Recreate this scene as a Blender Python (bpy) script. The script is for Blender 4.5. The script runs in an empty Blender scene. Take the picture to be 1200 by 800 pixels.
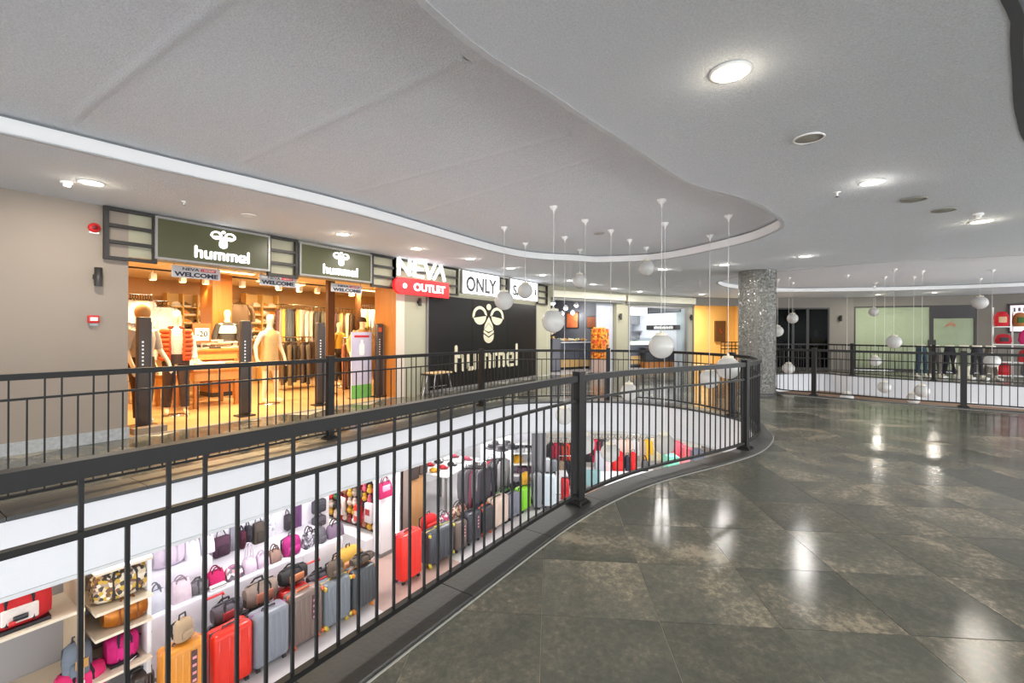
import bpy, bmesh, math, random
from mathutils import Vector, Matrix, geometry
random.seed(7)
S = bpy.context.scene
COL = S.collection
PI = math.pi

# ---------------------------------------------------------------- camera
# world: x runs along the shop fronts, y across the atrium towards the shops, z up; upper floor at z = 0
F, HC, HY, ROLL = 540.0, 1.47, 389.5, 0.0045
FW = Vector((.8313, .5557, 0)).normalized()
RT = Vector((FW.y, -FW.x, 0))
UP = Vector((0, 0, 1))
CR = RT * math.cos(ROLL) + UP * math.sin(ROLL)
CU = UP * math.cos(ROLL) - RT * math.sin(ROLL)
EYE = Vector((0, 0, HC))
cam_d = bpy.data.cameras.new('camera')
cam_d.sensor_width = 36; cam_d.sensor_fit = 'HORIZONTAL'
cam_d.lens = F / 1200 * 36
cam_d.shift_y = (HY - 400) / 1200
cam_d.clip_start = .02; cam_d.clip_end = 200
cam = bpy.data.objects.new('camera', cam_d); COL.objects.link(cam)
m = Matrix.Identity(4)
for i in range(3):
    m[i][0] = CR[i]; m[i][1] = CU[i]; m[i][2] = -FW[i]; m[i][3] = EYE[i]
cam.matrix_world = m
S.camera = cam

# ---------------------------------------------------------------- world, exposure
S.view_settings.view_transform = 'Standard'
S.view_settings.look = 'None'
S.view_settings.gamma = 1
S.view_settings.use_curve_mapping = False
S.view_settings.exposure = 0.78
w = bpy.data.worlds.new('world'); S.world = w; w.use_nodes = True
w.node_tree.nodes['Background'].inputs[0].default_value = (.93, .97, 1, 1)
w.node_tree.nodes['Background'].inputs[1].default_value = 3.4
LAMP = 20.0         # watts per ceiling downlight

# ---------------------------------------------------------------- measuring helpers
def ray(px, py):
    return FW + CR * ((px - 600) / F) + CU * ((HY - py) / F)
def on_z(px, py, z):
    d = ray(px, py); return EYE + d * ((z - HC) / d.z)
def on_y(px, py, y):
    d = ray(px, py); return EYE + d * (y / d.y)
def on_x(px, py, x):
    d = ray(px, py); return EYE + d * (x / d.x)
def on_d(px, py, dist):
    return EYE + ray(px, py) * dist
def on_pq(px, py, P, Q):
    n = Vector((Q.y - P.y, P.x - Q.x, 0)); d = ray(px, py)
    return EYE + d * (n.dot(Vector((P.x, P.y, 0)) - Vector((0, 0, 0))) / n.dot(Vector((d.x, d.y, 0))))
def V2(p): return Vector((p[0], p[1]))

# ---------------------------------------------------------------- materials
def lin(c):
    c = c / 255
    return c / 12.92 if c <= .04045 else ((c + .055) / 1.055) ** 2.4
def rgb(r, g, b): return (lin(r), lin(g), lin(b), 1)
_M = {}
def mat(name, c=(200, 200, 200), rough=.6, metal=0, var=.12, scale=12, bump=0, bscale=60, emit=0, ecol=None, c2=None, detail=3, spec=None, coat=0):
    if name in _M: return _M[name]
    M = bpy.data.materials.new(name); M.use_nodes = True
    nt = M.node_tree; N = nt.nodes; L = nt.links; b = N['Principled BSDF']
    b.inputs['Roughness'].default_value = rough; b.inputs['Metallic'].default_value = metal
    if spec is not None: b.inputs['Specular IOR Level'].default_value = spec
    if coat: b.inputs['Coat Weight'].default_value = coat
    A = rgb(*c)
    B = rgb(*c2) if c2 else tuple(min(1, x * (1 - var)) for x in A[:3]) + (1,)
    tc = N.new('ShaderNodeTexCoord')
    if var or c2:
        no = N.new('ShaderNodeTexNoise'); no.inputs['Scale'].default_value = scale; no.inputs['Detail'].default_value = detail
        mx = N.new('ShaderNodeMix'); mx.data_type = 'RGBA'
        L.new(tc.outputs['Object'], no.inputs['Vector'])
        L.new(no.outputs['Fac'], mx.inputs[0]); mx.inputs[6].default_value = A; mx.inputs[7].default_value = B
        L.new(mx.outputs[2], b.inputs['Base Color'])
    else: b.inputs['Base Color'].default_value = A
    if bump:
        n2 = N.new('ShaderNodeTexNoise'); n2.inputs['Scale'].default_value = bscale; n2.inputs['Detail'].default_value = 4
        L.new(tc.outputs['Object'], n2.inputs['Vector'])
        bp = N.new('ShaderNodeBump'); bp.inputs['Strength'].default_value = bump; bp.inputs['Distance'].default_value = .02
        L.new(n2.outputs['Fac'], bp.inputs['Height']); L.new(bp.outputs[0], b.inputs['Normal'])
    if emit:
        b.inputs['Emission Color'].default_value = rgb(*(ecol or c)); b.inputs['Emission Strength'].default_value = emit
    _M[name] = M; return M
def cmat(c, rough=.55, kind='fabric'):
    """a plain coloured fabric / plastic"""
    nm = '%s_%d_%d_%d' % ((kind,) + tuple(c))
    if kind == 'plastic': return mat(nm, c, .32, 0, .08, 25)
    return mat(nm, c, .8, 0, .25, 18, .15, 160)
def voronoi_mat(name, cols, scale, rough=.5, rnd=True, coord='Object'):
    if name in _M: return _M[name]
    M = bpy.data.materials.new(name); M.use_nodes = True
    nt = M.node_tree; N = nt.nodes; L = nt.links; b = N['Principled BSDF']; b.inputs['Roughness'].default_value = rough
    tc = N.new('ShaderNodeTexCoord'); v = N.new('ShaderNodeTexVoronoi'); v.inputs['Scale'].default_value = scale
    sp = N.new('ShaderNodeSeparateColor'); cr = N.new('ShaderNodeValToRGB'); cr.color_ramp.interpolation = 'CONSTANT'
    L.new(tc.outputs[coord], v.inputs['Vector']); L.new(v.outputs['Color'], sp.inputs[0]); L.new(sp.outputs[0], cr.inputs[0])
    e = cr.color_ramp.elements
    while len(e) < len(cols): e.new(.5)
    for i, c in enumerate(cols):
        e[i].position = i / len(cols); e[i].color = rgb(*c)
    L.new(cr.outputs[0], b.inputs['Base Color']); _M[name] = M; return M
def glass_mat(name, tint=(235, 240, 240), gloss=.04, ior=1.25):
    if name in _M: return _M[name]
    M = bpy.data.materials.new(name); M.use_nodes = True
    nt = M.node_tree; N = nt.nodes; L = nt.links
    for n in list(N):
        if n.type != 'OUTPUT_MATERIAL': N.remove(n)
    out = [n for n in N if n.type == 'OUTPUT_MATERIAL'][0]
    t = N.new('ShaderNodeBsdfTransparent'); t.inputs[0].default_value = rgb(*tint)
    g = N.new('ShaderNodeBsdfGlossy'); g.inputs['Roughness'].default_value = .14
    fr = N.new('ShaderNodeFresnel'); fr.inputs[0].default_value = ior
    ad = N.new('ShaderNodeMath'); ad.operation = 'ADD'; ad.inputs[1].default_value = gloss * .5; ad.use_clamp = True
    mx = N.new('ShaderNodeMixShader'); L.new(fr.outputs[0], ad.inputs[0]); L.new(ad.outputs[0], mx.inputs[0])
    L.new(t.outputs[0], mx.inputs[1]); L.new(g.outputs[0], mx.inputs[2]); L.new(mx.outputs[0], out.inputs[0])
    _M[name] = M; return M

def ceiling_mat():
    M = mat('ceiling_plaster', (243, 247, 253), .9, 0, .03, 1.2, 0)
    N = M.node_tree.nodes; L = M.node_tree.links; b = N['Principled BSDF']
    tc = N['Texture Coordinate']
    n = N.new('ShaderNodeTexNoise'); n.inputs['Scale'].default_value = 75; n.inputs['Detail'].default_value = 5; n.inputs['Roughness'].default_value = .65
    n2 = N.new('ShaderNodeTexNoise'); n2.inputs['Scale'].default_value = 1.3
    L.new(tc.outputs['Object'], n.inputs['Vector']); L.new(tc.outputs['Object'], n2.inputs['Vector'])
    b1 = N.new('ShaderNodeBump'); b1.inputs['Strength'].default_value = 1; b1.inputs['Distance'].default_value = .03
    b2 = N.new('ShaderNodeBump'); b2.inputs['Strength'].default_value = .35; b2.inputs['Distance'].default_value = .05
    L.new(n2.outputs['Fac'], b2.inputs['Height']); L.new(n.outputs['Fac'], b1.inputs['Height'])
    L.new(b2.outputs[0], b1.inputs['Normal']); L.new(b1.outputs[0], b.inputs['Normal'])
    # the fine light and shade of the stipple is put into the colour too
    gr = N.new('ShaderNodeMapRange'); gr.inputs[1].default_value = .3; gr.inputs[2].default_value = .7; gr.inputs[3].default_value = .84; gr.inputs[4].default_value = 1.04
    hs = N.new('ShaderNodeHueSaturation'); base = b.inputs['Base Color'].links[0].from_socket
    L.new(n.outputs['Fac'], gr.inputs[0]); L.new(gr.outputs[0], hs.inputs['Value']); L.new(base, hs.inputs['Color']); L.new(hs.outputs[0], b.inputs['Base Color'])
    return M
def tile_mat():
    """polished dark slate tile with worn pale blotches, every tile a little different"""
    M = bpy.data.materials.new('slate_tile'); M.use_nodes = True; _M['slate_tile'] = M
    N = M.node_tree.nodes; L = M.node_tree.links; b = N['Principled BSDF']
    geo = N.new('ShaderNodeNewGeometry'); oi = N.new('ShaderNodeObjectInfo')
    big = N.new('ShaderNodeTexNoise'); big.inputs['Scale'].default_value = .9; big.inputs['Detail'].default_value = 8; big.inputs['Roughness'].default_value = .6; big.inputs['Distortion'].default_value = .6
    fine = N.new('ShaderNodeTexNoise'); fine.inputs['Scale'].default_value = 24; fine.inputs['Detail'].default_value = 9; fine.inputs['Roughness'].default_value = .8
    # offset the pattern per tile so that it breaks at the joints
    cmb = N.new('ShaderNodeVectorMath'); cmb.operation = 'ADD'
    sc = N.new('ShaderNodeMath'); sc.operation = 'MULTIPLY'; sc.inputs[1].default_value = 37
    L.new(oi.outputs['Random'], sc.inputs[0]); L.new(geo.outputs['Position'], cmb.inputs[0]); L.new(sc.outputs[0], cmb.inputs[1])
    L.new(cmb.outputs[0], big.inputs['Vector']); L.new(cmb.outputs[0], fine.inputs['Vector'])
    a = N.new('ShaderNodeMath'); a.operation = 'MULTIPLY_ADD'; a.inputs[1].default_value = .75; L.new(fine.outputs['Fac'], a.inputs[0])
    L.new(big.outputs['Fac'], a.inputs[2])
    r1 = N.new('ShaderNodeMapRange'); r1.inputs[1].default_value = .74; r1.inputs[2].default_value = 1.06
    L.new(a.outputs[0], r1.inputs[0])
    ramp = N.new('ShaderNodeValToRGB'); e = ramp.color_ramp.elements
    e[0].color = rgb(78, 79, 74); e[0].position = 0
    e[1].color = rgb(140, 131, 116); e[1].position = 1
    x = e.new(.4); x.color = rgb(89, 89, 82)
    x = e.new(.66); x.color = rgb(102, 99, 89)
    L.new(r1.outputs[0], ramp.inputs[0])
    hv = N.new('ShaderNodeHueSaturation'); vr = N.new('ShaderNodeMapRange'); vr.inputs[3].default_value = .86; vr.inputs[4].default_value = 1.14
    L.new(oi.outputs['Random'], vr.inputs[0]); L.new(vr.outputs[0], hv.inputs['Value']); L.new(ramp.outputs[0], hv.inputs['Color'])
    L.new(hv.outputs[0], b.inputs['Base Color'])
    rr = N.new('ShaderNodeMapRange'); rr.inputs[3].default_value = .08; rr.inputs[4].default_value = .2; b.inputs['Specular IOR Level'].default_value = .13
    L.new(r1.outputs[0], rr.inputs[0]); L.new(rr.outputs[0], b.inputs['Roughness'])
    bp = N.new('ShaderNodeBump'); bp.inputs['Strength'].default_value = .12; bp.inputs['Distance'].default_value = .004
    L.new(fine.outputs['Fac'], bp.inputs['Height']); L.new(bp.outputs[0], b.inputs['Normal'])
    return M
def wood_mat(name, c1, c2, scale=3, rough=.4, axis='Z'):
    if name in _M: return _M[name]
    M = bpy.data.materials.new(name); M.use_nodes = True; _M[name] = M
    N = M.node_tree.nodes; L = M.node_tree.links; b = N['Principled BSDF']; b.inputs['Roughness'].default_value = rough
    tc = N.new('ShaderNodeTexCoord'); mp = N.new('ShaderNodeMapping')
    mp.inputs['Scale'].default_value = {'Z': (scale * 4, scale * 4, scale * .3), 'X': (scale * .3, scale * 4, scale * 4)}[axis]
    n = N.new('ShaderNodeTexNoise'); n.inputs['Detail'].default_value = 5; n.inputs['Scale'].default_value = 1; n.inputs['Distortion'].default_value = 1
    mx = N.new('ShaderNodeMix'); mx.data_type = 'RGBA'; mx.inputs[6].default_value = rgb(*c1); mx.inputs[7].default_value = rgb(*c2)
    L.new(tc.outputs['Object'], mp.inputs[0]); L.new(mp.outputs[0], n.inputs['Vector']); L.new(n.outputs['Fac'], mx.inputs[0]); L.new(mx.outputs[2], b.inputs['Base Color'])
    return M
def mosaic_mat():
    M = bpy.data.materials.new('glass_mosaic'); M.use_nodes = True; _M['glass_mosaic'] = M
    N = M.node_tree.nodes; L = M.node_tree.links; b = N['Principled BSDF']
    uv = N.new('ShaderNodeTexCoord'); br = N.new('ShaderNodeTexBrick')
    br.inputs['Scale'].default_value = 1; br.offset = 0; br.inputs['Brick Width'].default_value = .025; br.inputs['Row Height'].default_value = .025
    br.inputs['Mortar Size'].default_value = .0022; br.inputs['Color1'].default_value = rgb(98, 97, 91); br.inputs['Color2'].default_value = rgb(62, 61, 58); br.inputs['Mortar'].default_value = rgb(120, 118, 112)
    L.new(uv.outputs['UV'], br.inputs['Vector']); L.new(br.outputs['Color'], b.inputs['Base Color'])
    wn = N.new('ShaderNodeTexVoronoi'); wn.inputs['Scale'].default_value = 40; L.new(uv.outputs['UV'], wn.inputs['Vector'])
    # each tessera tilts a little, so the column glitters
    sub = N.new('ShaderNodeVectorMath'); sub.operation = 'SUBTRACT'; sub.inputs[1].default_value = (.5, .5, .5)
    scl = N.new('ShaderNodeVectorMath'); scl.operation = 'SCALE'; scl.inputs[3].default_value = .6
    g = N.new('ShaderNodeNewGeometry'); ad = N.new('ShaderNodeVectorMath'); ad.operation = 'ADD'; nn = N.new('ShaderNodeVectorMath'); nn.operation = 'NORMALIZE'
    L.new(wn.outputs['Color'], sub.inputs[0]); L.new(sub.outputs[0], scl.inputs[0]); L.new(g.outputs['Normal'], ad.inputs[0]); L.new(scl.outputs[0], ad.inputs[1]); L.new(ad.outputs[0], nn.inputs[0])
    L.new(nn.outputs[0], b.inputs['Normal']); b.inputs['Roughness'].default_value = .2
    return M

# ---------------------------------------------------------------- mesh builder
class MB:
    def __init__(s): s.v = []; s.f = []; s.mi = []; s.sm = []
    def add(s, vs, fs, mi=0, smooth=False, M=None):
        o = len(s.v)
        s.v += [tuple(M @ Vector(v)) if M else tuple(v) for v in vs]
        for f in fs: s.f.append([i + o for i in f]); s.mi.append(mi); s.sm.append(smooth)
        return s
    def box(s, c, d, rz=0, mi=0, M=None):
        x, y, z = d[0] / 2, d[1] / 2, d[2] / 2
        vs = [(-x, -y, -z), (x, -y, -z), (x, y, -z), (-x, y, -z), (-x, -y, z), (x, -y, z), (x, y, z), (-x, y, z)]
        T = Matrix.Translation(c) @ Matrix.Rotation(rz, 4, 'Z')
        if M: T = M @ T
        return s.add(vs, [(0, 3, 2, 1), (4, 5, 6, 7), (0, 1, 5, 4), (1, 2, 6, 5), (2, 3, 7, 6), (3, 0, 4, 7)], mi, False, T)
    def box2(s, a, b, mi=0):
        return s.box([(a[i] + b[i]) / 2 for i in range(3)], [abs(b[i] - a[i]) for i in range(3)], 0, mi)
    def bar(s, p, q, wd, ht, mi=0):
        p = Vector(p); q = Vector(q); d = q - p; z = d.normalized()
        up = Vector((0, 0, 1)) if abs(z.z) < .95 else Vector((0, 1, 0))
        x = z.cross(up).normalized(); y = x.cross(z)
        M = Matrix((x, y, z)).transposed().to_4x4(); M.translation = (p + q) / 2
        return s.box((0, 0, 0), (wd, ht, d.length), 0, mi, M)
    def tube(s, pts, r, n=8, mi=0, closed=False, caps=True):
        pts = [Vector(p) for p in pts]; k = len(pts); rs = r if isinstance(r, (list, tuple)) else [r] * k
        t0 = (pts[1] - pts[0]).normalized()
        a = t0.orthogonal().normalized(); rings = []
        for i, p in enumerate(pts):
            t = (pts[(i + 1) % k] - pts[i - 1]) if closed else (pts[min(i + 1, k - 1)] - pts[max(i - 1, 0)])
            t.normalize(); a = (a - t * a.dot(t)).normalized(); b = t.cross(a)
            rings.append([p + (a * math.cos(2 * PI * j / n) + b * math.sin(2 * PI * j / n)) * rs[i] for j in range(n)])
        return s.loft(rings, mi, closed, caps)
    def loft(s, rings, mi=0, closed=False, caps=True, smooth=True):
        n = len(rings[0]); vs = [v for r in rings for v in r]; fs = []
        for i in range(len(rings) - (0 if closed else 1)):
            a = i * n; b = ((i + 1) % len(rings)) * n
            for j in range(n): fs.append((a + j, a + (j + 1) % n, b + (j + 1) % n, b + j))
        s.add(vs, fs, mi, smooth)
        if caps and not closed:
            s.add(rings[0], [tuple(range(n - 1, -1, -1))], mi); s.add(rings[-1], [tuple(range(n))], mi)
        return s
    def lathe(s, prof, n=16, c=(0, 0, 0), mi=0, smooth=True):
        rings = [[(c[0] + r * math.cos(2 * PI * j / n), c[1] + r * math.sin(2 * PI * j / n), c[2] + z) for j in range(n)] for r, z in prof]
        return s.loft(rings, mi, False, True, smooth)
    def ball(s, c, r, n=12, k=8, mi=0):
        if not isinstance(r, (tuple, list)): r = (r, r, r)
        rings = []
        for i in range(1, k):
            a = PI * i / k
            rings.append([(c[0] + r[0] * math.sin(a) * math.cos(2 * PI * j / n), c[1] + r[1] * math.sin(a) * math.sin(2 * PI * j / n), c[2] - r[2] * math.cos(a)) for j in range(n)])
        o = len(rings); vs = [v for q in rings for v in q] + [(c[0], c[1], c[2] - r[2]), (c[0], c[1], c[2] + r[2])]
        fs = []
        for i in range(o - 1):
            for j in range(n): fs.append((i * n + j, i * n + (j + 1) % n, (i + 1) * n + (j + 1) % n, (i + 1) * n + j))
        for j in range(n):
            fs.append((o * n, (j + 1) % n, j)); fs.append((o * n + 1, (o - 1) * n + j, (o - 1) * n + (j + 1) % n))
        return s.add(vs, fs, mi, True)
    def prism(s, poly, a, b, axis='z', mi=0, M=None):
        n = len(poly)
        P = (lambda p, h: (p[0], p[1], h)) if axis == 'z' else (lambda p, h: (p[0], h, p[1]))
        vs = [P(p, a) for p in poly] + [P(p, b) for p in poly]
        fs = [tuple(range(n - 1, -1, -1)), tuple(range(n, 2 * n))] + [(i, (i + 1) % n, n + (i + 1) % n, n + i) for i in range(n)]
        if axis == 'y': fs = [tuple(reversed(f)) for f in fs]
        ar = sum(poly[i][0] * poly[(i + 1) % n][1] - poly[(i + 1) % n][0] * poly[i][1] for i in range(n))
        if (ar < 0) != (b < a): fs = [tuple(reversed(f)) for f in fs]
        return s.add(vs, fs, mi, False, M)
    def rbox(s, c, d, r, seg=2, mi=0, rz=0, M=None):
        key = (round(d[0], 4), round(d[1], 4), round(d[2], 4), round(r, 4), seg)
        if key not in _RB:
            bm = bmesh.new(); bmesh.ops.create_cube(bm, size=1)
            for v in bm.verts: v.co = Vector((v.co.x * d[0], v.co.y * d[1], v.co.z * d[2]))
            bmesh.ops.bevel(bm, geom=bm.edges[:], offset=r, segments=seg, profile=.5, affect='EDGES')
            bm.verts.index_update()
            _RB[key] = ([tuple(v.co) for v in bm.verts], [tuple(v.index for v in f.verts) for f in bm.faces]); bm.free()
        T = Matrix.Translation(c) @ Matrix.Rotation(rz, 4, 'Z')
        if M: T = M @ T
        return s.add(_RB[key][0], _RB[key][1], mi, True, T)
    def mesh(s, name, mats):
        me = bpy.data.meshes.new(name); me.from_pydata(s.v, [], s.f)
        for q in (mats if isinstance(mats, (list, tuple)) else [mats]): me.materials.append(q)
        me.polygons.foreach_set('material_index', s.mi); me.polygons.foreach_set('use_smooth', s.sm); me.update()
        return me
    def build(s, name, mats, parent=None, loc=None, rz=0):
        return obj(name, s.mesh(name, mats), parent, loc, rz)
_RB = {}
def obj(name, me, parent=None, loc=None, rz=0, M=None):
    o = bpy.data.objects.new(name, me); COL.objects.link(o)
    if parent: o.parent = parent
    if loc is not None: o.location = loc
    if rz: o.rotation_euler.z = rz
    if M is not None: o.matrix_local = M
    return o
def tag(o, label, cat, group=None):
    o['label'] = label; o['category'] = cat
    if group: o['group'] = group
    return o
def thing(name, label, cat, loc=(0, 0, 0), rz=0, group=None):
    o = bpy.data.objects.new(name, None); COL.objects.link(o); o.empty_display_size = .1
    o.location = loc; o.rotation_euler.z = rz
    return tag(o, label, cat, group)
def struct(o):
    o['kind'] = 'structure'; return o
def copy_tree(o, loc=None, rz=None, label=None, parent=None, group=None):
    c = o.copy(); COL.objects.link(c)
    if parent: c.parent = parent
    else:
        if loc is not None: c.location = loc
        if rz is not None: c.rotation_euler.z = rz
        if label: c['label'] = label
        if group: c['group'] = group
    for ch in o.children: copy_tree(ch, parent=c)
    return c
_T = {}
def text_mesh(txt, size, depth, m_, bold=0, width=None):
    key = (txt, size, depth, m_.name, bold, width)
    if key in _T: return _T[key]
    cu = bpy.data.curves.new('t', 'FONT'); cu.body = txt; cu.size = size; cu.extrude = depth / 2; cu.offset = bold
    cu.align_x = 'CENTER'; cu.align_y = 'CENTER'; cu.resolution_u = 3
    o = bpy.data.objects.new('t', cu); COL.objects.link(o)
    bpy.context.view_layer.update()
    me = bpy.data.meshes.new_from_object(o.evaluated_get(bpy.context.evaluated_depsgraph_get()))
    bpy.data.objects.remove(o); bpy.data.curves.remove(cu)
    xs = [v.co.x for v in me.vertices]; ys = [v.co.y for v in me.vertices]
    cx, cy = (min(xs) + max(xs)) / 2, (min(ys) + max(ys)) / 2
    k = width / (max(xs) - min(xs)) if width else 1
    for v in me.vertices: v.co = Vector(((v.co.x - cx) * k, -v.co.z, v.co.y - cy))   # stands up, faces -y
    me.materials.clear(); me.materials.append(m_); me.name = 'lettering'
    _T[key] = me; return me
def lettering(name, txt, size, m_, parent, loc, depth=.01, bold=0, width=None):
    return obj(name, text_mesh(txt, size, depth, m_, bold, width), parent, loc)
def light(name, kind, parent, loc, power, color=(1, 1, 1), size=.2, rot=None, spot=None, sy=None):
    l = bpy.data.lights.new(name, kind); l.energy = power; l.color = color
    if kind == 'AREA':
        l.shape = 'DISK' if sy is None else 'RECTANGLE'; l.size = size
        if sy is not None: l.size_y = sy
    else: l.shadow_soft_size = size
    o = bpy.data.objects.new(name, l); COL.objects.link(o); o.location = loc
    if rot: o.rotation_euler = rot
    if parent: o.parent = parent
    return o
def smooth_path(pts, closed=False, step=.12):
    """Catmull-Rom through pts, resampled evenly"""
    P = [V2(p) for p in pts]; n = len(P); out = []
    rng = range(n if closed else n - 1)
    for i in rng:
        p1, p2 = P[i], P[(i + 1) % n]
        p0 = P[i - 1] if (closed or i > 0) else p1 * 2 - p2
        p3 = P[(i + 2) % n] if (closed or i + 2 < n) else p2 * 2 - p1
        k = max(2, int((p2 - p1).length / .04))
        for j in range(k):
            t = j / k
            out.append(.5 * ((2 * p1) + (p2 - p0) * t + (2 * p0 - 5 * p1 + 4 * p2 - p3) * t * t + (3 * p1 - p0 - 3 * p2 + p3) * t ** 3))
    if not closed: out.append(P[-1])
    return resample(out, closed, step)
def resample(P, closed, step):
    if closed: P = P + [P[0]]
    L = [0]
    for a, b in zip(P, P[1:]): L.append(L[-1] + (b - a).length)
    n = max(3, round(L[-1] / step)); out = []; k = 0
    for i in range(n if closed else n + 1):
        d = L[-1] * i / n
        while k < len(L) - 2 and L[k + 1] < d: k += 1
        out.append(P[k].lerp(P[k + 1], (d - L[k]) / max(1e-9, L[k + 1] - L[k])))
    return out
def offset(P, d, closed):
    """shift a path to its right by d"""
    n = len(P); out = []
    for i in range(n):
        a = P[i - 1] if (closed or i > 0) else P[0]
        b = P[(i + 1) % n] if (closed or i < n - 1) else P[-1]
        t = (b - a).normalized(); out.append(P[i] + Vector((t.y, -t.x)) * d)
    return out
def inside(p, poly):
    c = False; n = len(poly)
    for i in range(n):
        a, b = poly[i], poly[i - 1]
        if (a[1] > p[1]) != (b[1] > p[1]) and p[0] < (b[0] - a[0]) * (p[1] - a[1]) / (b[1] - a[1]) + a[0]: c = not c
    return c
def holed(outer, holes, step, keep=None):
    """triangulate an outline with holes and inner grid points -> verts, tris"""
    vs = []; es = []
    for lp in [outer] + holes:
        o = len(vs); vs += [V2(p) for p in lp]; es += [(o + i, o + (i + 1) % len(lp)) for i in range(len(lp))]
    xs = [p[0] for p in outer]; ys = [p[1] for p in outer]
    x = min(xs) + step
    while x < max(xs):
        y = min(ys) + step
        while y < max(ys):
            if inside((x, y), outer): vs.append(Vector((x + .001, y + .0013)))
            y += step
        x += step
    r = geometry.delaunay_2d_cdt(vs, es, [], 0, 1e-4)
    tris = []
    for f in r[2]:
        c = sum((r[0][i] for i in f), Vector((0, 0))) / len(f)
        if inside(c, outer) and not any(inside(c, h) for h in holes): tris.append(f)
    return r[0], tris
def sweep(mb, P, wd, z0, z1, closed=False, mi=0):
    a = offset(P, wd / 2, closed); b = offset(P, -wd / 2, closed)
    rings = [[(p.x, p.y, z0), (q.x, q.y, z0), (q.x, q.y, z1), (p.x, p.y, z1)] for p, q in zip(a, b)]
    return mb.loft(rings, mi, closed, True, False)
def skin(verts, edges, radii, sub=1):
    me = bpy.data.meshes.new('skin'); me.from_pydata(verts, edges, []); o = bpy.data.objects.new('skin', me); COL.objects.link(o)
    md = o.modifiers.new('s', 'SKIN'); md.use_smooth_shade = True
    for i, r in enumerate(radii):
        sv = me.skin_vertices[0].data[i]; sv.radius = r if isinstance(r, tuple) else (r, r); sv.use_root = (i == 0)
    if sub: o.modifiers.new('u', 'SUBSURF').levels = sub
    bpy.context.view_layer.update()
    out = bpy.data.meshes.new_from_object(o.evaluated_get(bpy.context.evaluated_depsgraph_get()))
    bpy.data.objects.remove(o); return out

# ---------------------------------------------------------------- outlines measured from the photograph
def cz(P):
    """height of the lower ceiling plane: it drops a little towards the right-hand side"""
    x = max(0, min(1, (RT.x * P[0] + RT.y * P[1] - 1) / 4)); return 3.12 - .13 * x * x * (3 - 2 * x)
def on_ceil(px, py, dz=0):
    z = 3.1
    for i in range(6):
        p = on_z(px, py, z + dz); z = cz(p)
    return p
def cam_xy(X, D): return V2(FW * D + RT * X)
def ccw(P):
    a = sum(P[i - 1].x * P[i].y - P[i].x * P[i - 1].y for i in range(len(P)))
    return P if a > 0 else P[::-1]
near_in = [(-2.5, 1.80), (-1, 1.80), (.5, 1.80), (2, 1.81), (3.2, 1.80), (4.0, 1.70), (4.75, 1.50), (5.76, 1.08), (6.5, .84), (7.3, .77), (7.85, .86)]
far_px = [(865, 492), (805, 479.5), (747, 473), (690, 471), (615, 472.5), (582, 477), (505, 494)]
far_in = [V2(on_z(x, y, 0)) for x, y in far_px]
YF = sum(on_z(x, y, 0).y for x, y in ((505, 494), (400, 522), (318, 540), (200, 563), (0, 608))) / 5
far_in[-1].y = YF
VOID1 = ccw(smooth_path([V2(p) for p in near_in] + far_in + [V2(p) for p in ((4.2, YF), (2.5, YF), (.5, YF), (-1, YF), (-2.5, YF))], False, .10))
n2 = [V2(on_z(x, y, 0)) for x, y in ((912, 459.5), (950, 463.5), (1058, 472.5), (1133, 478), (1200, 483))]
n2 += [n2[-1] + (n2[-1] - n2[-2]).normalized() * k for k in (1.5, 3.5)]
f2 = [V2(on_z(x, y, 0)) for x, y in ((1200, 453), (1090, 446.3), (1000, 440.5), (955, 437.5))]
f2 = [f2[0] + (f2[0] - f2[1]).normalized() * k for k in (4, 2)] + f2
VOID2 = ccw(smooth_path(n2[::-1] + [cam_xy(7.35, 13.2), cam_xy(7.55, 14.8), cam_xy(8.3, 16.2)] + f2[::-1], False, .12))
rec1 = [(0, 155), (200, 201), (420, 251), (600, 299), (680, 306), (712, 307), (777, 303.5), (860, 287), (903, 273), (914.5, 262), (897, 246.5), (867, 233), (800, 213), (700, 151), (640, 112), (560, 62), (485, 0)]
r1 = [V2(on_ceil(x, y)) for x, y in rec1]
d = (r1[0] - r1[1]).normalized()
r1 = [r1[0] + d * 7, r1[0] + d * 3] + r1 + [V2((-.2, 1.62)), V2((-2.5, 1.6)), V2((-6, 1.6))]
REC1 = ccw(smooth_path(r1, False, .12))
rec2 = [(841.5, 332), (852, 327), (875, 322.5), (910, 318.5), (1000, 310), (1100, 304), (1200, 299)]
far2 = [(1200, 335.5), (1100, 339), (1000, 341), (910, 341.5), (860, 337.5)]
a2 = [V2(on_ceil(x, y)) for x, y in rec2]; b2 = [V2(on_ceil(x, y)) for x, y in far2]
a2 += [a2[-1] + (a2[-1] - a2[-2]).normalized() * 4]; b2 = [b2[0] + (b2[0] - b2[1]).normalized() * 4] + b2
REC2 = ccw(smooth_path(a2 + b2, True, .15))
REC3 = ccw(smooth_path([cam_xy(*p) for p in ((2.2, 1.9), (2.62, 2.36), (3.05, 2.75), (3.62, 3.25), (4.3, 3.75), (5.6, 4.4), (7.5, 4), (8, 2), (6, .2), (4, .2), (2.6, .9))], True, .12))
WPX = [(731, 17.9), (811, 19.4), (872, 19.9), (905, 19.5), (1000, 19.1), (1146, 17.6), (1200, 16.8)]
W = [Vector((on_y(640, HY, 7.88).x, 7.88, 0))] + [Vector((*V2(on_d(x, HY, D)), 0)) for x, D in WPX]
W.append(W[-1] + (W[-1] - W[-2]).normalized() * 7)
OUT = [V2(p) for p in ((-9, -9), (W[-1].x + .3, -11.5))] + [V2(p) for p in W[::-1]] + [V2((-9, 7.88))]
OUT[1] = V2((W[-1].x, -12))
YW = 7.88

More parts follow.
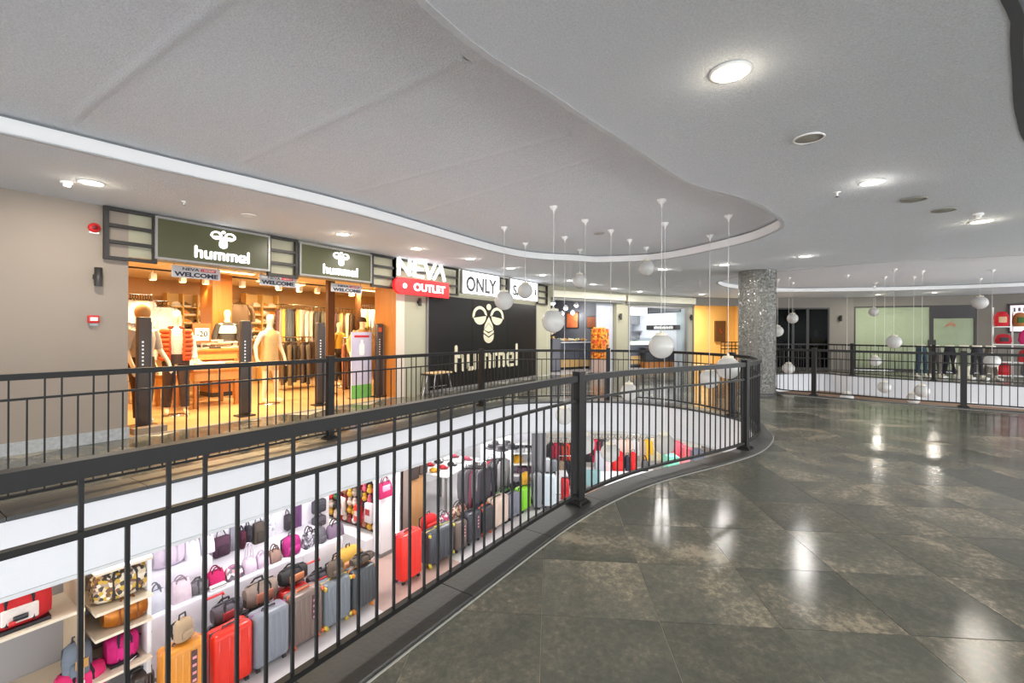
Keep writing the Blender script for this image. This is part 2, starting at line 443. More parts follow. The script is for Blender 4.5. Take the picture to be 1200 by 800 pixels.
# ---------------------------------------------------------------- structure materials
m_ceil = ceiling_mat()
m_strip = mat('white_cove_paint', (238, 238, 238), .7, 0, .03, 3)
m_wall = mat('beige_wall_paint', (150, 138, 127), .75, 0, .06, 1.5, .1, 90)
m_olive = mat('olive_grey_wall_paint', (172, 168, 146), .75, 0, .06, 1.5)
m_taupe = mat('taupe_wall_paint', (126, 121, 113), .75, 0, .06, 1.5)
m_white = mat('white_wall_paint', (232, 232, 234), .65, 0, .03, 2)
m_fascia = mat('white_fascia_plaster', (206, 208, 212), .7, 0, .04, 2, .08, 80)
m_curb = mat('dark_slate_curb', (60, 60, 59), .4, 0, .3, 7, .1, 40, c2=(42, 43, 44))
m_grout = mat('pale_grout', (150, 146, 134), .7, 0, .1, 20)
m_steel = mat('dark_painted_steel', (27, 26, 26), .45, 0, .1, 30, spec=.28)
m_tile = tile_mat()
m_wood = wood_mat('honey_wood', (188, 124, 56), (148, 88, 34))
m_plank = wood_mat('shop_floor_wood', (206, 170, 122), (184, 144, 96), 2, .3, 'X')
m_lowfl = mat('pale_lower_floor', (206, 202, 204), .25, 0, .12, 2)
m_marble = mat('grey_marble', (132, 134, 136), .5, 0, .3, 22, detail=8, c2=(196, 198, 200))
m_black = mat('black_gloss_panel', (28, 27, 27), .24, 0, .1, 2)
m_dark = mat('charcoal_metal', (48, 45, 44), .45, .2, .15, 10)
m_chrome = mat('chrome', (205, 205, 208), .18, 1, 0)
m_wp = mat('white_plastic', (238, 238, 236), .4, 0, .03, 5)
m_lamp_warm = mat('lamp_diffuser', (255, 246, 225), .5, 0, 0, emit=9, ecol=(255, 240, 205))
m_lamp_white = mat('lamp_diffuser_cool', (255, 252, 244), .5, 0, 0, emit=7, ecol=(255, 250, 232))
m_shelf = mat('pale_shelf_board', (226, 212, 190), .5, 0, .08, 8)
m_lilac = mat('white_display_laminate', (233, 231, 240), .35, 0, .04, 4)

# ---------------------------------------------------------------- floors
vs, tr = holed(OUT, [VOID1, VOID2], 3)
mb = MB(); mb.add([(v.x, v.y, -.003) for v in vs], tr)
floor = struct(mb.build('floor', m_grout))
CURB = .23
def offset_var(P, ds):
    return [offset([P[max(0, i - 1)], P[i], P[min(len(P) - 1, i + 1)]], d_, False)[1] if 0 < i < len(P) - 1 else offset(P[:2] if i == 0 else P[-2:], d_, False)[0 if i == 0 else 1] for i, d_ in enumerate(ds)]
def far_ramp(path):
    """0 on the camera side of the first opening, 1 along its far side"""
    if path is not VOID1: return [0] * len(path)
    k = min(range(len(path)), key=lambda i: (path[i] - V2(on_z(858, 487, 0))).length)
    return [max(0, min(1, (i - k) / 14)) for i in range(len(path))]
def curb_width(path): return [CURB + .2 * t for t in far_ramp(path)]
mid1 = offset(VOID1, .10, False); mid2 = offset(VOID2, .10, False)
u = (FW + RT * (45 / 540)).normalized(); u = Vector((u.x, u.y)); v = Vector((-u.y, u.x))
o0 = V2(on_z(773, 728, 0))
def clip(poly, a, t):
    """keep what lies right of the line through a along t"""
    nrm = Vector((t.y, -t.x)); out = []
    for i in range(len(poly)):
        p, q = poly[i - 1], poly[i]; dp, dq = nrm.dot(p - a), nrm.dot(q - a)
        if (dp > 0) != (dq > 0): out.append(p.lerp(q, dp / (dp - dq)))
        if dq > 0: out.append(q)
    return out
tiles = []
T = .6; g = .0018
for i in range(-60, 60):
    for j in range(-60, 60):
        a = o0 + u * (T * i) + v * (T * j); c = a + (u + v) * (T / 2)
        if not inside(c, OUT) or c.y > YW: continue
        dep = FW.x * c.x + FW.y * c.y; lat = RT.x * c.x + RT.y * c.y
        if dep < -7 or c.x < -8.5 or (dep > 2 and abs(lat) > dep * 1.25 + 2.5): continue
        poly = [a + u * g + v * g, a + u * (T - g) + v * g, a + u * (T - g) + v * (T - g), a + u * g + v * (T - g)]
        ok = True
        for mp, vd in ((mid1, VOID1), (mid2, VOID2)):
            k = min(range(len(mp)), key=lambda q: (mp[q] - c).length_squared)
            dd = (mp[k] - c).length
            if dd > .9:
                if inside(c, vd): ok = False
                continue
            for q in {max(1, k - 3), min(len(mp) - 2, max(1, k)), min(len(mp) - 2, k + 3)}:
                # an outside corner of the curb only needs the nearest cut
                if q != k and (mp[min(len(mp) - 1, k + 3)] - mp[max(0, k - 3)]).length < .5: continue
                poly = clip(poly, mp[q], (mp[q + 1] - mp[q - 1]).normalized())
                if len(poly) < 3: break
            if len(poly) < 3: break
        if not ok or len(poly) < 3: continue
        d2 = max(.5, dep) ** 2 if abs(lat) < dep * 1.15 + .4 and dep > 1 else 1e6
        tiles.append((d2 + (lat * .5) ** 2, poly))
tiles.sort(key=lambda t: t[0])
rest = MB()
for k, (q, poly) in enumerate(tiles):
    mb = MB() if k < 290 else rest
    mb.prism([(p.x, p.y) for p in poly], -.011, 0 if k > 290 else random.uniform(-.0006, .0006))
    if k < 290: mb.build('tile', m_tile, floor)
rt_ = rest.build('tile', m_tile, floor); rt_['kind'] = 'stuff'

def curb(path, name, n):
    base = MB(); sweep(base, offset(path, CURB / 2 + .05, False), CURB - .16, -.013, .004); c = struct(base.build(name, m_grout))
    inn = offset(path, -.012, False); out = offset_var(path, [w_ for w_ in curb_width(path)]); i = 0
    while i < len(path) - 1:
        j = min(len(path) - 1, i + n)
        A = inn[i:j + 1]; B = out[i:j + 1]
        A[0] = A[0].lerp(A[1], .03); B[0] = B[0].lerp(B[1], .03); A[-1] = A[-1].lerp(A[-2], .03); B[-1] = B[-1].lerp(B[-2], .03)
        mb = MB(); mb.loft([[(a.x, a.y, -.014), (b.x, b.y, -.014), (b.x, b.y, .016), (b.x * .97 + a.x * .03, b.y * .97 + a.y * .03, .02), (a.x, a.y, .02)] for a, b in zip(A, B)], 0, False, True, False)
        mb.build('curb_stone', m_curb, c); i = j
    mb = MB(); sweep(mb, offset_var(path, [w_ + .008 for w_ in curb_width(path)]), .009, -.01, .005); mb.build('sealant_joint', mat('pale_sealant', (160, 158, 152), .6), c)
    return c
curb(VOID1, 'trim_1', 9); curb(VOID2, 'trim_2', 8)
def fascia(path, n):
    mb = MB(); sweep(mb, offset(path, .06, False), .10, -.60, -.016); f = struct(mb.build('trim_%d' % n, m_fascia))
    mb = MB(); sweep(mb, offset(path, .05, False), .10, -.635, -.60); mb.build('edge_bead', mat('grey_bead', (196, 198, 200), .5), f)
fascia(VOID1, 3); fascia(VOID2, 4)

# ---------------------------------------------------------------- ceilings
vs, tr = holed(OUT, [REC1, REC2, REC3], .8)
mb = MB(); mb.add([(p.x, p.y, cz(p)) for p in vs], [t[::-1] for t in tr])
ceil = struct(mb.build('ceiling', m_ceil))
for R, h, mm, ms in ((REC1, .165, m_ceil, m_strip), (REC2, .15, m_ceil, m_strip), (REC3, .5, mat('shaded_recess_plaster', (70, 71, 73), .9, 0, .1, 3), mat('shaded_cove_paint', (78, 79, 82), .8))):  # third recess: the dark of an unlit hollow is put into its colours
    O = offset(R, .06, True); vs, tr = holed(O, [], .7)
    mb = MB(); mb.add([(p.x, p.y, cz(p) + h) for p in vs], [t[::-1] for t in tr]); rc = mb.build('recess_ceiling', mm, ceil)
    mb = MB()
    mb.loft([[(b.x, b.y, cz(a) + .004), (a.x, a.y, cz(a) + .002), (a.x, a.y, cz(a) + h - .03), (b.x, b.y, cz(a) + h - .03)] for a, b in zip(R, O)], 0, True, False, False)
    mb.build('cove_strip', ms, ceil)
    mb = MB(); mb.loft([[(c_.x, c_.y, cz(a) + h - .04), (b.x, b.y, cz(a) + h - .04), (b.x, b.y, cz(a) + h + .005), (c_.x, c_.y, cz(a) + h + .005)] for a, b, c_ in zip(R, O, offset(R, .10, True))], 0, True, False, False)
    mb.build('shadow_gap', mat('gap_shade_paint', (150, 152, 154), .9, 0, .05, 3), ceil)  # shade inside the gap is put into this grey
    mb = MB(); E = offset(R, .05, True)
    mb.loft([[(a.x, a.y, cz(a) + .01), (a.x, a.y, cz(a) - .003), (b.x, b.y, cz(b) - .003), (b.x, b.y, cz(b) + .003)] for a, b in zip(R, E)], 0, True, False, False)
    mb.build('edge_bead', ms if R is REC3 else mat('darker_bead_band', (196, 198, 201), .85, 0, .15, 30, .3, 60), ceil)  # rim band is a darker grey than the ceiling
# faint plasterboard ridges running across the large recess
mb = MB()
for px, py, qx, qy in ((85, 138, 200, 48), (282, 190, 415, 128), (405, 228, 545, 190), (480, 252, 600, 215)):
    a = on_ceil(px, py, .165); b = on_ceil(qx, qy, .165); a.z = cz(a) + .167; b.z = cz(b) + .167
    dd = (b - a); a = a - dd * .0; b = b + dd * .6
    b.z = cz(b) + .167; n_ = Vector((-dd.y, dd.x, 0)).normalized()
    mb.add([a - n_ * .06, a + Vector((0, 0, -.014)), a + n_ * .06, b - n_ * .06, b + Vector((0, 0, -.014)), b + n_ * .06], [(0, 1, 4, 3), (1, 2, 5, 4)], 0, True)
mb.build('plaster_ridge', m_ceil, ceil)

# ---------------------------------------------------------------- walls
def frame(P, Q):
    d = Vector((Q.x - P.x, Q.y - P.y, 0)); L = d.length; rz = math.atan2(d.y, d.x)
    return Matrix.Translation((P.x, P.y, 0)) @ Matrix.Rotation(rz, 4, 'Z'), L, rz
def wall(name, P, Q, top, mm, holes=(), z0=0, th=.2):
    """holes: (u0, u1, za, zb) along the wall; the room side is -y of the wall's own frame"""
    M, L, rz = frame(P, Q); mb = MB(); u0 = 0
    for a, b, za, zb in sorted(holes):
        if a > u0: mb.box2((u0, 0, z0), (a, th, top))
        if za > z0: mb.box2((a, 0, z0), (b, th, za))
        if zb < top: mb.box2((a, 0, zb), (b, th, top))
        u0 = b
    if u0 < L: mb.box2((u0, 0, z0), (L, th, top))
    o = mb.build(name, mm); o.matrix_world = M; return struct(o), M
SX0 = on_y(150, 400, YW).x; SX1 = on_y(465, 400, YW).x; SZ = on_y(150, 301, YW).z
PX1 = on_y(500, 400, YW).x; PX2 = on_y(629, 400, YW).x
wl, _ = wall('wall_left', Vector((-9, YW, 0)), Vector((SX0, YW, 0)), 3.3, m_wall)
mb = MB(); mb.box2((SX0, YW, SZ), (SX1, YW + .2, 3.3)); mb.box2((SX1, YW, 0), (PX1, YW + .66, 3.3)); mb.box2((PX1, YW + .05, 0), (PX2, YW + .25, 3.3)); mb.box2((PX2, YW, 0), (W[0].x, YW + .66, 3.3))
struct(mb.build('wall_left', m_olive))
mb = MB(); mb.box2((-9, YW - .02, 0), (SX0 + .015, YW, .15)); struct(mb.build('baseboard_left', m_marble))
mb = MB(); mb.box2((SX1 - .03, YW - .01, 0), (SX1 + .22, YW, 2.5)); struct(mb.build('trim_5', mat('pale_reveal_panel', (222, 205, 190), .5)))
# wood clad reveal on the right of the sports shop
mb = MB(); mb.box2((SX1 - .03, YW - .005, 0), (SX1, YW + .70, SZ)); struct(mb.build('trim_6', m_wood))

# ---------------------------------------------------------------- railings
_bal = {}
def baluster_mesh(z0, z1):
    k = (round(z0, 3), round(z1, 3))
    if k not in _bal:
        _bal[k] = MB().box2((-.0058, -.0058, z0), (.0058, .0058, z1)).mesh('baluster', m_steel)
    return _bal[k]
pm = MB(); pm.box2((-.045, -.036, .03), (.045, .036, 1.135)); pm.box2((-.048, -.039, 1.135), (.048, .039, 1.142))
post_me = pm.mesh('post', m_steel)
pb = MB(); pb.box2((-.085, -.075, .02), (.085, .075, .032)); pb.box2((-.062, -.052, .032), (.062, .052, .058))
for a in (-1, 1):
    for b in (-1, 1): pb.lathe([(.011, 0), (.011, .012), (.005, .016)], 6, (a * .068, b * .06, .032))
plate_me = pb.mesh('base_plate', m_steel)
def railing(path, posts, label, group=None, phase=0, zt=1.108, zm=.905, skip=None):
    """path: centre line; posts: points near it"""
    c = path[len(path) // 2]
    r = thing('railing', label, 'railing', (c.x, c.y, 0), 0, group)
    P = [p - c for p in path]
    for nm, wd, a, b in (('top_rail', .05, zt - .052, zt), ('middle_rail', .026, zm - .02, zm), ('bottom_rail', .034, .085, .11)):
        mb = MB(); sweep(mb, P, wd, a, b); mb.build(nm, m_steel, r)
    L = [0]
    for a, b in zip(P, P[1:]): L.append(L[-1] + (b - a).length)
    def at(s):
        k = 0
        while k < len(L) - 2 and L[k + 1] < s: k += 1
        t = (s - L[k]) / max(1e-6, L[k + 1] - L[k]); d = P[k + 1] - P[k]
        return P[k].lerp(P[k + 1], t), math.atan2(d.y, d.x)
    ps = []
    for q in posts:
        q = V2(q) - c; k = min(range(len(P)), key=lambda i: (P[i] - q).length); best = L[k]
        if 0 < k < len(P) - 1:
            d = (P[k + 1] - P[k - 1]).normalized(); best += (q - P[k]).dot(d)
        ps.append(max(.03, min(L[-1] - .03, best)))
    for s in ps:
        p, a = at(s)
        o = obj('post', post_me, r, (p.x, p.y, 0), a); obj('base_plate', plate_me, o)
    ps = sorted(ps); i = phase
    ends = [0] + ps + [L[-1]]
    for a, b in zip(ends, ends[1:]):
        n = max(1, round((b - a) / .106))
        for k in range(1, n):
            p, an = at(a + (b - a) * k / n); short = i % 3 == 2; i += 1
            if skip and skip[0] < p.x + c.x < skip[1]: continue
            obj('baluster', baluster_mesh(.11, (zm - .02) if short else (zt - .052)), r, (p.x, p.y, 0), an)
    return r
def split(path, q):
    q = V2(q); return min(range(len(path)), key=lambda i: (path[i] - q).length)
R1 = offset_var(VOID1, [.065 + .24 * t for t in far_ramp(VOID1)])
k = split(R1, on_z(858, 487, 0))
near_r, far_r = R1[:k + 1], R1[k:]
near_r = resample(near_r, False, .1); far_r = resample(far_r, False, .1)
railing(near_r, [V2((-1.6, 1.735)), on_z(680, 589, .03), on_z(876, 525, .03), on_z(858, 487, .03)], 'dark steel railing along the near, right-hand edge of the atrium, closest to the camera', None, 0, skip=(.2, .35))
railing(far_r, [on_z(712, 466, .03), on_z(586, 477, .03), on_z(408, 517, .03), V2((-1.5, YF + .065))], 'dark steel railing across the atrium in front of the lit sports shop', None, 1)
R2 = offset(VOID2, .065, False)
k = split(R2, cam_xy(7.5, 14.8))
ra, rb = R2[:k + 1], R2[k:]
# which of the two runs is nearer to the camera
if sum(p.length for p in ra) / len(ra) > sum(p.length for p in rb) / len(rb): ra, rb = rb, ra
railing(resample(ra, False, .1), [on_z(950, 464, .03), on_z(1133, 479, .03)], 'curved dark railing on the near side of the second opening, right of the mosaic column')
railing(resample(rb, False, .1), [on_z(1092, 446, .03), on_z(990, 440, .03)], 'curved dark railing on the far side of the second opening, before the papered shop window')

# ---------------------------------------------------------------- ceiling fittings
ring_me = MB().lathe([(.125, .0), (.125, -.008), (.105, -.012), (.1, -.003)], 28).mesh('trim_ring', m_wp)
diff_w = MB().lathe([(.0, -.0035), (.103, -.0035), (.103, 0), (0, 0)], 28).mesh('diffuser', m_lamp_warm)
diff_c = MB().lathe([(.0, -.0035), (.103, -.0035), (.103, 0), (0, 0)], 28).mesh('diffuser', m_lamp_white)
def downlight(P, label, warm, k=1, group=None, power=1.0):
    t = thing('downlight', label, 'ceiling light', (P[0], P[1], cz(P) - .001), 0, group)
    o = obj('trim_ring', ring_me, t); d = obj('diffuser', diff_w if warm else diff_c, t)
    o.scale = (k, k, 1); d.scale = (k, k, 1)
    light('lamp', 'AREA', t, (0, 0, -.02), LAMP * power, (1, .93, .82) if warm else (1, .97, .92), .2)
    # added point light makes the glow on the plaster around each fitting
    light('halo', 'POINT', t, (0, 0, -.07), LAMP * power * .07, (1, .88, .68) if warm else (1, .95, .85), .05)
    return t
DL = [((856, 84), 'large bright round downlight nearest the camera, upper right of the ceiling', 1, 1.0),
      ((1022, 213), 'round downlight on the right ceiling, left of the two dark speaker discs', 0, .9),
      ((1150, 259), 'warm round downlight under the small white detector at far right', 1, 1.0),
      ((943, 300), 'round downlight above the near side of the mosaic column', 0, .95),
      ((107, 213.5), 'warm oblong-looking downlight above the blank wall at far left', 1, .95),
      ((402, 274), 'warm downlight above the gap between the two green logo signs', 1, .95),
      ((488, 291), 'downlight in front of the white letters over the red sign', 1, .95),
      ((551, 303), 'downlight above the left white shop sign', 0, .95),
      ((598, 314), 'downlight between the two white shop signs', 0, .95),
      ((636, 322), 'downlight above the right end of the second white shop sign', 0, .95),
      ((668, 328.5), 'downlight behind the small globe lamp, over the snack shop', 0, .95),
      ((695, 333), 'middle downlight in front of the snack shop shutter box', 0, .95),
      ((720, 338), 'downlight above the right end of the snack shop shutter box', 0, .95),
      ((750, 341.5), 'downlight above the left half of the kitchen front', 0, .95),
      ((777, 315.5), 'downlight just below the cove edge behind the globe lamp cables', 0, 1.0),
      ((849, 310), 'downlight left of the mosaic column near the cove tip', 0, .95),
      ((822, 344.5), 'small downlight in front of the yellow corridor wall', 0, .95),
      ((1029, 345), 'left downlight on the low ceiling above the papered window', 1, .85),
      ((1095, 342.5), 'right downlight on the low ceiling above the papered window', 1, .85)]
for (p, lab, wm, k) in DL: downlight(on_ceil(*p), lab, wm, k)
# unseen downlights added over the hall behind the camera for general light
for i_, (x, y) in enumerate(((.8, -.8), (4.5, -2.6), (-2.2, -2), (-.6, -4.5), (3, -5.8), (8, -5), (-5, -1), (-4.5, -6), (-3.5, .7), (-1.2, 6.6), (-4, 6.6), (13, -7), (8.5, -9), (2, -9))):
    downlight((x, y), 'added downlight outside the picture, %s' % ('just behind the camera', 'right of the camera', 'left behind the camera', 'four metres behind the camera', 'behind on the right', 'beyond the right edge', 'over the blank wall side', 'in the far left rear', 'left of the near railing', 'above the left gallery', 'at the end of the left gallery', 'over the second opening', 'behind the second opening', 'in the far rear')[i_], 1, 1, 'added downlights behind the camera')
def disc(name, P, label, cat, r, mm, rim, dz=0):
    t = thing(name, label, cat, (P[0], P[1], cz(P) - .001))
    MB().lathe([(r, 0), (r, -.008), (r * .88, -.012), (r * .86, -.002)], 24).build('rim', rim, t)
    MB().lathe([(0, -.005), (r * .87, -.005), (r * .87, 0), (0, 0)], 24).build('grille', mm, t)
m_grille = mat('grey_speaker_grille', (168, 166, 156), .8, .0, .3, 240)
disc('ceiling_speaker', on_ceil(948, 161.5), 'grey round speaker grille with pale rim beside the largest downlight', 'speaker', .115, m_grille, m_wp)
disc('ceiling_speaker', on_ceil(1071, 233.5), 'left one of two grey round ceiling discs at right, without a rim', 'speaker', .12, m_grille, m_grille)
disc('ceiling_speaker', on_ceil(1106, 246), 'right one of two grey round ceiling discs, the one nearer the warm downlight', 'speaker', .12, m_grille, m_grille)
disc('access_plate', on_ceil(292, 252), 'flat round white plate on the ceiling above the first green logo sign', 'plate', .1, m_wp, m_wp)
P = on_ceil(702, 273, .165); t = thing('access_plate', 'small flat grey plate on the recessed ceiling among the pendant canopies', 'plate', (P.x, P.y, cz(P) + .164))
MB().lathe([(.0, 0), (.1, 0), (.1, -.01), (0, -.012)], 20).build('cover', mat('pale_grey_plate', (176, 174, 172), .6), t)
def detector(P, label, arm=False):
    t = thing('smoke_detector', label, 'smoke detector', (P.x, P.y, cz(P)))
    MB().lathe([(.055, 0), (.055, -.02), (.05, -.028)], 20).build('base', m_wp, t)
    MB().lathe([(.036, -.026), (.036, -.048), (.028, -.06), (0, -.063)], 20).build('sensor_head', m_wp, t)
detector(on_ceil(78, 213), 'white domed detector beside the warm downlight at far left')
detector(on_ceil(1146, 250), 'white domed detector next to the warm downlight at far right')
def sprinkler(P, label):
    t = thing('sprinkler', label, 'sprinkler', (P.x, P.y, cz(P)))
    MB().lathe([(.035, 0), (.035, -.005), (.012, -.01), (.01, -.035)], 14).build('escutcheon', m_wp, t)
    MB().lathe([(.02, -.05), (.02, -.053), (.004, -.053), (.004, -.034)], 12).build('deflector', m_chrome, t)
sprinkler(on_ceil(216, 236), 'tiny sprinkler head on the ceiling above the first green logo sign')
sprinkler(on_ceil(981, 225), 'tiny sprinkler head on the ceiling left of the small right downlight')

# ---------------------------------------------------------------- pendant globes
m_globe = mat('opal_glass_globe', (186, 185, 182), .22, 0, .02, 3, emit=0)
m_cable = mat('clear_cable', (226, 226, 224), .5, 0, 0)
can_me = MB().lathe([(.062, 0), (.06, -.012), (.035, -.045), (.014, -.06), (.012, -.10), (0, -.10)], 18).mesh('canopy', m_wp)
gl = MB().ball((0, 0, 0), .165, 28, 18); globe_me = gl.mesh('globe', m_globe)
cap_me = MB().lathe([(.075, .142), (.075, .172), (.06, .178), (.02, .18), (.012, .215), (0, .215)], 20).mesh('cap', mat('cream_cap', (226, 220, 200), .45))
def pendant(px, py, gy, label, k=1.0, dz=.165):
    P = on_ceil(px, py, dz); zc = cz(P) + dz
    D = FW.x * P.x + FW.y * P.y
    gz = on_d(px, gy, D).z
    t = thing('pendant_lamp', label, 'pendant lamp', (P.x, P.y, zc), 0, 'opal globe pendants hung over the openings')
    obj('canopy', can_me, t)
    MB().tube([(0, 0, -.09), (0, 0, gz - zc + .2 * k)], .0034, 5).build('cable', m_cable, t)
    o = obj('globe', globe_me, t, (0, 0, gz - zc)); c = obj('cap', cap_me, t, (0, 0, gz - zc)); o.scale = c.scale = (k, k, k)
for a in ((591, 266, 352, 'white globe lamp hanging before the bee emblem of the black hoarding'),
          (615.5, 284.5, 340.5, 'grey looking globe lamp covering the middle of the second white sign', .95),
          (649, 242, 376, 'white globe lamp hanging left of the snack shop, fourth largest'),
          (679.5, 292, 329, 'small high globe lamp in front of the snack shop shutter box', .95),
          (757.5, 289.5, 314, 'highest globe lamp, just under the cove edge', .98),
          (775.5, 234, 405.5, 'largest white globe lamp, hanging in front of the kitchen front'),
          (662, 277.5, 487, 'globe lamp low against the white fascia, left of the near corner post', 1),
          (686, 257.5, 520, 'low globe lamp on a long cable, hidden behind the near corner post'),
          (738, 280.5, 459, 'globe lamp low behind the near railing, right of the corner post'),
          (779.5, 261, 520, 'low globe lamp on a long cable behind the largest globe'),
          (716, 269.5, 530, 'low globe lamp against the white fascia behind the near railing'),
          (832, 275.5, 444, 'globe lamp behind the near railing, left of the one at the railing bend'),
          (854, 252.5, 431, 'globe lamp at the bend of the near railing, before the column')):
    pendant(*a[:4], *(a[4:]))
for a in ((911.5, 327, 388, 'globe lamp touching the right edge of the mosaic column'),
          (929, 331, 373, 'upper globe lamp before the dark shop window'),
          (924.5, 325, 431.5, 'low globe lamp behind the railing before the dark shop window'),
          (1024, 335, 365.5, 'small globe lamp near the top left of the papered window', .9),
          (1048, 315, 400.5, 'oval looking globe lamp at the middle of the papered window'),
          (1148.5, 326, 354.5, 'globe lamp high on the right between papered window and toy shop', 1.15),
          (1026, 331, 423, 'globe lamp behind the rails low on the papered window'),
          (1037, 324, 453.5, 'globe lamp against the white fascia below the papered window'),
          (993, 322, 466, 'lowest globe lamp, its top just above the floor edge by the second railing'),
          (1071, 324, 467, 'left one of two low globe lamps overlapping at the floor edge'),
          (1081, 317, 458, 'right one of two low globe lamps overlapping at the floor edge'),
          (1163, 316, 423, 'globe lamp low between trouser displays and toy shop')):
    pendant(*a[:4], *(a[4:] or (1.0,)), dz=.15)

# ---------------------------------------------------------------- mosaic column
D = 11.25; P = on_d(887, HY, D); CX, CY, r = P.x, P.y, .415
n = 48; mb = MB(); top = cz(P) + .01
mb.loft([[(r * math.cos(2 * PI * j / n), r * math.sin(2 * PI * j / n), z) for j in range(n)] for z in (0, top)])
me = mb.mesh('shaft', mosaic_mat()); uvl = me.uv_layers.new()
for p in me.polygons:
    for li, vi in zip(p.loop_indices, p.vertices):
        co = me.vertices[vi].co; a = math.atan2(co.y, co.x)
        if a < 0 and p.center.y > -1e-3 and p.center.x < 0: a += 2 * PI
        uvl.data[li].uv = (a * r, co.z)
t = thing('mosaic_column', 'round grey column clad in glittering glass mosaic between the two openings', 'column', (CX, CY, 0))
obj('shaft', me, t); MB().lathe([(r + .012, 0), (r + .012, .05), (r, .055)], 40).build('plinth', m_curb, t)

# ---------------------------------------------------------------- sign band over the shops
YS = YW - .06
def wz(px, py, y=YS): q = on_y(px, py, y); return q.x, q.z
xa, za = wz(122, 242); xb, zb = wz(640, 331); _, zl = wz(122, 301)
def lattice(px0, px1, label):
    x0 = wz(px0, 300)[0]; x1 = wz(px1, 300)[0]; zt = cz((x0, YS)) - .03
    if x0 > 8: zt = cz((x0, YS)) - .05
    t = thing('sign_lattice', label, 'sign frame', (x0, YS, zl), 0, 'dark metal lattice sections between the shop signs')
    H = zt - zl
    for i in range(4): MB().box2((0, -.025, H * i / 3 - .022), (x1 - x0, .025, H * i / 3 + .022)).build('bar', m_dark, t)
    for x in (0, x1 - x0): MB().box2((x - .025, -.03, -.022), (x + .025, .03, H + .022)).build('upright', m_dark, t)
    return t
lattice(124, 181, 'dark metal lattice left of the first green logo sign')
lattice(315, 347, 'dark metal lattice between the two green logo signs')
lattice(436, 462, 'dark metal lattice between the second green sign and the white letters')
lattice(462, 536, 'dark metal lattice behind the white letters and the red sign')
lattice(586, 594, 'dark metal lattice between the two white signs')
lattice(630, 641, 'dark metal lattice right of the second white sign')
m_green = mat('olive_green_sign_face', (70, 70, 40), .35, 0, .25, 2.5, emit=.08, ecol=(78, 80, 40))
m_alu = mat('aluminium_profile', (150, 148, 146), .4, .5, .08, 20)
m_glow = mat('lit_white_letter', (255, 255, 255), .4, 0, 0, emit=1.5, ecol=(255, 255, 250))
m_signw = mat('lit_white_sign_face', (255, 255, 255), .4, 0, 0, emit=1.15, ecol=(250, 251, 255))
m_ink = mat('dark_ink', (45, 46, 48), .5, 0, 0)
m_cream = mat('cream_vinyl', (216, 208, 180), .5, 0, .05, 6)
def arc(c, r, a0, a1, n=14): return [(c[0] + r * math.cos(math.radians(a0 + (a1 - a0) * i / n)), c[1] + r * math.sin(math.radians(a0 + (a1 - a0) * i / n))) for i in range(n + 1)]
def rot(p, a, c=(0, 0)):
    a = math.radians(a); x, y = p[0] - c[0], p[1] - c[1]; return (c[0] + x * math.cos(a) - y * math.sin(a), c[1] + x * math.sin(a) + y * math.cos(a))
def bee(parent, c, k, mm, y0, y1):
    """insect emblem, unit height about 1"""
    def put(nm, polys):
        mb = MB()
        for p in polys: mb.prism([(c[0] + x * k * 1.2, c[1] + y * k) for x, y in p], y1, y0, 'y')
        mb.build(nm, mm, parent)
    put('emblem_head', [arc((0, .40), .075, 0, 345, 20)])
    for s, nm in ((-1, 'emblem_wing'), (1, 'emblem_wing')):
        ce = (s * .29, .17); hw = []
        up = arc(ce, .215, 0, 180) + arc(ce, .155, 180, 0)
        lo = arc(ce, .2, 185, 355, 16)
        rt = lambda q: [rot(p, -s * 8, ce) for p in q]
        # crescent in quads so that the concave outline stays clean
        o, i_ = arc(ce, .235, -6, 186), arc(ce, .165, 8, 172)
        hw = [rt([o[j], o[j + 1], i_[j + 1], i_[j]]) for j in range(len(o) - 1)]
        put(nm, hw + [rt(lo)])
    put('emblem_body', [[(0, .16), (.13, -.03), (.155, -.13), (0, .015)], [(0, .16), (0, .015), (-.155, -.13), (-.13, -.03)],
                        [(0, -.0), (.155, -.15), (0, -.20)], [(0, 0), (0, -.20), (-.155, -.15)]])
    put('emblem_stripe', [[(.165, -.16), (.17, -.22), (0, -.31), (0, -.235)], [(-.165, -.16), (0, -.235), (0, -.31), (-.17, -.22)]])
    put('emblem_tail', [[(0, -.345), (.168, -.255)] + arc((0, -.30), .17, -8, -172, 14)[0:15] + [(-.168, -.255)]])
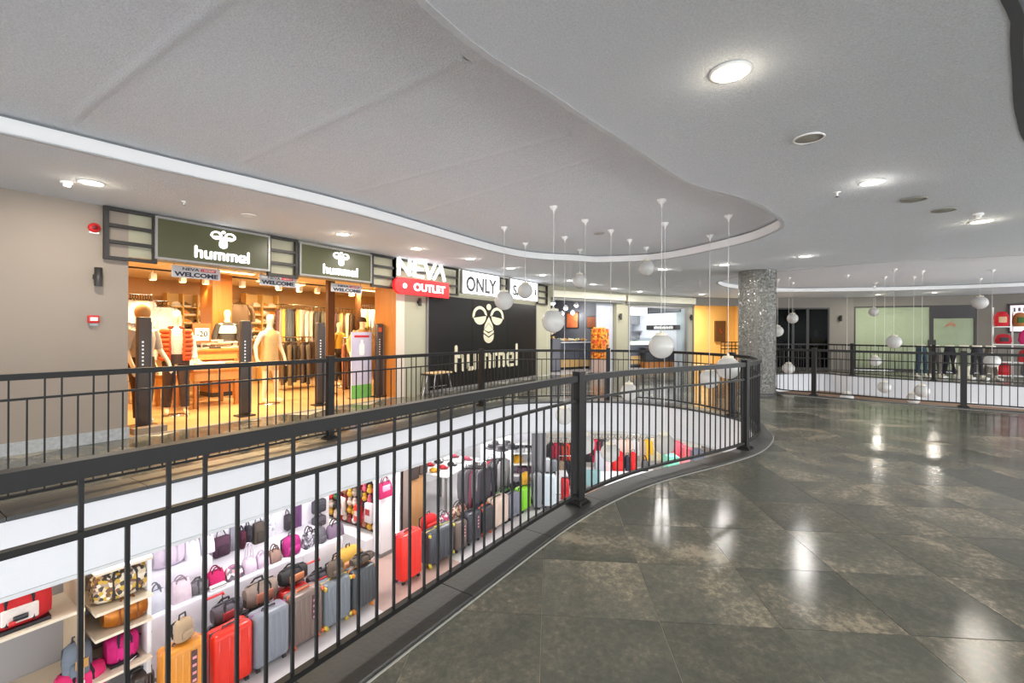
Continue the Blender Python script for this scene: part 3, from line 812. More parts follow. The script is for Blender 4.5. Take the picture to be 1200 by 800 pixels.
def blockword(parent, x, z, h, mm, y0, y1, cover=None):
    """rounded block lettering h-u-m-m-e-l, x = left edge, h = height of the small letters"""
    t = h * .24; W_ = h * .86; gap = h * .21; Z = z
    def letter(rects, x):
        mb = MB()
        for (a, b, c_, d) in rects:
            q = min(t * .3, (c_ - a) * .3, (d - b) * .3)
            mb.prism([(x + a + q, Z + b), (x + c_ - q, Z + b), (x + c_, Z + b + q), (x + c_, Z + d - q), (x + c_ - q, Z + d), (x + a + q, Z + d), (x + a, Z + d - q), (x + a, Z + b + q)], y1, y0, 'y')
        mb.build('letter', mm, parent)
    w6 = W_ * 1.5
    for ch in 'hummel':
        if ch == 'h': R = [(0, 0, t, h * 1.5), (t, h - t, W_ - t * .4, h), (W_ - t, 0, W_, h - t * .35)]; wd = W_
        elif ch == 'u': R = [(0, t * .35, t, h), (t * .4, 0, W_ - t, t), (W_ - t, 0, W_, h)]; wd = W_
        elif ch == 'm': R = [(0, 0, t, h), (t, h - t, w6 - t * .4, h), (w6 / 2 - t / 2, 0, w6 / 2 + t / 2, h - t), (w6 - t, 0, w6, h - t * .35)]; wd = w6
        elif ch == 'e': R = [(0, t * .35, t, h - t * .35), (t * .4, h - t, W_ - t * .4, h), (W_ - t, h * .44, W_, h - t * .35), (t, h * .44 - t * .33, W_, h * .44 + t * .33), (t * .4, 0, W_, t * .8)]; wd = W_
        else: R = [(0, 0, t, h * 1.5)]; wd = t
        letter(R, x); x += wd + gap
    return x
def word_len(h): return h * (.86 * 3 + .86 * 1.5 * 2 + .26) + 5 * h * .21
def logo_sign(pl, pr, label):
    x0, zt = wz(*pl); x1, zb_ = wz(*pr); x0b = x0; H0 = zb_; 
    t = thing('shop_sign', label, 'sign', (x0, YS - .02, zb_))
    w_, h_ = x1 - x0, zt - zb_
    MB().box2((0, -.03, 0), (w_, .05, h_)).build('face', m_green, t)
    mb = MB(); f = .03
    mb.box2((-f, -.045, -f), (w_ + f, .05, 0)); mb.box2((-f, -.045, h_), (w_ + f, .05, h_ + f)); mb.box2((-f, -.045, 0), (0, .05, h_)); mb.box2((w_, -.045, 0), (w_ + f, .05, h_))
    mb.build('frame', m_alu, t)
    cx = w_ * .55 if pl[0] < 250 else w_ * .54
    hh = h_ * .225; L = word_len(hh)
    blockword(t, cx - L / 2, h_ * .10, hh, m_glow, -.03, -.05)
    bee(t, (cx, h_ * .70), h_ * .53, m_glow, -.03, -.05)
    return t
logo_sign((183, 256), (312, 316), 'wide olive green lightbox with white bee emblem, first from the left')
logo_sign((351, 286), (432, 330), 'narrower olive green lightbox with white bee emblem, second from the left')
# white letters over the red pill sign
x0, zt = wz(463, 304); x1, zb_ = wz(519, 329)
t = thing('shop_sign', 'raised white letters standing above the red rounded sign', 'sign', ((x0 + x1) / 2, YS - .08, zb_))
zt2 = wz(519, 312)[1]; hgt = (zt2 - zb_)
L = x1 - x0; mbx = [('N', [(-.5, 0), (-.5, 1), (-.44, 1), (-.29, .3), (-.29, 1), (-.23, 1), (-.23, 0), (-.29, 0), (-.44, .7), (-.44, 0)])]
def stroke(pts, th, nm):
    mb = MB()
    for a, b in zip(pts, pts[1:]):
        a = Vector((a[0] * L, 0, a[1] * hgt)); b = Vector((b[0] * L, 0, b[1] * hgt)); e = (b - a).normalized() * th * .4
        mb.bar(a - e, b + e, .05, th)
    mb.build(nm, m_glow, t)
th = hgt * .15
stroke([(-.48, 0), (-.48, .93), (-.27, .05), (-.27, .95)], th, 'letter')
stroke([(.0, .03), (-.17, .03), (-.17, .5), (-.02, .5), (-.17, .5), (-.17, .93), (.0, .93)], th, 'letter')
stroke([(.05, .95), (.14, .03), (.26, .95)], th, 'letter')
stroke([(.24, .03), (.40, .92), (.48, .0)], th, 'letter')
m_red = mat('lit_red_sign_face', (205, 28, 34), .4, 0, .04, 3, emit=.5, ecol=(220, 24, 30))
x0, zt = wz(460, 324); x1, zb_ = wz(521, 349); h_ = wz(490, 328)[1] - wz(490, 347)[1]
t = thing('shop_sign', 'red rounded sign with white capital letters and a dot', 'sign', ((x0 + x1) / 2, YS - .1, (zt + zb_) / 2 - .01))
w_ = x1 - x0; rr = h_ * .5
MB().prism(arc((-w_ / 2 + rr * .6, 0), rr * .98, 100, 260, 10) + [(w_ / 2, -rr), (w_ / 2, rr)], -.05, .03, 'y').build('face', m_red, t)
lettering('lettering', 'OUTLET', h_ * .62, m_glow, t, (w_ * .1, -.055, 0), .012, .007, w_ * .62)
MB().prism(arc((-w_ * .37, 0), .055, 0, 345, 16), -.062, -.05, 'y').build('dot', m_glow, t)
def white_sign(p0, p1, word, label, sub=None):
    x0 = wz(*p0)[0]; x1 = wz(*p1)[0]; zt = min(wz(*p0)[1], cz((x1, YS)) - .03); zb_ = wz(*p1)[1]
    t = thing('shop_sign', label, 'sign', (x0, YS - .02, zb_)); w_, h_ = x1 - x0, zt - zb_
    MB().box2((0, -.04, 0), (w_, .05, h_)).build('face', m_signw, t)
    mb = MB(); f = .012
    mb.box2((-f, -.045, -f), (w_ + f, .055, 0)); mb.box2((-f, -.045, h_), (w_ + f, .055, h_ + f)); mb.box2((-f, -.045, 0), (0, .055, h_)); mb.box2((w_, -.045, 0), (w_ + f, .055, h_)); mb.build('frame', m_alu, t)
    for txt, px, wd, hg in sub:
        lettering('lettering', txt, hg, m_ink, t, ((px - p0[0]) / (p1[0] - p0[0]) * w_, -.046, h_ * .44), .008, .013, wd * w_)
    return t
white_sign((540, 316), (583, 348), 'ONLY', 'square white lightbox with one dark four-letter word', [('ONLY', 561.5, .82, .55)])
white_sign((596, 325), (628, 353), 'SA R', 'white lightbox with dark letters partly hidden by a globe lamp', [('SA', 604.5, .36, .42), ('R', 625.6, .1, .3)])

# ---------------------------------------------------------------- fittings on the left wall
def onwall(px, py, y=YW): q = on_y(px, py, y); return (q.x, q.y, q.z)
m_redp = mat('red_plastic', (196, 30, 32), .35, 0, .05, 8)
t = thing('alarm_sounder', 'red round fire alarm sounder on the beige wall beside the lattice', 'alarm', onwall(110, 267))
Mx = Matrix.Rotation(PI / 2, 4, 'X')
q = MB(); q.lathe([(.062, 0), (.062, .03), (.05, .05), (.02, .055)], 20); q.v = [tuple(Mx @ Vector(p)) for p in q.v]; q.build('body', m_redp, t)
q = MB(); q.lathe([(.032, .05), (.03, .06), (0, .062)], 14); q.v = [tuple(Mx @ Vector(p)) for p in q.v]; q.build('grille', mat('dark_red_grille', (110, 14, 18), .5), t)
MB().box2((-.05, -.02, -.075), (.05, 0, -.05)).build('back_box', m_wp, t)
t = thing('wall_light', 'dark grey tube shaped wall light on the beige wall', 'wall light', onwall(112, 324.5))
MB().lathe([(.042, -.12), (.042, .12), (.034, .12), (.034, .1), (0, .1)], 18, (.01, -.075, 0)).build('tube', m_dark, t); MB().box2((-.03, -.04, -.03), (.03, 0, .03)).build('bracket', m_dark, t)
t = thing('fire_call_point', 'red and white square fire alarm button on the beige wall', 'alarm button', onwall(109, 374))
MB().rbox((0, -.02, 0), (.115, .04, .10), .008).build('body', m_redp, t); MB().box2((-.038, -.044, -.02), (.038, -.04, .026)).build('glass_panel', m_wp, t); MB().box2((-.045, -.035, -.085), (.045, 0, -.052)).build('cover_box', mat('grey_plastic', (150, 150, 150), .5), t)
def sconce(px, py, P, Q, label):
    p = on_pq(px, py, P, Q); rz = math.atan2(Q.y - P.y, Q.x - P.x)
    t = thing('wall_light', label, 'wall light', p, rz)
    MB().lathe([(.05, -.12), (.05, .12), (.04, .12), (0, .11)], 14, (0, -.09, 0)).build('tube', m_dark, t); MB().box2((-.03, -.05, -.03), (.03, 0, .03)).build('bracket', m_dark, t)

# ---------------------------------------------------------------- generators for goods
ORD = 'first second third fourth fifth sixth seventh eighth ninth tenth eleventh twelfth thirteenth fourteenth fifteenth sixteenth'.split()
def ordinal(i, n):
    if i == 0: return 'leftmost'
    if i == n - 1: return 'rightmost'
    return ORD[i] + ' from left' if i < n / 2 else ORD[n - 1 - i] + ' from right'
def colour_name(c):
    import colorsys
    h, s, v = colorsys.rgb_to_hsv(*[x / 255 for x in c]); h *= 360
    if s < .13: return 'white' if v > .85 else 'pale grey' if v > .68 else 'grey' if v > .42 else 'dark grey' if v > .22 else 'black'
    if s < .22 and v > .8: return 'cream' if 20 < h < 80 else 'pale blue' if h > 180 and h < 270 else 'pale pink'
    dk = 'dark ' if v < .45 else ''
    if h < 12 or h > 345: return dk + ('pink' if s < .55 and v > .7 else 'red')
    if h < 42: return (dk + 'brown') if v < .72 else 'tan' if s < .6 else 'orange'
    if h < 68: return 'olive' if v < .5 else 'yellow'
    if h < 165: return dk + 'green'
    if h < 260: return dk + 'blue'
    if h < 300: return dk + 'purple'
    return dk + 'pink'
def hanger(parent, w_=.2):
    MB().tube([(-w_, 0, -.03), (-.03, 0, .05), (0, 0, .06), (0, 0, .10), (.02, 0, .125), (0, 0, .14)], .006, 5).tube([(.03 * 0, 0, .06), (w_, 0, -.03)], .006, 5).build('hanger', m_dark, parent)
def shirt_mesh(w_, h_, c, sleeve=.55, c2=None, th=.05):
    """a hanging top, front to -y, collar at z = 0"""
    a = w_ / 2; s = sleeve
    body = [(-a * .28, 0), (-a * .8, -.04), (-a * .86, -h_ * .4), (-a * .82, -h_), (a * .82, -h_), (a * .86, -h_ * .4), (a * .8, -.04), (a * .28, 0), (0, -.05)]
    mb = MB(); n = 6
    rings = []
    for i in range(n + 1):
        t = i / n; z = -.01 - (h_ - .01) * t; ww = a * (.62 + .24 * min(1, t * 4)) * (1 - .05 * math.sin(t * 3)); d = th * (.6 + .5 * math.sin(PI * min(1, t + .15)))
        rings.append([(ww * math.cos(2 * PI * j / 12), d * math.sin(2 * PI * j / 12) * (1 + .35 * math.sin(j * 2.3 + i)), z) for j in range(12)])
    mb.loft(rings, 0)
    for q in (-1, 1):
        L = h_ * s
        mb.tube([(q * a * .62, 0, -.045), (q * a * .98, 0, -.10), (q * a * 1.12, -.01, -.10 - L * .5), (q * a * 1.1, -.015, -.10 - L)], [.05, .06, .052, .045], 8, 0)
    me_ = mb.mesh('garment_body', cmat(c)); return me_
def pants_mesh(w_, h_, c, th=.05):
    mb = MB(); a = w_ / 2
    for q in (-1, 1):
        mb.tube([(q * a * .42, 0, 0), (q * a * .5, 0, -h_ * .3), (q * a * .5, .0, -h_ * .7), (q * a * .48, 0, -h_)], [a * .5, a * .48, a * .36, a * .3], 8)
    return mb.mesh('garment_body', cmat(c))
def garment(kind, c, w_, h_, loc, rz, label, group=None, cat='garment', name=None):
    t = thing(name or {'p': 'hanging_trousers', 's': 'hanging_shirt', 'j': 'hanging_jacket'}[kind], label, cat, loc, rz, group)
    obj('fabric', shirt_mesh(w_, h_, c) if kind == 's' else shirt_mesh(w_, h_, c, .95) if kind == 'j' else pants_mesh(w_, h_, c), t)
    hanger(t, w_ * .38)
    return t
def rack_of(kind, cols, p, q, w_, h_, turn, label, group, rail=True, frame_label=None, floor_z=None):
    """a rail from p to q with one garment per colour"""
    p = Vector(p); q = Vector(q); d = q - p; n = len(cols); cache = {}; a = math.atan2(d.y, d.x)
    for i, c in enumerate(cols):
        pos = p + d * ((i + .5) / n); kd = kind[i % len(kind)]; hh = h_ * random.uniform(.93, 1.04)
        loc = (pos.x, pos.y, pos.z - .135); rz = a + turn + random.uniform(-.12, .12)
        lb = '%s %s, %s of %s' % (colour_name(c), {'p': 'trousers', 's': 'top', 'j': 'jacket'}[kd], ordinal(i, n), group)
        if (kd, c) in cache: copy_tree(cache[(kd, c)], loc, rz, lb)
        else: cache[(kd, c)] = garment(kd, c, w_, hh, loc, rz, lb, group)
    if rail:
        t = thing('clothes_rail', frame_label, 'clothes rail', (p.x, p.y, floor_z if floor_z is not None else p.z)); zz = p.z - t.location.z
        MB().tube([(0, 0, zz), (d.x, d.y, zz)], .014, 8).build('rail', m_chrome, t)
        if floor_z is not None:
            for e in (Vector((0, 0, 0)), d):
                MB().tube([(e.x, e.y, 0), (e.x, e.y, zz)], .014, 8).build('upright', m_chrome, t)
                s_ = Vector((-d.y, d.x, 0)).normalized() * .22
                MB().tube([(e.x - s_.x, e.y - s_.y, .015), (e.x + s_.x, e.y + s_.y, .015)], .014, 8).build('foot', m_chrome, t)
        else:
            b = Vector((-d.y, d.x, 0)).normalized() * .3
            for e in (.05, .95):
                ee = d * e; MB().tube([(ee.x, ee.y, zz), (ee.x + b.x, ee.y + b.y, zz)], .01, 6).build('bracket', m_dark, t)
    return cache
def body_mesh(H=1.8, arms=((.05, .02), (.05, .02)), stance=(.0, .0), head=True, legs=True, fingers=True, hand_out=0):
    """shop dummy as one skinned surface, facing -y; arms: (outward, forward) of each hand; stance: forward step of each foot"""
    k = H / 1.8; v = []; e = []; r = []
    def P(p, rad, par=None):
        v.append((p[0] * k, p[1] * k, p[2] * k)); r.append(tuple(x * k for x in rad) if isinstance(rad, tuple) else (rad * k, rad * k))
        if par is not None: e.append((par, len(v) - 1))
        return len(v) - 1
    pel = P((0, 0, .95), (.145, .10)); bel = P((0, 0, 1.10), (.125, .088), pel); che = P((0, -.005, 1.30), (.16, .105), bel)
    nb = P((0, .01, 1.46), (.075, .065), che)
    if head:
        nk = P((0, 0, 1.53), .05, nb); h1 = P((0, -.015, 1.61), (.062, .074), nk); h2 = P((0, -.01, 1.70), (.076, .092), h1); P((0, .005, 1.775), (.05, .06), h2)
    for s, (ao, af), st in ((1, arms[0], stance[0]), (-1, arms[1], stance[1])):
        sh = P((s * .175, 0, 1.41), .058, che); el = P((s * (.235 + ao * .8), .03 - af * .2, 1.15), .042, sh)
        wr = P((s * (.25 + ao), -.05 - af, .93 + abs(af) * .25), .03, el); hd = P((s * (.25 + ao), -.08 - af * 1.15, .855 + abs(af) * .3), (.036, .02), wr)
        if fingers:
            x0, y0, z0 = s * (.25 + ao), -.08 - af * 1.15, .855 + abs(af) * .3
            for q, ln in ((-.03, .075), (-.01, .09), (.01, .085), (.03, .07)):
                f1 = P((x0 + q * .5, y0 - abs(q) * .2, z0 - .04), .0105, hd); f2 = P((x0 + q * .7, y0 - .012, z0 - .04 - ln * .6), .009, f1); P((x0 + q * .7, y0 - .03, z0 - .04 - ln), .007, f2)
            t1 = P((x0 - s * .03, y0 - .03, z0 + .0), .011, hd); P((x0 - s * .04, y0 - .05, z0 - .045), .008, t1)
        if legs:
            hp = P((s * .09, 0, .89), (.09, .09), pel); kn = P((s * .105, -.02 - st * .55, .50), .058, hp); an = P((s * .12, .01 - st, .09), .038, kn)
            P((s * .13, -.15 - st, .035), (.04, .028), an); 
    return skin(v, e, r, 1)
def set_mat(me, m_):
    me.materials.clear(); me.materials.append(m_); return me
def limb_cloth(parts, H=1.8):
    """clothing: tubes round body joints, parts = list of (points, radii)"""
    mb = MB(); k = H / 1.8
    for pts, rr in parts: mb.tube([tuple(c * k for c in p) for p in pts], [x * k for x in rr], 12)
    return mb
def oval(rings, n=16):
    return [[(rx * math.cos(2 * PI * j / n), y + ry * math.sin(2 * PI * j / n), z) for j in range(n)] for rx, ry, y, z in rings]
def trousers(parent, c, H=1.8, stance=(0, 0), zend=.12):
    k = H / 1.8; mb = MB()
    mb.loft([[tuple(q * k for q in p) for p in ring] for ring in oval([(.165, .125, 0, 1.03), (.175, .13, 0, .95), (.18, .13, 0, .86)])], 0)
    for s, st in ((1, stance[0]), (-1, stance[1])):
        mb.tube([(s * .09 * k, 0, .90 * k), (s * .105 * k, (-.02 - st * .55) * k, .5 * k), (s * .12 * k, (.01 - st) * k, zend * k)], [.105 * k, .078 * k, .062 * k], 12)
    return mb.build('trousers', cmat(c), parent)
def top(parent, c, H=1.8, sleeves=0, arms=((.05, .02), (.05, .02)), name='shirt', zlow=.92, fat=1.0):
    k = H / 1.8; mb = MB()
    R = [(.165 * fat, .12 * fat, 0, zlow), (.16 * fat, .118 * fat, 0, 1.10), (.185 * fat, .128 * fat, -.005, 1.30), (.175 * fat, .11, 0, 1.40), (.10, .08, .005, 1.465), (.062, .06, .005, 1.485)]
    mb.loft([[tuple(q * k for q in p) for p in ring] for ring in oval(R)], 0)
    if sleeves:
        for s, (ao, af) in ((1, arms[0]), (-1, arms[1])):
            el = (s * (.235 + ao * .8), .03 - af * .2, 1.15); wr = (s * (.25 + ao), -.05 - af, .93 + abs(af) * .25)
            pts = [(s * .15, 0, 1.42), tuple(Vector((s * .175, 0, 1.41)).lerp(Vector(el), .5)), el]
            rr = [.075, .068, .06]
            if sleeves > 1: pts.append(wr); rr.append(.045)
            mb.tube([tuple(q * k for q in p) for p in pts], [x * k for x in rr], 10)
    return mb.build(name, cmat(c), parent)

# ---------------------------------------------------------------- sports shop interior
SB = 13.6; SCZ = 2.75; SL = 1.2; SR = 12.6
mb = MB(); mb.box2((SL, YW, -.02), (SR, SB, .004)); struct(mb.build('floor', m_plank))
mb = MB(); mb.box2((SL, YW + .2, SCZ), (SR, SB, SCZ + .1)); struct(mb.build('ceiling', mat('shop_ceiling_paint', (236, 222, 190), .8, 0, .04, 2)))
m_shopwall = wood_mat('shop_wall_wood', (206, 172, 124), (190, 150, 100), 1.2, .55)
mb = MB(); mb.box2((SL, SB, 0), (SR, SB + .1, SCZ)); struct(mb.build('wall_back', m_shopwall))
mb = MB(); mb.box2((SL - .1, YW + .2, 0), (SL, SB, SCZ)); struct(mb.build('wall_left', m_shopwall))
mb = MB(); mb.box2((SR, YW + .7, 0), (SR + .1, SB, SCZ)); mb.box2((SX1, YW + .68, 0), (SR, YW + .74, SCZ)); struct(mb.build('wall_right', m_shopwall))
mb = MB(); mb.box2((SX0, YW - .02, -.01), (SX1, YW + .06, .008)); struct(mb.build('trim_7', m_alu))
WARM = (1, .73, .40)
lamp_panel = mat('warm_light_panel', (255, 226, 160), .5, 0, 0, emit=7, ecol=(255, 214, 130))
for i, (px, py, y) in enumerate(((160, 308, 9.0), (262, 322, 10.2), (330, 346, 11.4), (425, 345, 11.2), (300, 330, 9.2))):
    x = on_y(px, py, y).x
    t = thing('ceiling_light', 'long warm fluorescent fitting on the sports shop ceiling, number %s from the left' % ('one', 'two', 'three', 'four', 'five')[i], 'ceiling light', (x, y, SCZ), 0, 'warm fluorescent fittings in the sports shop')
    MB().box2((-.62, -.07, -.05), (.62, .07, 0)).build('housing', m_wp, t); MB().box2((-.6, -.05, -.062), (.6, .05, -.05)).build('tube_cover', lamp_panel, t)
    light('lamp', 'AREA', t, (0, 0, -.08), 75, WARM, 1.2, None, None, .1)
t = thing('light_track', 'ceiling track carrying the row of spotlights in the sports shop', 'light track', (4, 11.4, SCZ)); MB().box2((-1.6, -.02, -.03), (7, .02, 0)).build('track', m_dark, t)
sp_me = MB().box2((-.05, -.06, -.2), (.05, .06, -.06)).box2((-.012, -.012, -.06), (.012, .012, 0)).mesh('spot_body', m_wp)
for i, px in enumerate((179, 214, 241, 284, 327, 351, 372, 412)):
    x = on_y(px, 335, 11.4).x
    t = thing('spotlight', 'white box spotlight, %s on the sports shop ceiling track' % ordinal(i, 8), 'spotlight', (x, 11.4, SCZ - .03), 0, 'spotlights on the sports shop track')
    obj('body', sp_me, t); MB().box2((-.04, -.05, -.206), (.04, .05, -.2)).build('lens', lamp_panel, t)
    light('lamp', 'SPOT', t, (0, 0, -.22), 62, WARM, .05, (math.radians(32), 0, 0), None)
# wood clad pillar
x0 = on_y(249, 360, 11.2).x; x1 = on_y(272, 360, 11.2).x
t = thing('shop_pillar', 'honey wood clad square pillar standing inside the sports shop', 'pillar', ((x0 + x1) / 2, 11.5, 0)); MB().box2((-(x1 - x0) / 2, -.3, .1), ((x1 - x0) / 2, .3, SCZ)).build('cladding', m_wood, t); MB().box2((-(x1 - x0) / 2 - .01, -.31, 0), ((x1 - x0) / 2 + .01, .31, .1)).build('plinth', m_dark, t)
for px, w_, y, lab in ((387, .09, 9.6, 'slim dark brown post hanging left in front of the right clothes racks'), (419.5, .07, 11.4, 'slim dark brown post behind the mannequin with the cap')):
    x = on_y(px, 360, y).x; t = thing('display_post', lab, 'post', (x, y, 0)); MB().box2((-w_, -.05, .02), (w_, .05, SCZ)).build('column', mat('brown_lacquer', (84, 52, 26), .45), t); MB().box2((-w_ - .03, -.08, 0), (w_ + .03, .08, .02)).build('foot', m_dark, t)
# shoe walls
shoe_cols = [(240, 236, 224), (60, 50, 44), (222, 150, 70), (236, 230, 210), (120, 96, 70), (246, 240, 230)]
def shoe_mesh(c):
    mb = MB(); mb.rbox((0, 0, .02), (.27, .10, .04), .018, 1, 1)
    mb.loft([[(x + .0, y * 1, z) for y, z in ((-.042 * a, .04), (.042 * a, .04), (.034 * a, .04 + h), (-.034 * a, .04 + h))] for x, a, h in ((-.125, .7, .05), (-.07, 1, .085), (-.01, 1, .085), (.05, .95, .05), (.10, .9, .035), (.128, .5, .02))], 0)
    return mb.mesh('shoe_body', [cmat(c, kind='plastic'), cmat((240, 240, 235), kind='plastic')])
shoes = [shoe_mesh(c) for c in shoe_cols]
def shoe_wall(px0, px1, pyt, pyb, cols, rows, y, lab, glab):
    a = on_y(px0, pyt, y); b = on_y(px1, pyb, y); zt = on_y((px0 + px1) / 2, pyt, y).z; zb_ = on_y((px0 + px1) / 2, pyb, y).z
    t = thing('shoe_display', lab, 'shoe shelf', (a.x, y, 0)); W_ = b.x - a.x
    MB().box2((0, .26, zb_ - .25), (W_, .30, zt + .12)).build('back_panel', mat('lit_shoe_back', (232, 200, 136), .5), t)
    for x in [W_ * i / cols for i in range(cols + 1)]: MB().box2((x - .015, 0, 0), (x + .015, .28, zt + .12)).build('upright', mat('brass_frame', (224, 186, 110), .4), t)
    dz = (zt - zb_) / rows
    for i in range(rows):
        z = zb_ + dz * i; MB().box2((0, 0, z - .02), (W_, .28, z)).build('shelf', mat('brass_frame', (0, 0, 0)), t)
        for j in range(cols * 2):
            x = W_ * (j + .5) / (cols * 2)
            if random.random() < .1: continue
            kk = random.randrange(6)
            o = obj('shoe', shoes[kk], None, (a.x + x, y + .12, z + .001), random.uniform(-.3, .3))
            tag(o, '%s trainer, %s in the %s row of the %s' % (colour_name(shoe_cols[kk]), ordinal(j, cols * 2), ('bottom', 'second lowest', 'middle', 'second highest', 'top')[i], glab.split('on the ')[1].split(' of the')[0]), 'shoe', glab)
shoe_wall(197, 249, 350, 398, 3, 5, 12.9, 'lit shoe wall left of the wooden pillar', 'trainers on the shoe wall left of the wooden pillar')
shoe_wall(289, 326, 350, 398, 2, 5, 13.1, 'lit shoe wall right of the wooden pillar, behind the pale mannequin', 'trainers on the shoe wall right of the wooden pillar')
# clothes on the walls
WH = [(238, 238, 240), (230, 232, 238), (240, 234, 222), (214, 216, 226)]
def zrow(px, py, y): return on_y(px, py, y)
p = zrow(151, 344, 12.2); q = zrow(178, 345, 12.2)
rack_of('s', [random.choice(WH) for _ in range(9)], (p.x, 12.2, p.z), (q.x, 12.2, p.z), .5, .75, 1.1, 'white top hanging on the upper left rail of the sports shop', 'white tops on the upper left rail', True, 'upper clothes rail at the left end of the sports shop')
p = zrow(178, 352, 12.4); q = zrow(198, 353, 12.4)
rack_of('s', WH, (p.x, 12.4, p.z), (q.x, 12.4, p.z), .55, .62, .3, 'white top hanging left of the shoe wall, behind the masked head', 'white tops left of the shoe wall', True, 'short clothes rail directly left of the shoe wall')
p = zrow(151, 388, 11.6); q = zrow(160, 388, 11.6)
rack_of('j', [(176, 160, 110), (96, 70, 52), (160, 90, 50)], (p.x, 11.6, p.z), (q.x, 11.6, p.z), .5, .8, 1.1, 'earth coloured jacket low at the left edge of the sports shop', 'jackets low at the left edge', True, 'low clothes rail at the left edge of the sports shop', 0)
a = zrow(281, 350, 11.9); garment('s', (92, 70, 50), .62, .62, (a.x, 11.9, a.z - .13), .15, 'dark brown T-shirt with pale print hanging right of the wooden pillar', None)
b = thing('clothes_rail', 'short wall arm holding the dark brown T-shirt', 'clothes rail', (a.x, 11.9, a.z)); MB().tube([(0, 0, .005), (0, 1.7, .005)], .01, 6).build('arm', m_chrome, b)
UP_ = [(96, 64, 70), (150, 140, 130), (206, 170, 70), (70, 74, 82), (84, 92, 108), (78, 86, 104), (64, 68, 78), (92, 60, 40), (214, 176, 110), (232, 226, 214), (236, 232, 222)]
p = zrow(328, 356, 12.6); q = zrow(357, 358, 12.6)
rack_of('j', UP_, (p.x, 12.6, p.z), (q.x, 12.6, p.z), .55, .85, .75, 'coloured jacket on the long upper rail of the sports shop', 'jackets on the long upper rail', True, 'long upper clothes rail at the middle of the sports shop')
p = zrow(361, 359, 12.6); q = zrow(386, 361, 12.6)
rack_of('j', [(234, 230, 222), (210, 204, 194), (96, 92, 90), (110, 108, 104), (120, 116, 110), (236, 232, 214)], (p.x, 12.6, p.z), (q.x, 12.6, p.z), .55, .85, .75, 'grey or white jacket on the upper rail left of the brown post', 'grey and white jackets left of the brown post', True, 'upper clothes rail ending at the slim brown post')
p = zrow(392, 361, 12.2); q = zrow(414, 363, 12.2)
rack_of('j', [(110, 70, 80), (58, 44, 34), (196, 140, 80), (80, 54, 34), (220, 204, 170), (74, 54, 40)], (p.x, 12.2, p.z), (q.x, 12.2, p.z), .5, .8, .75, 'brown or plum jacket on the upper rail right of the brown post', 'brown jackets right of the brown post', True, 'upper clothes rail between the two slim brown posts')
p = zrow(424, 357, 11.6); q = zrow(441, 358, 11.6)
rack_of('s', [(240, 240, 244), (222, 226, 236), (214, 190, 90), (232, 236, 244), (244, 244, 246), (236, 238, 244)], (p.x, 11.6, p.z), (q.x, 11.6, p.z), .5, .85, .7, 'white or pale blue top on the rail beside the wooden reveal', 'pale tops beside the wooden reveal', True, 'upper clothes rail beside the wooden reveal')
p = zrow(408, 362, 11.9); q = zrow(418, 362, 11.9)
LOW = [(92, 72, 50), (66, 54, 44), (110, 92, 66), (74, 60, 54), (52, 46, 44), (126, 100, 70), (88, 70, 60), (60, 50, 60), (98, 86, 70), (78, 62, 50)]
p = zrow(330, 395, 11.2); q = zrow(366, 396, 11.2)
rack_of('jp', LOW, (p.x, 11.2, p.z), (q.x, 11.2, p.z), .5, 1.0, .9, 'dark earth coloured garment on the low floor rail of the sports shop', 'dark garments on the low middle rail', True, 'low freestanding clothes rail behind the pale mannequin', 0)
p = zrow(402, 396, 10.2); q = zrow(424, 396, 10.2)
rack_of('jp', [(150, 92, 66), (196, 160, 130), (110, 60, 52), (176, 116, 90), (90, 52, 44), (206, 180, 150)], (p.x, 10.2, p.z), (q.x, 10.2, p.z), .45, 1.15, .9, 'reddish brown garment on the low rail left of the poster stand', 'reddish garments left of the poster stand', True, 'low freestanding clothes rail left of the poster stand', 0)
p = zrow(349, 405, 11.08)
t = thing('sports_bag', 'dark round bag hanging low in front of the middle clothes rail', 'bag', (p.x, 11.08, p.z - .12)); MB().ball((0, 0, -.1), (.2, .13, .26), 14, 10).build('body', cmat((62, 50, 42)), t); MB().tube([(-.1, 0, .12), (-.02, .12, .30), (.02, .13, .30), (.1, 0, .12)], .014, 6).build('strap', cmat((40, 34, 30)), t)

# display tables with folded clothes
def table(px0, px1, py_top, y, dpt, lab, stacks, legs=True):
    a = on_y(px0, py_top, y); b = on_y(px1, py_top, y); H = on_y((px0 + px1) / 2, py_top, y).z
    t = thing('display_table', lab, 'table', (a.x, y, 0)); W_ = b.x - a.x
    MB().rbox((W_ / 2, dpt / 2, H - .03), (W_, dpt, .06), .008).build('top', m_wood, t)
    MB().box2((.05, .05, H - .22), (W_ - .05, dpt - .05, H - .06)).build('apron', wood_mat('pale_table_wood', (224, 174, 104), (206, 150, 80)), t)
    for x in (.08, W_ - .08):
        for yy in (.08, dpt - .08): MB().box2((x - .035, yy - .035, 0), (x + .035, yy + .035, H - .22)).build('leg', m_wood, t)
    for i in range(stacks):
        x = a.x + W_ * (i + .5) / stacks; k = random.randint(2, 5)
        for j in range(k):
            c = random.choice([(236, 230, 220), (210, 200, 186), (70, 66, 70), (222, 214, 214), (150, 130, 110), (240, 236, 228)])
            key = ('fold', c)
            if key not in _T: _T[key] = MB().rbox((0, 0, .02), (.27, .32, .038), .016, 2).mesh('folded_body', cmat(c))
            o = obj('folded_garment', _T[key], None, (x + random.uniform(-.015, .015), y + dpt * .42 + random.uniform(-.03, .03), H + j * .0385 + .001), random.uniform(-.1, .1))
            tag(o, '%s folded garment, %s in the %s stack on the %s' % (colour_name(c), ORD[j], ordinal(i, stacks), lab.split(' of the')[0]), 'folded clothes', 'folded clothes on the ' + lab.split(' of the')[0])
    return t
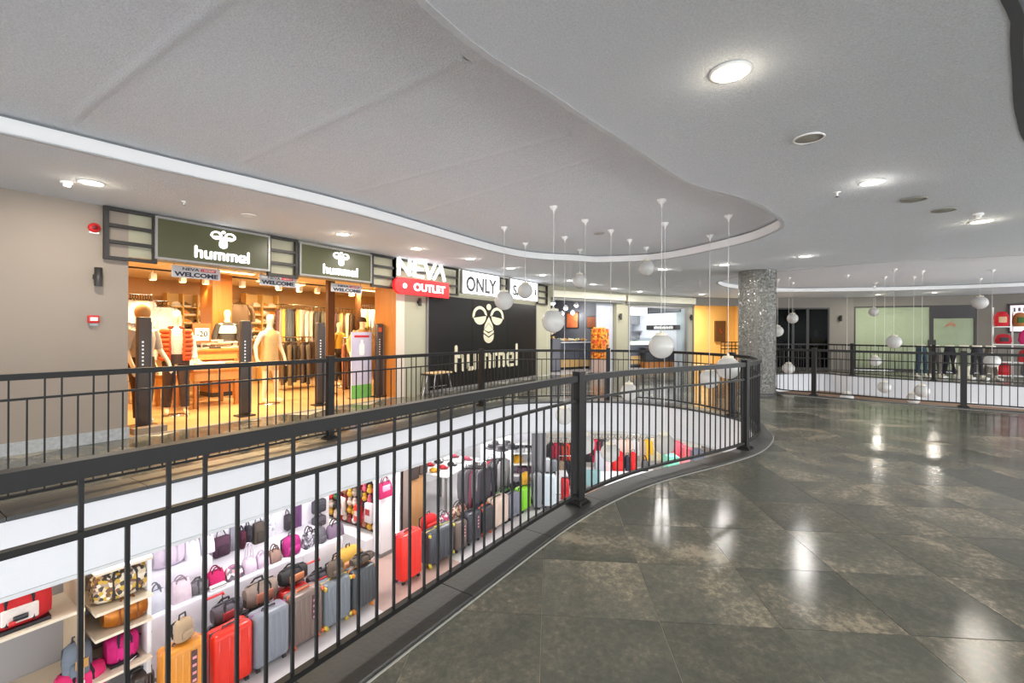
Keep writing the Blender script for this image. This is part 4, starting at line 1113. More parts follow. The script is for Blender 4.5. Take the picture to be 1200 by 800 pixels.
table(216, 282, 409, 10.6, .9, 'high display table of the sports shop, behind the orange vest mannequin', 7)
table(226, 284, 432, 9.7, .8, 'low display table of the sports shop, nearest the entrance', 5)
table(192, 214, 440, 10.2, .6, 'small dark display stand of the sports shop, between the mannequin legs', 2)
# price sign
p = on_y(235, 390, 10.8); t = thing('price_sign', 'red framed discount sign standing on the high display table', 'sign', (p.x, 10.75, on_y(250, 409, 10.6).z + .001))
hh = p.z - t.location.z
MB().box2((-.17, -.02, hh - .2), (.17, .0, hh + .2)).build('frame', mat('orange_red_frame', (206, 84, 40), .5), t); MB().box2((-.13, -.025, hh - .16), (.13, -.02, hh + .1)).build('card', m_wp, t)
lettering('lettering', '-20', .16, m_ink, t, (0, -.028, hh - .02), .004, .004); MB().box2((-.015, -.01, 0), (.015, .01, hh - .2)).box2((-.1, -.06, 0), (.1, .06, .012)).build('foot', m_chrome, t)
# dummies
m_skin = mat('cream_mannequin_gloss', (240, 222, 190), .35, 0, .03, 4)
def mannequin(px, pyb, ypos, rz, label, arms, stance=(0, 0), H=1.82, fingers=True, base=True):
    p = on_y(px, pyb, ypos)
    t = thing('mannequin', label, 'mannequin', (p.x, ypos, .012 if base else 0), rz)
    obj('figure', set_mat(body_mesh(H, arms, stance, fingers=fingers), m_skin), t)
    if base: MB().lathe([(.2, -.01), (.2, 0), (0, .001)], 28).build('base_plate', m_chrome, t)
    return t
p0 = on_y(205, 470, 9.0)
a = ((.0, .05), (.05, -.02)); s = (.12, -.06)
t = mannequin(206, 466, 9.35, -.25, 'mannequin in an orange puffer vest over a white shirt and dark trousers', a, s, 1.85)
top(t, (236, 226, 206), 1.85, 2, a, 'shirt', .9, .97); trousers(t, (70, 50, 44), 1.85, s, .14)
mb = MB(); k = 1.85 / 1.8
# quilted vest, open at the front
for i in range(7):
    z = .93 + i * .075; fat = 1.0 if i < 5 else .95
    rx, ry = (.205 if i > 2 else .198) * fat, .155 * fat
    pts = [(rx * math.cos(a_), ry * math.sin(a_), z + .03) for a_ in [math.radians(-62 + 304 * j / 18) for j in range(19)]]
    mb.tube([tuple(c * k for c in q) for q in pts], .043 * k, 8)
mb.build('puffer_vest', cmat((206, 84, 36)), t)
mb = MB(); mb.tube([tuple(c * k for c in (.09 * math.cos(a_), .085 * math.sin(a_) + .01, 1.475)) for a_ in [math.radians(-60 + 300 * j / 12) for j in range(13)]], .03 * k, 8); mb.build('collar', cmat((120, 48, 24)), t)
a = ((.03, .1), (.0, .08)); s = (-.08, .1)
t = mannequin(166, 486, 8.72, .35, 'mannequin in grey top and dark red trousers behind the leftmost gate panel', a, s, 1.85)
top(t, (196, 176, 156), 1.85, 1, a, 'shirt', .92); trousers(t, (66, 34, 26), 1.85, s, .14)
MB().ball((0, -.01, 1.745), (.098, .116, .13), 14, 10).build('head_cover', cmat((176, 128, 74)), t)
a = ((.03, .02), (.07, -.03)); s = (.05, -.03)
t = mannequin(316, 459, 9.3, .2, 'pale mannequin in a beige dress, standing between two gate panels', a, s, 1.83)
mb = MB(); k = 1.83 / 1.8; mb.loft([[tuple(c * k for c in q) for q in ring] for ring in oval([(.18, .14, 0, .66), (.18, .14, 0, .8), (.178, .13, 0, .95), (.15, .115, 0, 1.1), (.178, .12, 0, 1.3), (.16, .10, 0, 1.41), (.09, .07, 0, 1.47)])], 0); mb.build('dress', cmat((214, 178, 122)), t)
a = ((.1, .1), (.12, .1)); s = (.04, -.04)
t = mannequin(424, 455, 9.3, -.2, 'mannequin with a dark cap and tan jacket behind the poster stand', a, s, 1.85)
top(t, (206, 168, 106), 1.85, 2, a, 'jacket', .88, 1.08); trousers(t, (90, 70, 50), 1.85, s, .14)
k = 1.85 / 1.8; MB().lathe([(.105, 1.70), (.108, 1.74), (.085, 1.80), (.03, 1.825), (0, 1.826)], 18).prism([(-.08, -.09), (.08, -.09), (.07, -.2), (-.07, -.2)], 1.70, 1.712).build('cap', cmat((70, 50, 34)), t)
a = ((.06, .02), (.06, .02))
t = mannequin(397, 446, 10.9, .3, 'headless looking mannequin in a yellow T-shirt behind the low rail', a, (0, 0), 1.75, False)
top(t, (226, 186, 70), 1.75, 1, a, 'shirt', .9); trousers(t, (60, 50, 46), 1.75, (0, 0), .14)
# bust on the table
p = on_y(265, 403, 10.9); hz = on_y(250, 409, 10.6).z
t = thing('torso_mannequin', 'half mannequin in a dark and white sweater standing on the high display table', 'mannequin', (on_y(266, 400, 10.95).x, 10.95, hz + .001))
me = body_mesh(1.8, ((.0, .0), (.0, .0)), legs=False, fingers=False)
for v_ in me.vertices: v_.co.z = (v_.co.z - .87) * .93
zmin = min(v_.co.z for v_ in me.vertices)
for v_ in me.vertices: v_.co.z -= zmin
obj('figure', set_mat(me, m_skin), t)
q = top(t, (64, 62, 62), 1.8, 2, ((0, 0), (0, 0)), 'sweater', .92)
for v_ in q.data.vertices: v_.co.z = (v_.co.z - .87) * .93 - zmin
mb = MB(); mb.loft(oval([(.187, .132, -.004, 0), (.192, .136, -.004, .07), (.192, .134, -.004, .13), (.183, .12, 0, .17)]), 0); o = mb.build('chest_stripe', cmat((240, 236, 228)), t, (0, 0, .33))
# anti theft gates
m_gate = mat('dark_gate_panel', (70, 58, 52), .4, .1, .12, 6)
for i, (px, lab) in enumerate(((168, 'leftmost dark security gate panel at the sports shop entrance'), (287, 'second dark security gate panel from the left, right of the display tables'), (375, 'third dark security gate panel, before the middle clothes rails'), (444, 'rightmost dark security gate panel, with a red square label'))):
    x = on_y(px, 430, 8.28).x
    t = thing('security_gate', lab, 'security gate', (x, 8.28, 0), 0, 'security gate panels at the sports shop entrance')
    H = on_y(px, (373, 377, 379, 380)[i], 8.28).z
    MB().rbox((0, 0, H / 2 + .03), (.17, .10, H - .02), .018, 2).build('panel', m_gate, t); MB().box2((.075, -.055, .06), (.088, .055, H - .05)).build('edge_strip', mat('grey_edge_strip', (120, 122, 128), .4), t)
    MB().box2((-.13, -.12, 0), (.13, .12, .03)).build('base', m_dark, t)
    mb = MB()
    for j in range(8): mb.box2((-.035, -.054, H * .55 + j * .055), (-.012, -.05, H * .55 + j * .055 + .026))
    mb.build('vertical_lettering', m_wp, t)
    if i == 3: MB().box2((-.06, -.056, H - .17), (.03, -.05, H - .07)).build('label', mat('orange_red_frame', (0, 0, 0)), t)
    if i == 0: MB().box2((-.2, -.3, 0), (.2, -.13, .09)).build('floor_plinth', mat('taupe_plinth', (150, 132, 112), .6), t)
# welcome banners
m_ban = mat('grey_banner', (186, 182, 184), .6, 0, .04, 5)
m_navy = mat('navy_print', (30, 33, 52), .6, 0, 0); m_redi = mat('red_print', (200, 40, 44), .6, 0, 0)
for (x0_, x1_, yt, yb, lab) in ((201, 258, 310, 330, 'grey welcome banner hanging under the first green logo sign'), (304, 347, 321, 338, 'grey welcome banner hanging in the middle of the shop opening'), (388, 424, 331.5, 345, 'grey welcome banner hanging under the second green logo sign')):
    yb_ = YW + .1; a = on_y(x0_, yt, yb_); b = on_y(x1_, yb, yb_); W_ = b.x - a.x; zt = a.z; zb_ = on_y((x0_ + x1_) / 2, (yt + yb) / 2 + (yb - yt) / 2 + 1, yb_).z
    H = (a.z - on_y(x0_, yb - (x1_ - x0_) * .105, yb_).z)
    t = thing('banner', lab, 'banner', ((a.x + b.x) / 2, yb_, a.z - H), 0, 'welcome banners of the sports shop')
    MB().box2((-W_ / 2, -.004, 0), (W_ / 2, .004, H)).build('cloth', m_ban, t)
    MB().tube([(-W_ * .45, 0, H), (-W_ * .45, 0, SZ - (a.z - H))], .004, 4).tube([(W_ * .45, 0, H), (W_ * .45, 0, SZ - (a.z - H))], .004, 4).build('cord', m_dark, t)
    lettering('lettering', 'WELCOME', H * .5, m_navy, t, (0, -.006, H * .3), .003, .004, W_ * .9)
    lettering('lettering', 'NEVA', H * .32, m_ink, t, (-W_ * .12, -.006, H * .76), .003, .0015, W_ * .34)
    MB().box2((W_ * .08, -.007, H * .64), (W_ * .4, -.0045, H * .88)).build('red_field', m_redi, t)
    lettering('lettering', '• OUTLET', H * .15, m_wp, t, (W_ * .24, -.0085, H * .76), .002, .0005, W_ * .27)
# poster stand
x = on_y(424, 420, 8.45).x
t = thing('poster_stand', 'white poster stand with a bottle picture and green foot beside the right gate', 'poster', (x, 8.45, 0)); H = on_y(424, 389, 8.45).z
MB().box2((-.27, 0, .02), (.27, .025, H)).build('panel', mat('pale_lilac_poster', (214, 208, 222), .5, 0, .2, 2, c2=(176, 168, 196)), t)
MB().box2((-.27, -.003, .02), (.27, 0, .3)).build('green_foot', mat('grass_print', (120, 190, 90), .6, 0, .4, 18), t)
MB().prism([(-.05, .95), (.05, .95), (.07, 1.0), (.07, 1.18), (.03, 1.23), (.03, 1.29), (-.03, 1.29), (-.03, 1.23), (-.07, 1.18), (-.07, 1.0)], -.004, 0, 'y').build('bottle_picture', m_wp, t)
MB().box2((-.2, -.003, H - .12), (.2, 0, H - .07)).build('heading', m_redi, t); MB().box2((-.3, -.1, 0), (.3, .14, .02)).build('foot', m_chrome, t)

# ---------------------------------------------------------------- black hoarding with emblem
yh = YW - .04; xl = on_y(501, 400, yh).x; xr = on_y(627.5, 400, yh).x; zt = on_y(501, 345, yh).z
t = thing('hoarding', 'glossy black shop hoarding with a large cream bee emblem and letters', 'hoarding', (xl, yh, 0)); Wd = xr - xl
for i in range(3):
    a, b = Wd * i / 3, Wd * (i + 1) / 3
    MB().box2((a + .006, -.02, .06), (b - .006, .06, zt)).build('panel', m_black, t)
MB().box2((-.03, -.03, 0), (Wd + .03, .06, .06)).box2((-.03, -.03, .06), (0, .06, zt)).box2((Wd, -.03, .06), (Wd + .03, .06, zt)).build('frame', m_alu, t)
q = on_y(572, 382, yh); ht = on_y(571, 355, yh).z - on_y(572, 402.5, yh).z
bee(t, (q.x - xl, on_y(572, 380, yh).z + ht * .02), ht * 1.02, m_cream, -.02, -.026)
xa_ = on_y(532, 420, yh).x - xl; xb_ = on_y(606, 420, yh).x - xl; z0 = on_y(540, 435, yh).z
hh = (xb_ - xa_) / word_len(1); blockword(t, xa_, z0, hh, m_cream, -.02, -.026)
q = on_y(489.5, 354, YW)
t = thing('wall_light', 'small dark wall light under the red sign', 'wall light', (q.x, YW, q.z)); MB().lathe([(.04, -.09), (.04, .09), (0, .09)], 14, (0, -.08, 0)).build('tube', m_dark, t); MB().box2((-.03, -.05, -.03), (.03, 0, .03)).build('bracket', m_dark, t)
# small table with chrome legs
p = on_z(519, 463, 0); t = thing('side_table', 'small tan topped table with splayed chrome legs before the black hoarding', 'table', (p.x, YW - .42, 0)); x0, x1 = -.35, .35
H = .52
MB().rbox((0, 0, H), (.62, .36, .04), .015).build('top', wood_mat('tan_top', (216, 186, 140), (196, 164, 116), 3, .4, 'X'), t)
for a in (-1, 1):
    for b in (-1, 1): MB().tube([(a * .22, b * .12, H - .02), (a * .34, b * .16, .0)], .014, 8).build('leg', m_chrome, t)
MB().tube([(-.3, 0, .2), (.3, 0, .2)], .01, 6).build('stretcher', m_chrome, t)
p = on_y(507, 437, YW - .45)
t = thing('side_table', 'dark low stool beside the tan topped table', 'stool', (p.x - .05, YW - .4, 0)); MB().rbox((0, 0, .5), (.3, .3, .04), .012).build('seat', m_dark, t)
for a in (-1, 1):
    for b in (-1, 1): MB().tube([(a * .1, b * .1, .48), (a * .14, b * .14, 0)], .011, 6).build('leg', m_dark, t)
t.name = 'stool'

# ---------------------------------------------------------------- back walls and the shops behind them
def local(P, Q):
    M, L, rz = frame(P, Q); Mi = M.inverted()
    def uz(px, py):
        p = Mi @ on_pq(px, py, P, Q); return p.x, p.z
    return M, L, rz, uz
def at_local(t, M, p, rz, extra=0):
    t.location = M @ Vector(p); t.rotation_euler.z = rz + extra; return t
BT = 3.3
# snack shop, W0-W1
M, L, rz, uz = local(W[0], W[1])
ua = uz(645, 400)[0]; ub = uz(722.5, 400)[0]; zo = uz(690, 353)[1]
wall('wall_back', W[0], W[1], BT, m_olive, [(ua, ub, 0, zo)])
MI = M.inverted()
def room(M, u0, u1, dp, h, name, mw, mf, back=None):
    mb = MB(); mb.box2((u0 - .1, .2, 0), (u0, dp, h)); mb.box2((u1, .2, 0), (u1 + .1, dp, h)); mb.box2((u0 - .1, dp, 0), (u1 + .1, dp + .1, h))
    o = mb.build('wall_back', back or mw); o.matrix_world = M; struct(o)
    mb = MB(); mb.box2((u0, 0, -.02), (u1, dp, .003)); o = mb.build('floor', mf); o.matrix_world = M; struct(o)
    mb = MB(); mb.box2((u0, .2, h), (u1, dp, h + .1)); o = mb.build('ceiling', m_ceil); o.matrix_world = M; struct(o)
m_greyw = mat('cool_grey_wall', (112, 115, 122), .6, 0, .08, 2)
room(M, ua, ub, 4.2, 2.95, 'snack', m_greyw, m_lowfl)
m_box = mat('cream_shutter_box', (206, 203, 184), .5, 0, .05, 2)
def shutter(M, rz, a, b, z0, z1, label):
    t = thing('shutter_box', label, 'shutter box'); at_local(t, M, (a, -.2, z0), rz)
    MB().box2((0, 0, 0), (b - a, .2, z1 - z0)).build('housing', m_box, t); MB().box2((.0, .06, -.09), (b - a, .14, 0)).build('shutter_slat', mat('grey_slat', (120, 120, 116), .5, .3), t)
shutter(M, rz, uz(645, 400)[0], uz(729, 400)[0], zo + .08, 2.93, 'cream roller shutter box over the snack shop opening')
t = thing('door_leaf', 'pale grey sliding panel at the right end of the snack shop', 'panel'); a = uz(702, 400)[0]; at_local(t, M, (a, .14, 0), rz)
wd = uz(721, 400)[0] - a; MB().box2((0, 0, .02), (wd, .05, zo - .03)).build('leaf', mat('pale_grey_panel', (186, 190, 202), .4, 0, .05, 2), t); MB().box2((0, -.01, 0), (wd, .06, .02)).build('bottom_rail', m_alu, t)
t.name = 'sliding_panel'
def in_room(M, px, py, dp):
    """point where the sight line through a pixel crosses a plane dp behind the wall"""
    n = (M.to_3x3() @ Vector((0, 1, 0))); o = M @ Vector((0, dp, 0)); d = ray(px, py)
    return M.inverted() @ (EYE + d * ((o - EYE).dot(n) / d.dot(n)))
# counter
a = in_room(M, 653, 420, 1.5); b = in_room(M, 701, 420, 1.5); ct = in_room(M, 680, 400.5, 1.5).z
t = thing('snack_counter', 'grey snack counter with lit wooden base, goods along its top', 'counter'); at_local(t, M, (a.x, 1.5, 0), rz); wd = b.x - a.x
MB().box2((0, 0, .42), (wd, .8, ct - .04)).build('front_panel', mat('slate_counter', (92, 96, 108), .4, 0, .1, 3), t)
MB().box2((0, .03, .1), (wd, .8, .42)).build('wood_band', wood_mat('pale_counter_wood', (224, 188, 130), (206, 166, 104), 3, .4, 'X'), t); MB().box2((0, .06, 0), (wd, .8, .1)).build('plinth', m_dark, t)
MB().rbox((wd / 2, .38, ct - .02), (wd + .04, .88, .04), .01).build('worktop', m_white, t)
m_goods = [cmat(c, kind='plastic') for c in ((244, 222, 150), (250, 240, 205), (226, 160, 70), (252, 246, 230))]
tray_me = {}
for i in range(9):
    x = wd * (i + .5) / 9; t2 = thing('food_tray', 'lit tray of snacks on the snack counter, %s' % ordinal(i, 9), 'tray', (0, 0, 0), 0, 'trays of snacks on the counter'); at_local(t2, M, (a.x + x, 1.75, ct + .001), rz)
    MB().box2((-.15, -.12, 0), (.15, .12, .02)).box2((-.15, -.12, .02), (.15, -.105, .05)).build('tray', m_chrome, t2)
    mb = MB()
    for k in range(8): mb.ball((random.uniform(-.1, .1), random.uniform(-.06, .08), .05 + random.uniform(0, .06)), random.uniform(.035, .05), 8, 6)
    mb.build('snacks', m_goods[i % 4], t2)
a = in_room(M, 647, 420, .9); b = in_room(M, 657, 420, .9); ct2 = in_room(M, 652, 397, .9).z
t = thing('side_cabinet', 'dark grey cabinet at the left end of the snack counter', 'cabinet'); at_local(t, M, (a.x, .9, 0), rz); wd = b.x - a.x
MB().box2((0, 0, .04), (wd, .5, ct2)).build('body', mat('slate_counter', (0, 0, 0)), t); MB().box2((.02, -.012, .06), (wd - .02, 0, ct2 - .03)).build('door', mat('slate_door', (104, 106, 116), .4), t); MB().box2((0, .02, 0), (wd, .48, .04)).build('plinth', m_dark, t)
t = thing('ornament', 'pale gold flower ornament on the dark cabinet of the snack shop', 'ornament'); at_local(t, M, (a.x + wd * .45, 1.1, ct2 + .001), rz)
MB().lathe([(.06, 0), (.08, .05), (.05, .1), (0, .1)], 12).build('vase', mat('gold_vase', (206, 170, 110), .3, .6), t); mb = MB()
for k in range(9): mb.ball((random.uniform(-.12, .12), random.uniform(-.08, .08), .17 + random.uniform(0, .14)), .05, 8, 6)
mb.build('blossom', cmat((240, 214, 190)), t)
# posters on the back wall
for (x0, x1, y0, y1, c, c2, lab) in ((664, 678, 366, 384.5, (200, 60, 40), (232, 150, 90), 'red food poster on the left of the snack shop back wall'), (688, 700, 370.5, 384.5, (120, 50, 34), (206, 120, 60), 'brown food poster on the right of the snack shop back wall')):
    SP, SQ = M @ Vector((ub - .016, 0, 0)), M @ Vector((ub - .016, 4, 0))
    p = on_pq(x0, y1, SP, SQ); q = on_pq(x1, y1, SP, SQ); hh = on_pq((x0 + x1) / 2, y0, SP, SQ).z - on_pq((x0 + x1) / 2, y1, SP, SQ).z
    t = thing('poster', lab.replace('left of the snack shop back wall', 'snack shop side wall, the deeper one').replace('right of the snack shop back wall', 'snack shop side wall, the nearer one'), 'poster', p, rz - PI / 2); q = Vector(((V2(q) - V2(p)).length, 0, hh)); p = Vector((0, 0, 0))
    MB().box2((0, -.02, 0), (q.x - p.x, .015, q.z - p.z)).build('frame', m_dark, t); MB().box2((.03, -.024, .03), (q.x - p.x - .03, -.02, q.z - p.z - .03)).build('print', mat('print_%d' % c[0], c, .5, 0, 0, 2.2, c2=c2, detail=6), t)
lamp_cool = mat('cool_bulb', (255, 255, 255), .4, 0, 0, emit=8, ecol=(250, 250, 255))
for i, (px, py) in enumerate(((648, 353.5), (663, 359.5), (675.5, 356), (687.5, 361), (671, 365), (658.5, 366))):
    p = in_room(M, px, py, 1.3 + .25 * i); t = thing('snack_shop_lamp', 'bright small bell lamp over the snack counter, ' + ('leftmost', 'second from left and upper', 'highest in the middle', 'rightmost', 'lower middle', 'lower left')[i], 'pendant lamp', (0, 0, 0), 0, 'bright bell lamps in the snack shop'); at_local(t, M, (p.x, 1.3 + .25 * i, p.z), rz)
    MB().lathe([(.11, -.06), (.10, 0), (.04, .07), (.01, .08)], 14).build('shade', m_wp, t); MB().ball((0, 0, -.05), .085, 12, 8).build('bulb', lamp_cool, t); MB().tube([(0, 0, .08), (0, 0, 2.95 - p.z)], .005, 5).build('cord', m_dark, t)
    light('lamp', 'POINT', t, (0, 0, -.18), 5, (1, .97, .92), .06)
# orange display towers
for i, (x0, x1, lab) in enumerate(((697.5, 703.5, 'narrower orange patterned display tower beside the pale sliding panel'), (705, 713.5, 'wider orange patterned display tower in front of the pale sliding panel'))):
    p = in_room(M, x0, 440, -.5 if i else -.3); q = in_room(M, x1, 440, -.5 if i else -.3); t = thing('display_tower', lab, 'display'); at_local(t, M, ((p.x + q.x) / 2, -.5 if i else -.3, 0), rz); r_ = (q.x - p.x) / 2
    zt = in_room(M, x0, 385, -.5).z; zb_ = in_room(M, x0, 421, -.5).z
    MB().rbox((0, r_, (zt + zb_) / 2), (2 * r_, 2 * r_, zt - zb_), .02).build('patterned_body', voronoi_mat('orange_pattern', [(226, 120, 30), (240, 170, 60), (200, 70, 30), (236, 150, 40), (120, 70, 30)], 14), t)
    MB().box2((-r_ * .9, .02, .02), (r_ * .9, r_ * 1.9, zb_)).build('lower_body', mat('pinkish_base', (196, 170, 160), .5), t); MB().box2((-r_ * 1.1, -.02, 0), (r_ * 1.1, 2 * r_, .02)).build('foot', m_dark, t)
    mb = MB()
    for k in range(3): mb.ball((-r_ * .6 + r_ * .6 * k, r_, zt + .02), .04, 8, 6)
    mb.build('knob', cmat((240, 170, 60)), t)
sconce(646 - 6, 362, W[0], W[1], 'small dark wall light on the pillar left of the snack shop') if False else None
sconce(725.5, 371, W[0], W[1], 'small dark wall light on the pillar between snack shop and kitchen front')

# kitchen front, W1-W2
M, L, rz, uz = local(W[1], W[2]); ua = uz(736, 400)[0]; ub = uz(806, 400)[0]; zo = uz(770, 358.5)[1]
wall('wall_back', W[1], W[2], BT, m_olive, [(ua, ub, 0, zo)])
m_kit = mat('white_kitchen_wall', (216, 220, 228), .4, 0, .06, 2)
room(M, ua, ub, 3.5, 2.95, 'kitchen', m_kit, m_lowfl)
shutter(M, rz, uz(732, 400)[0], uz(811, 400)[0], zo + .12, 2.93, 'cream roller shutter box over the kitchen front')
t = thing('shop_front_frame', 'silver frame round the kitchen front opening', 'frame'); at_local(t, M, (ua, 0, 0), rz)
wd = ub - ua; mb = MB(); MB().box2((0, -.03, 0), (.09, .08, zo)).build('jamb', m_alu, t); MB().box2((wd - .09, -.03, 0), (wd, .08, zo)).build('jamb', m_alu, t); MB().box2((.09, -.03, zo - .08), (wd - .09, .08, zo)).build('head', m_alu, t)
t = thing('glass_panel', 'clear glass side panel of the kitchen front with a white sticker', 'glass panel'); a = uz(795, 400)[0]; at_local(t, M, (a, .1, 0), rz)
MB().box2((0, 0, .02), (ub - a - .1, .012, zo - .1)).build('pane', glass_mat('clear_glass'), t); MB().box2((0, -.01, 0), (ub - a - .1, .022, .02)).build('bottom_rail', m_alu, t)
a = in_room(M, 737, 420, 1.2); b = in_room(M, 765, 420, 1.2); ct = in_room(M, 750, 404, 1.2).z
t = thing('kitchen_counter', 'grey counter with lit white display top, left part of the kitchen front', 'counter'); at_local(t, M, (a.x, 1.2, 0), rz); wd = b.x - a.x
MB().box2((0, 0, .08), (wd, .6, ct)).build('front_panel', mat('slate_counter', (0, 0, 0)), t); MB().box2((0, .04, 0), (wd, .6, .08)).build('plinth', m_dark, t); MB().box2((0, .0, ct), (wd, .6, ct + .3)).build('glass_case', glass_mat('clear_glass'), t)
MB().box2((.02, .05, ct + .01), (wd - .02, .55, ct + .14)).build('glowing_food', mat('glowing_food', (250, 244, 226), .5, 0, .15, 14, emit=.9, ecol=(255, 246, 224)), t)  # food glows by itself in place of light inside the case
MB().box2((.1, -.01, .15), (wd - .1, 0, .5)).build('wood_front', wood_mat('pale_counter_wood', (0, 0, 0), (0, 0, 0)), t)
a = in_room(M, 757, 430, .8); b = in_room(M, 801, 430, .8); ct = in_room(M, 790, 408, .8).z
t = thing('kitchen_counter', 'black counter block in the right part of the kitchen front', 'counter'); at_local(t, M, (a.x, .8, 0), rz); wd = b.x - a.x
MB().box2((0, 0, .25), (wd, .35, ct)).build('front_panel', mat('black_counter', (44, 46, 52), .35), t); MB().box2((.0, .02, 0), (wd, .35, .25)).build('wood_base', m_wood, t); MB().rbox((wd / 2, .17, ct + .015), (wd + .04, .42, .03), .006).build('worktop', m_dark, t)
# overhead units, hood, sign strip and shelves
def wall_unit(x0, y0, x1, y1, dp, d2, nm, lab, cat, m_, parts):
    p = in_room(M, x0, y1, dp); q = in_room(M, x1, y0, dp); t = thing(nm, lab, cat); at_local(t, M, (p.x, dp, p.z), rz); w_, h_ = q.x - p.x, q.z - p.z
    MB().box2((0, 0, 0), (w_, d2, h_)).build('body', m_, t)
    return t, w_, h_
def side_unit(x0, y0, x1, y1, th, nm, lab, cat, m_):
    SP, SQ = M @ Vector((ub - .005, 0, 0)), M @ Vector((ub - .005, 3.4, 0)); p = on_pq(x0, y1, SP, SQ); q = on_pq(x1, y1, SP, SQ); h_ = on_pq((x0 + x1) / 2, y0, SP, SQ).z - on_pq((x0 + x1) / 2, y1, SP, SQ).z
    t = thing(nm, lab, cat, p, rz - PI / 2); w_ = (V2(q) - V2(p)).length; MB().box2((0, -th, 0), (w_, 0, h_)).build('body', m_, t); return t, w_, h_
t, w_, h_ = side_unit(759, 360.5, 798, 367.5, .02, 'extractor_hood', 'dark extractor hood along the top of the kitchen front', 'hood', m_dark); MB().box2((.05, -.03, .03), (w_ - .05, -.02, h_ - .03)).build('grille', mat('hood_grille', (96, 98, 102), .4, .5), t)
t, w_, h_ = wall_unit(737, 360, 758.5, 369, 1.6, .1, 'menu_board', 'white lit menu board at the top left of the kitchen front', 'menu board', m_signw, 0); MB().box2((-.01, -.01, -.02), (w_ + .01, .02, 0)).build('edge', m_alu, t)
t, w_, h_ = side_unit(758, 381, 797, 386.5, .03, 'sign_strip', 'dark lettered strip across the kitchen wall behind the largest globe', 'sign', m_dark)
for u0, u1 in ((.25, .55), (.58, .82)):
    mb = MB(); x = u0 * w_
    while x < u1 * w_: mb.box2((x, -.036, h_ * .2), (x + .055, -.03, h_ * random.uniform(.65, .85))); x += .085
    mb.build('lettering', m_wp, t)
t, w_, h_ = wall_unit(738, 370, 757, 380, 3.0, .4, 'kitchen_cabinet', 'grey wall cabinet left in the kitchen, above the sign strip', 'cabinet', mat('grey_cabinet', (150, 152, 158), .4), 0)
for i in (0, 1): d_ = MB().box2((w_ * i / 2 + .01, -.02, .01), (w_ * (i + 1) / 2 - .01, 0, h_ - .01)).build('door', mat('grey_cabinet_door', (138, 140, 146), .4), t); MB().box2((w_ * i / 2 + .04, -.035, .03), (w_ * i / 2 + .055, -.02, .13)).build('handle', m_chrome, d_)
t, w_, h_ = wall_unit(739, 388, 757, 398, 3.0, .4, 'kitchen_shelf', 'steel kitchen shelf with pots below the sign strip', 'shelf', mat('grey_cabinet', (0, 0, 0)), 0)
MB().box2((-.02, -.2, h_), (w_ + .02, .4, h_ + .03)).build('shelf_board', m_chrome, t)
t = thing('ceiling_light', 'cool white light panel inside the kitchen front', 'ceiling light'); at_local(t, M, ((ua + ub) / 2, 1.8, 2.95), rz); MB().box2((-.8, -.3, -.03), (.8, .3, 0)).build('housing', m_wp, t); MB().box2((-.77, -.27, -.036), (.77, .27, -.03)).build('diffuser', m_lamp_white, t)
light('lamp', 'AREA', t, (0, 0, -.06), 30, (.95, .97, 1), 1.5, None, None, .5)
t = thing('potted_flowers', 'small pot of red flowers on the black counter behind the largest globe', 'plant'); p = in_room(M, 785, 400, .9); at_local(t, M, (p.x, .97, ct + .031), rz); MB().lathe([(.05, 0), (.07, .13), (.06, .13), (0, .11)], 12).build('pot', m_wp, t)
mb = MB()
for k in range(8): mb.ball((random.uniform(-.1, .1), random.uniform(-.06, .06), .2 + random.uniform(0, .16)), .045, 8, 6)
mb.build('flowers', mat('red_flowers', (150, 50, 50), .7, 0, 0, 16, c2=(60, 80, 50)), t)
sconce(808.5, 372, W[1], W[2], 'small dark wall light on the pillar right of the kitchen front')

# yellow corridor, W2-W3
m_yel = mat('warm_yellow_wall', (232, 196, 132), .7, 0, .05, 1)
M, L, rz, uz = local(W[2], W[3]); zo = uz(840, 358)[1]
wall('wall_back', W[2], W[3], BT, m_taupe, [(.1, L - .05, 0, zo)])
mb = MB(); mb.box2((.0, .2, 0), (.1, 2.4, 2.9)); mb.box2((-.1, 2.4, 0), (L + 1.5, 2.5, 2.9)); mb.box2((L + 1.4, .2, 0), (L + 1.5, 2.4, 2.9)); o = mb.build('wall_back', m_yel); o.matrix_world = M; struct(o)
mb = MB(); mb.box2((0, 0, -.02), (L + 1.5, 2.4, .002)); o = mb.build('floor', m_lowfl); o.matrix_world = M; struct(o)
mb = MB(); mb.box2((0, .2, 2.9), (L + 1.5, 2.5, 3)); o = mb.build('ceiling', m_ceil); o.matrix_world = M; struct(o)
p = in_room(M, 837, 400, 2.4); q = in_room(M, 848.5, 376, 2.4)
t = thing('wall_cabinet', 'tall brown hose cabinet with a small red mark on the yellow corridor wall', 'cabinet'); at_local(t, M, (p.x, 2.4, p.z), rz); w_, h_ = q.x - p.x, q.z - p.z
MB().box2((0, -.12, 0), (w_, 0, h_)).build('body', mat('brown_cabinet', (86, 62, 46), .4, 0, .1, 4), t); MB().box2((.03, -.135, .03), (w_ - .03, -.12, h_ - .03)).build('door', mat('brown_cabinet_door', (94, 68, 50), .4, 0, .1, 4), t)
MB().tube([(w_ * .45, -.137, h_ * .62), (w_ * .4, -.137, h_ * .52), (w_ * .58, -.137, h_ * .46), (w_ * .5, -.137, h_ * .40)], .018, 6).build('red_mark', m_redp, t)
t = thing('ceiling_light', 'warm hidden light in the yellow corridor ceiling', 'ceiling light'); at_local(t, M, (L * .5, 1.0, 2.9), rz); MB().lathe([(.12, 0), (.12, -.02), (.1, -.025)], 20).build('ring', m_wp, t); MB().lathe([(0, -.01), (.1, -.01), (.1, 0), (0, 0)], 20).build('diffuser', m_lamp_warm, t)
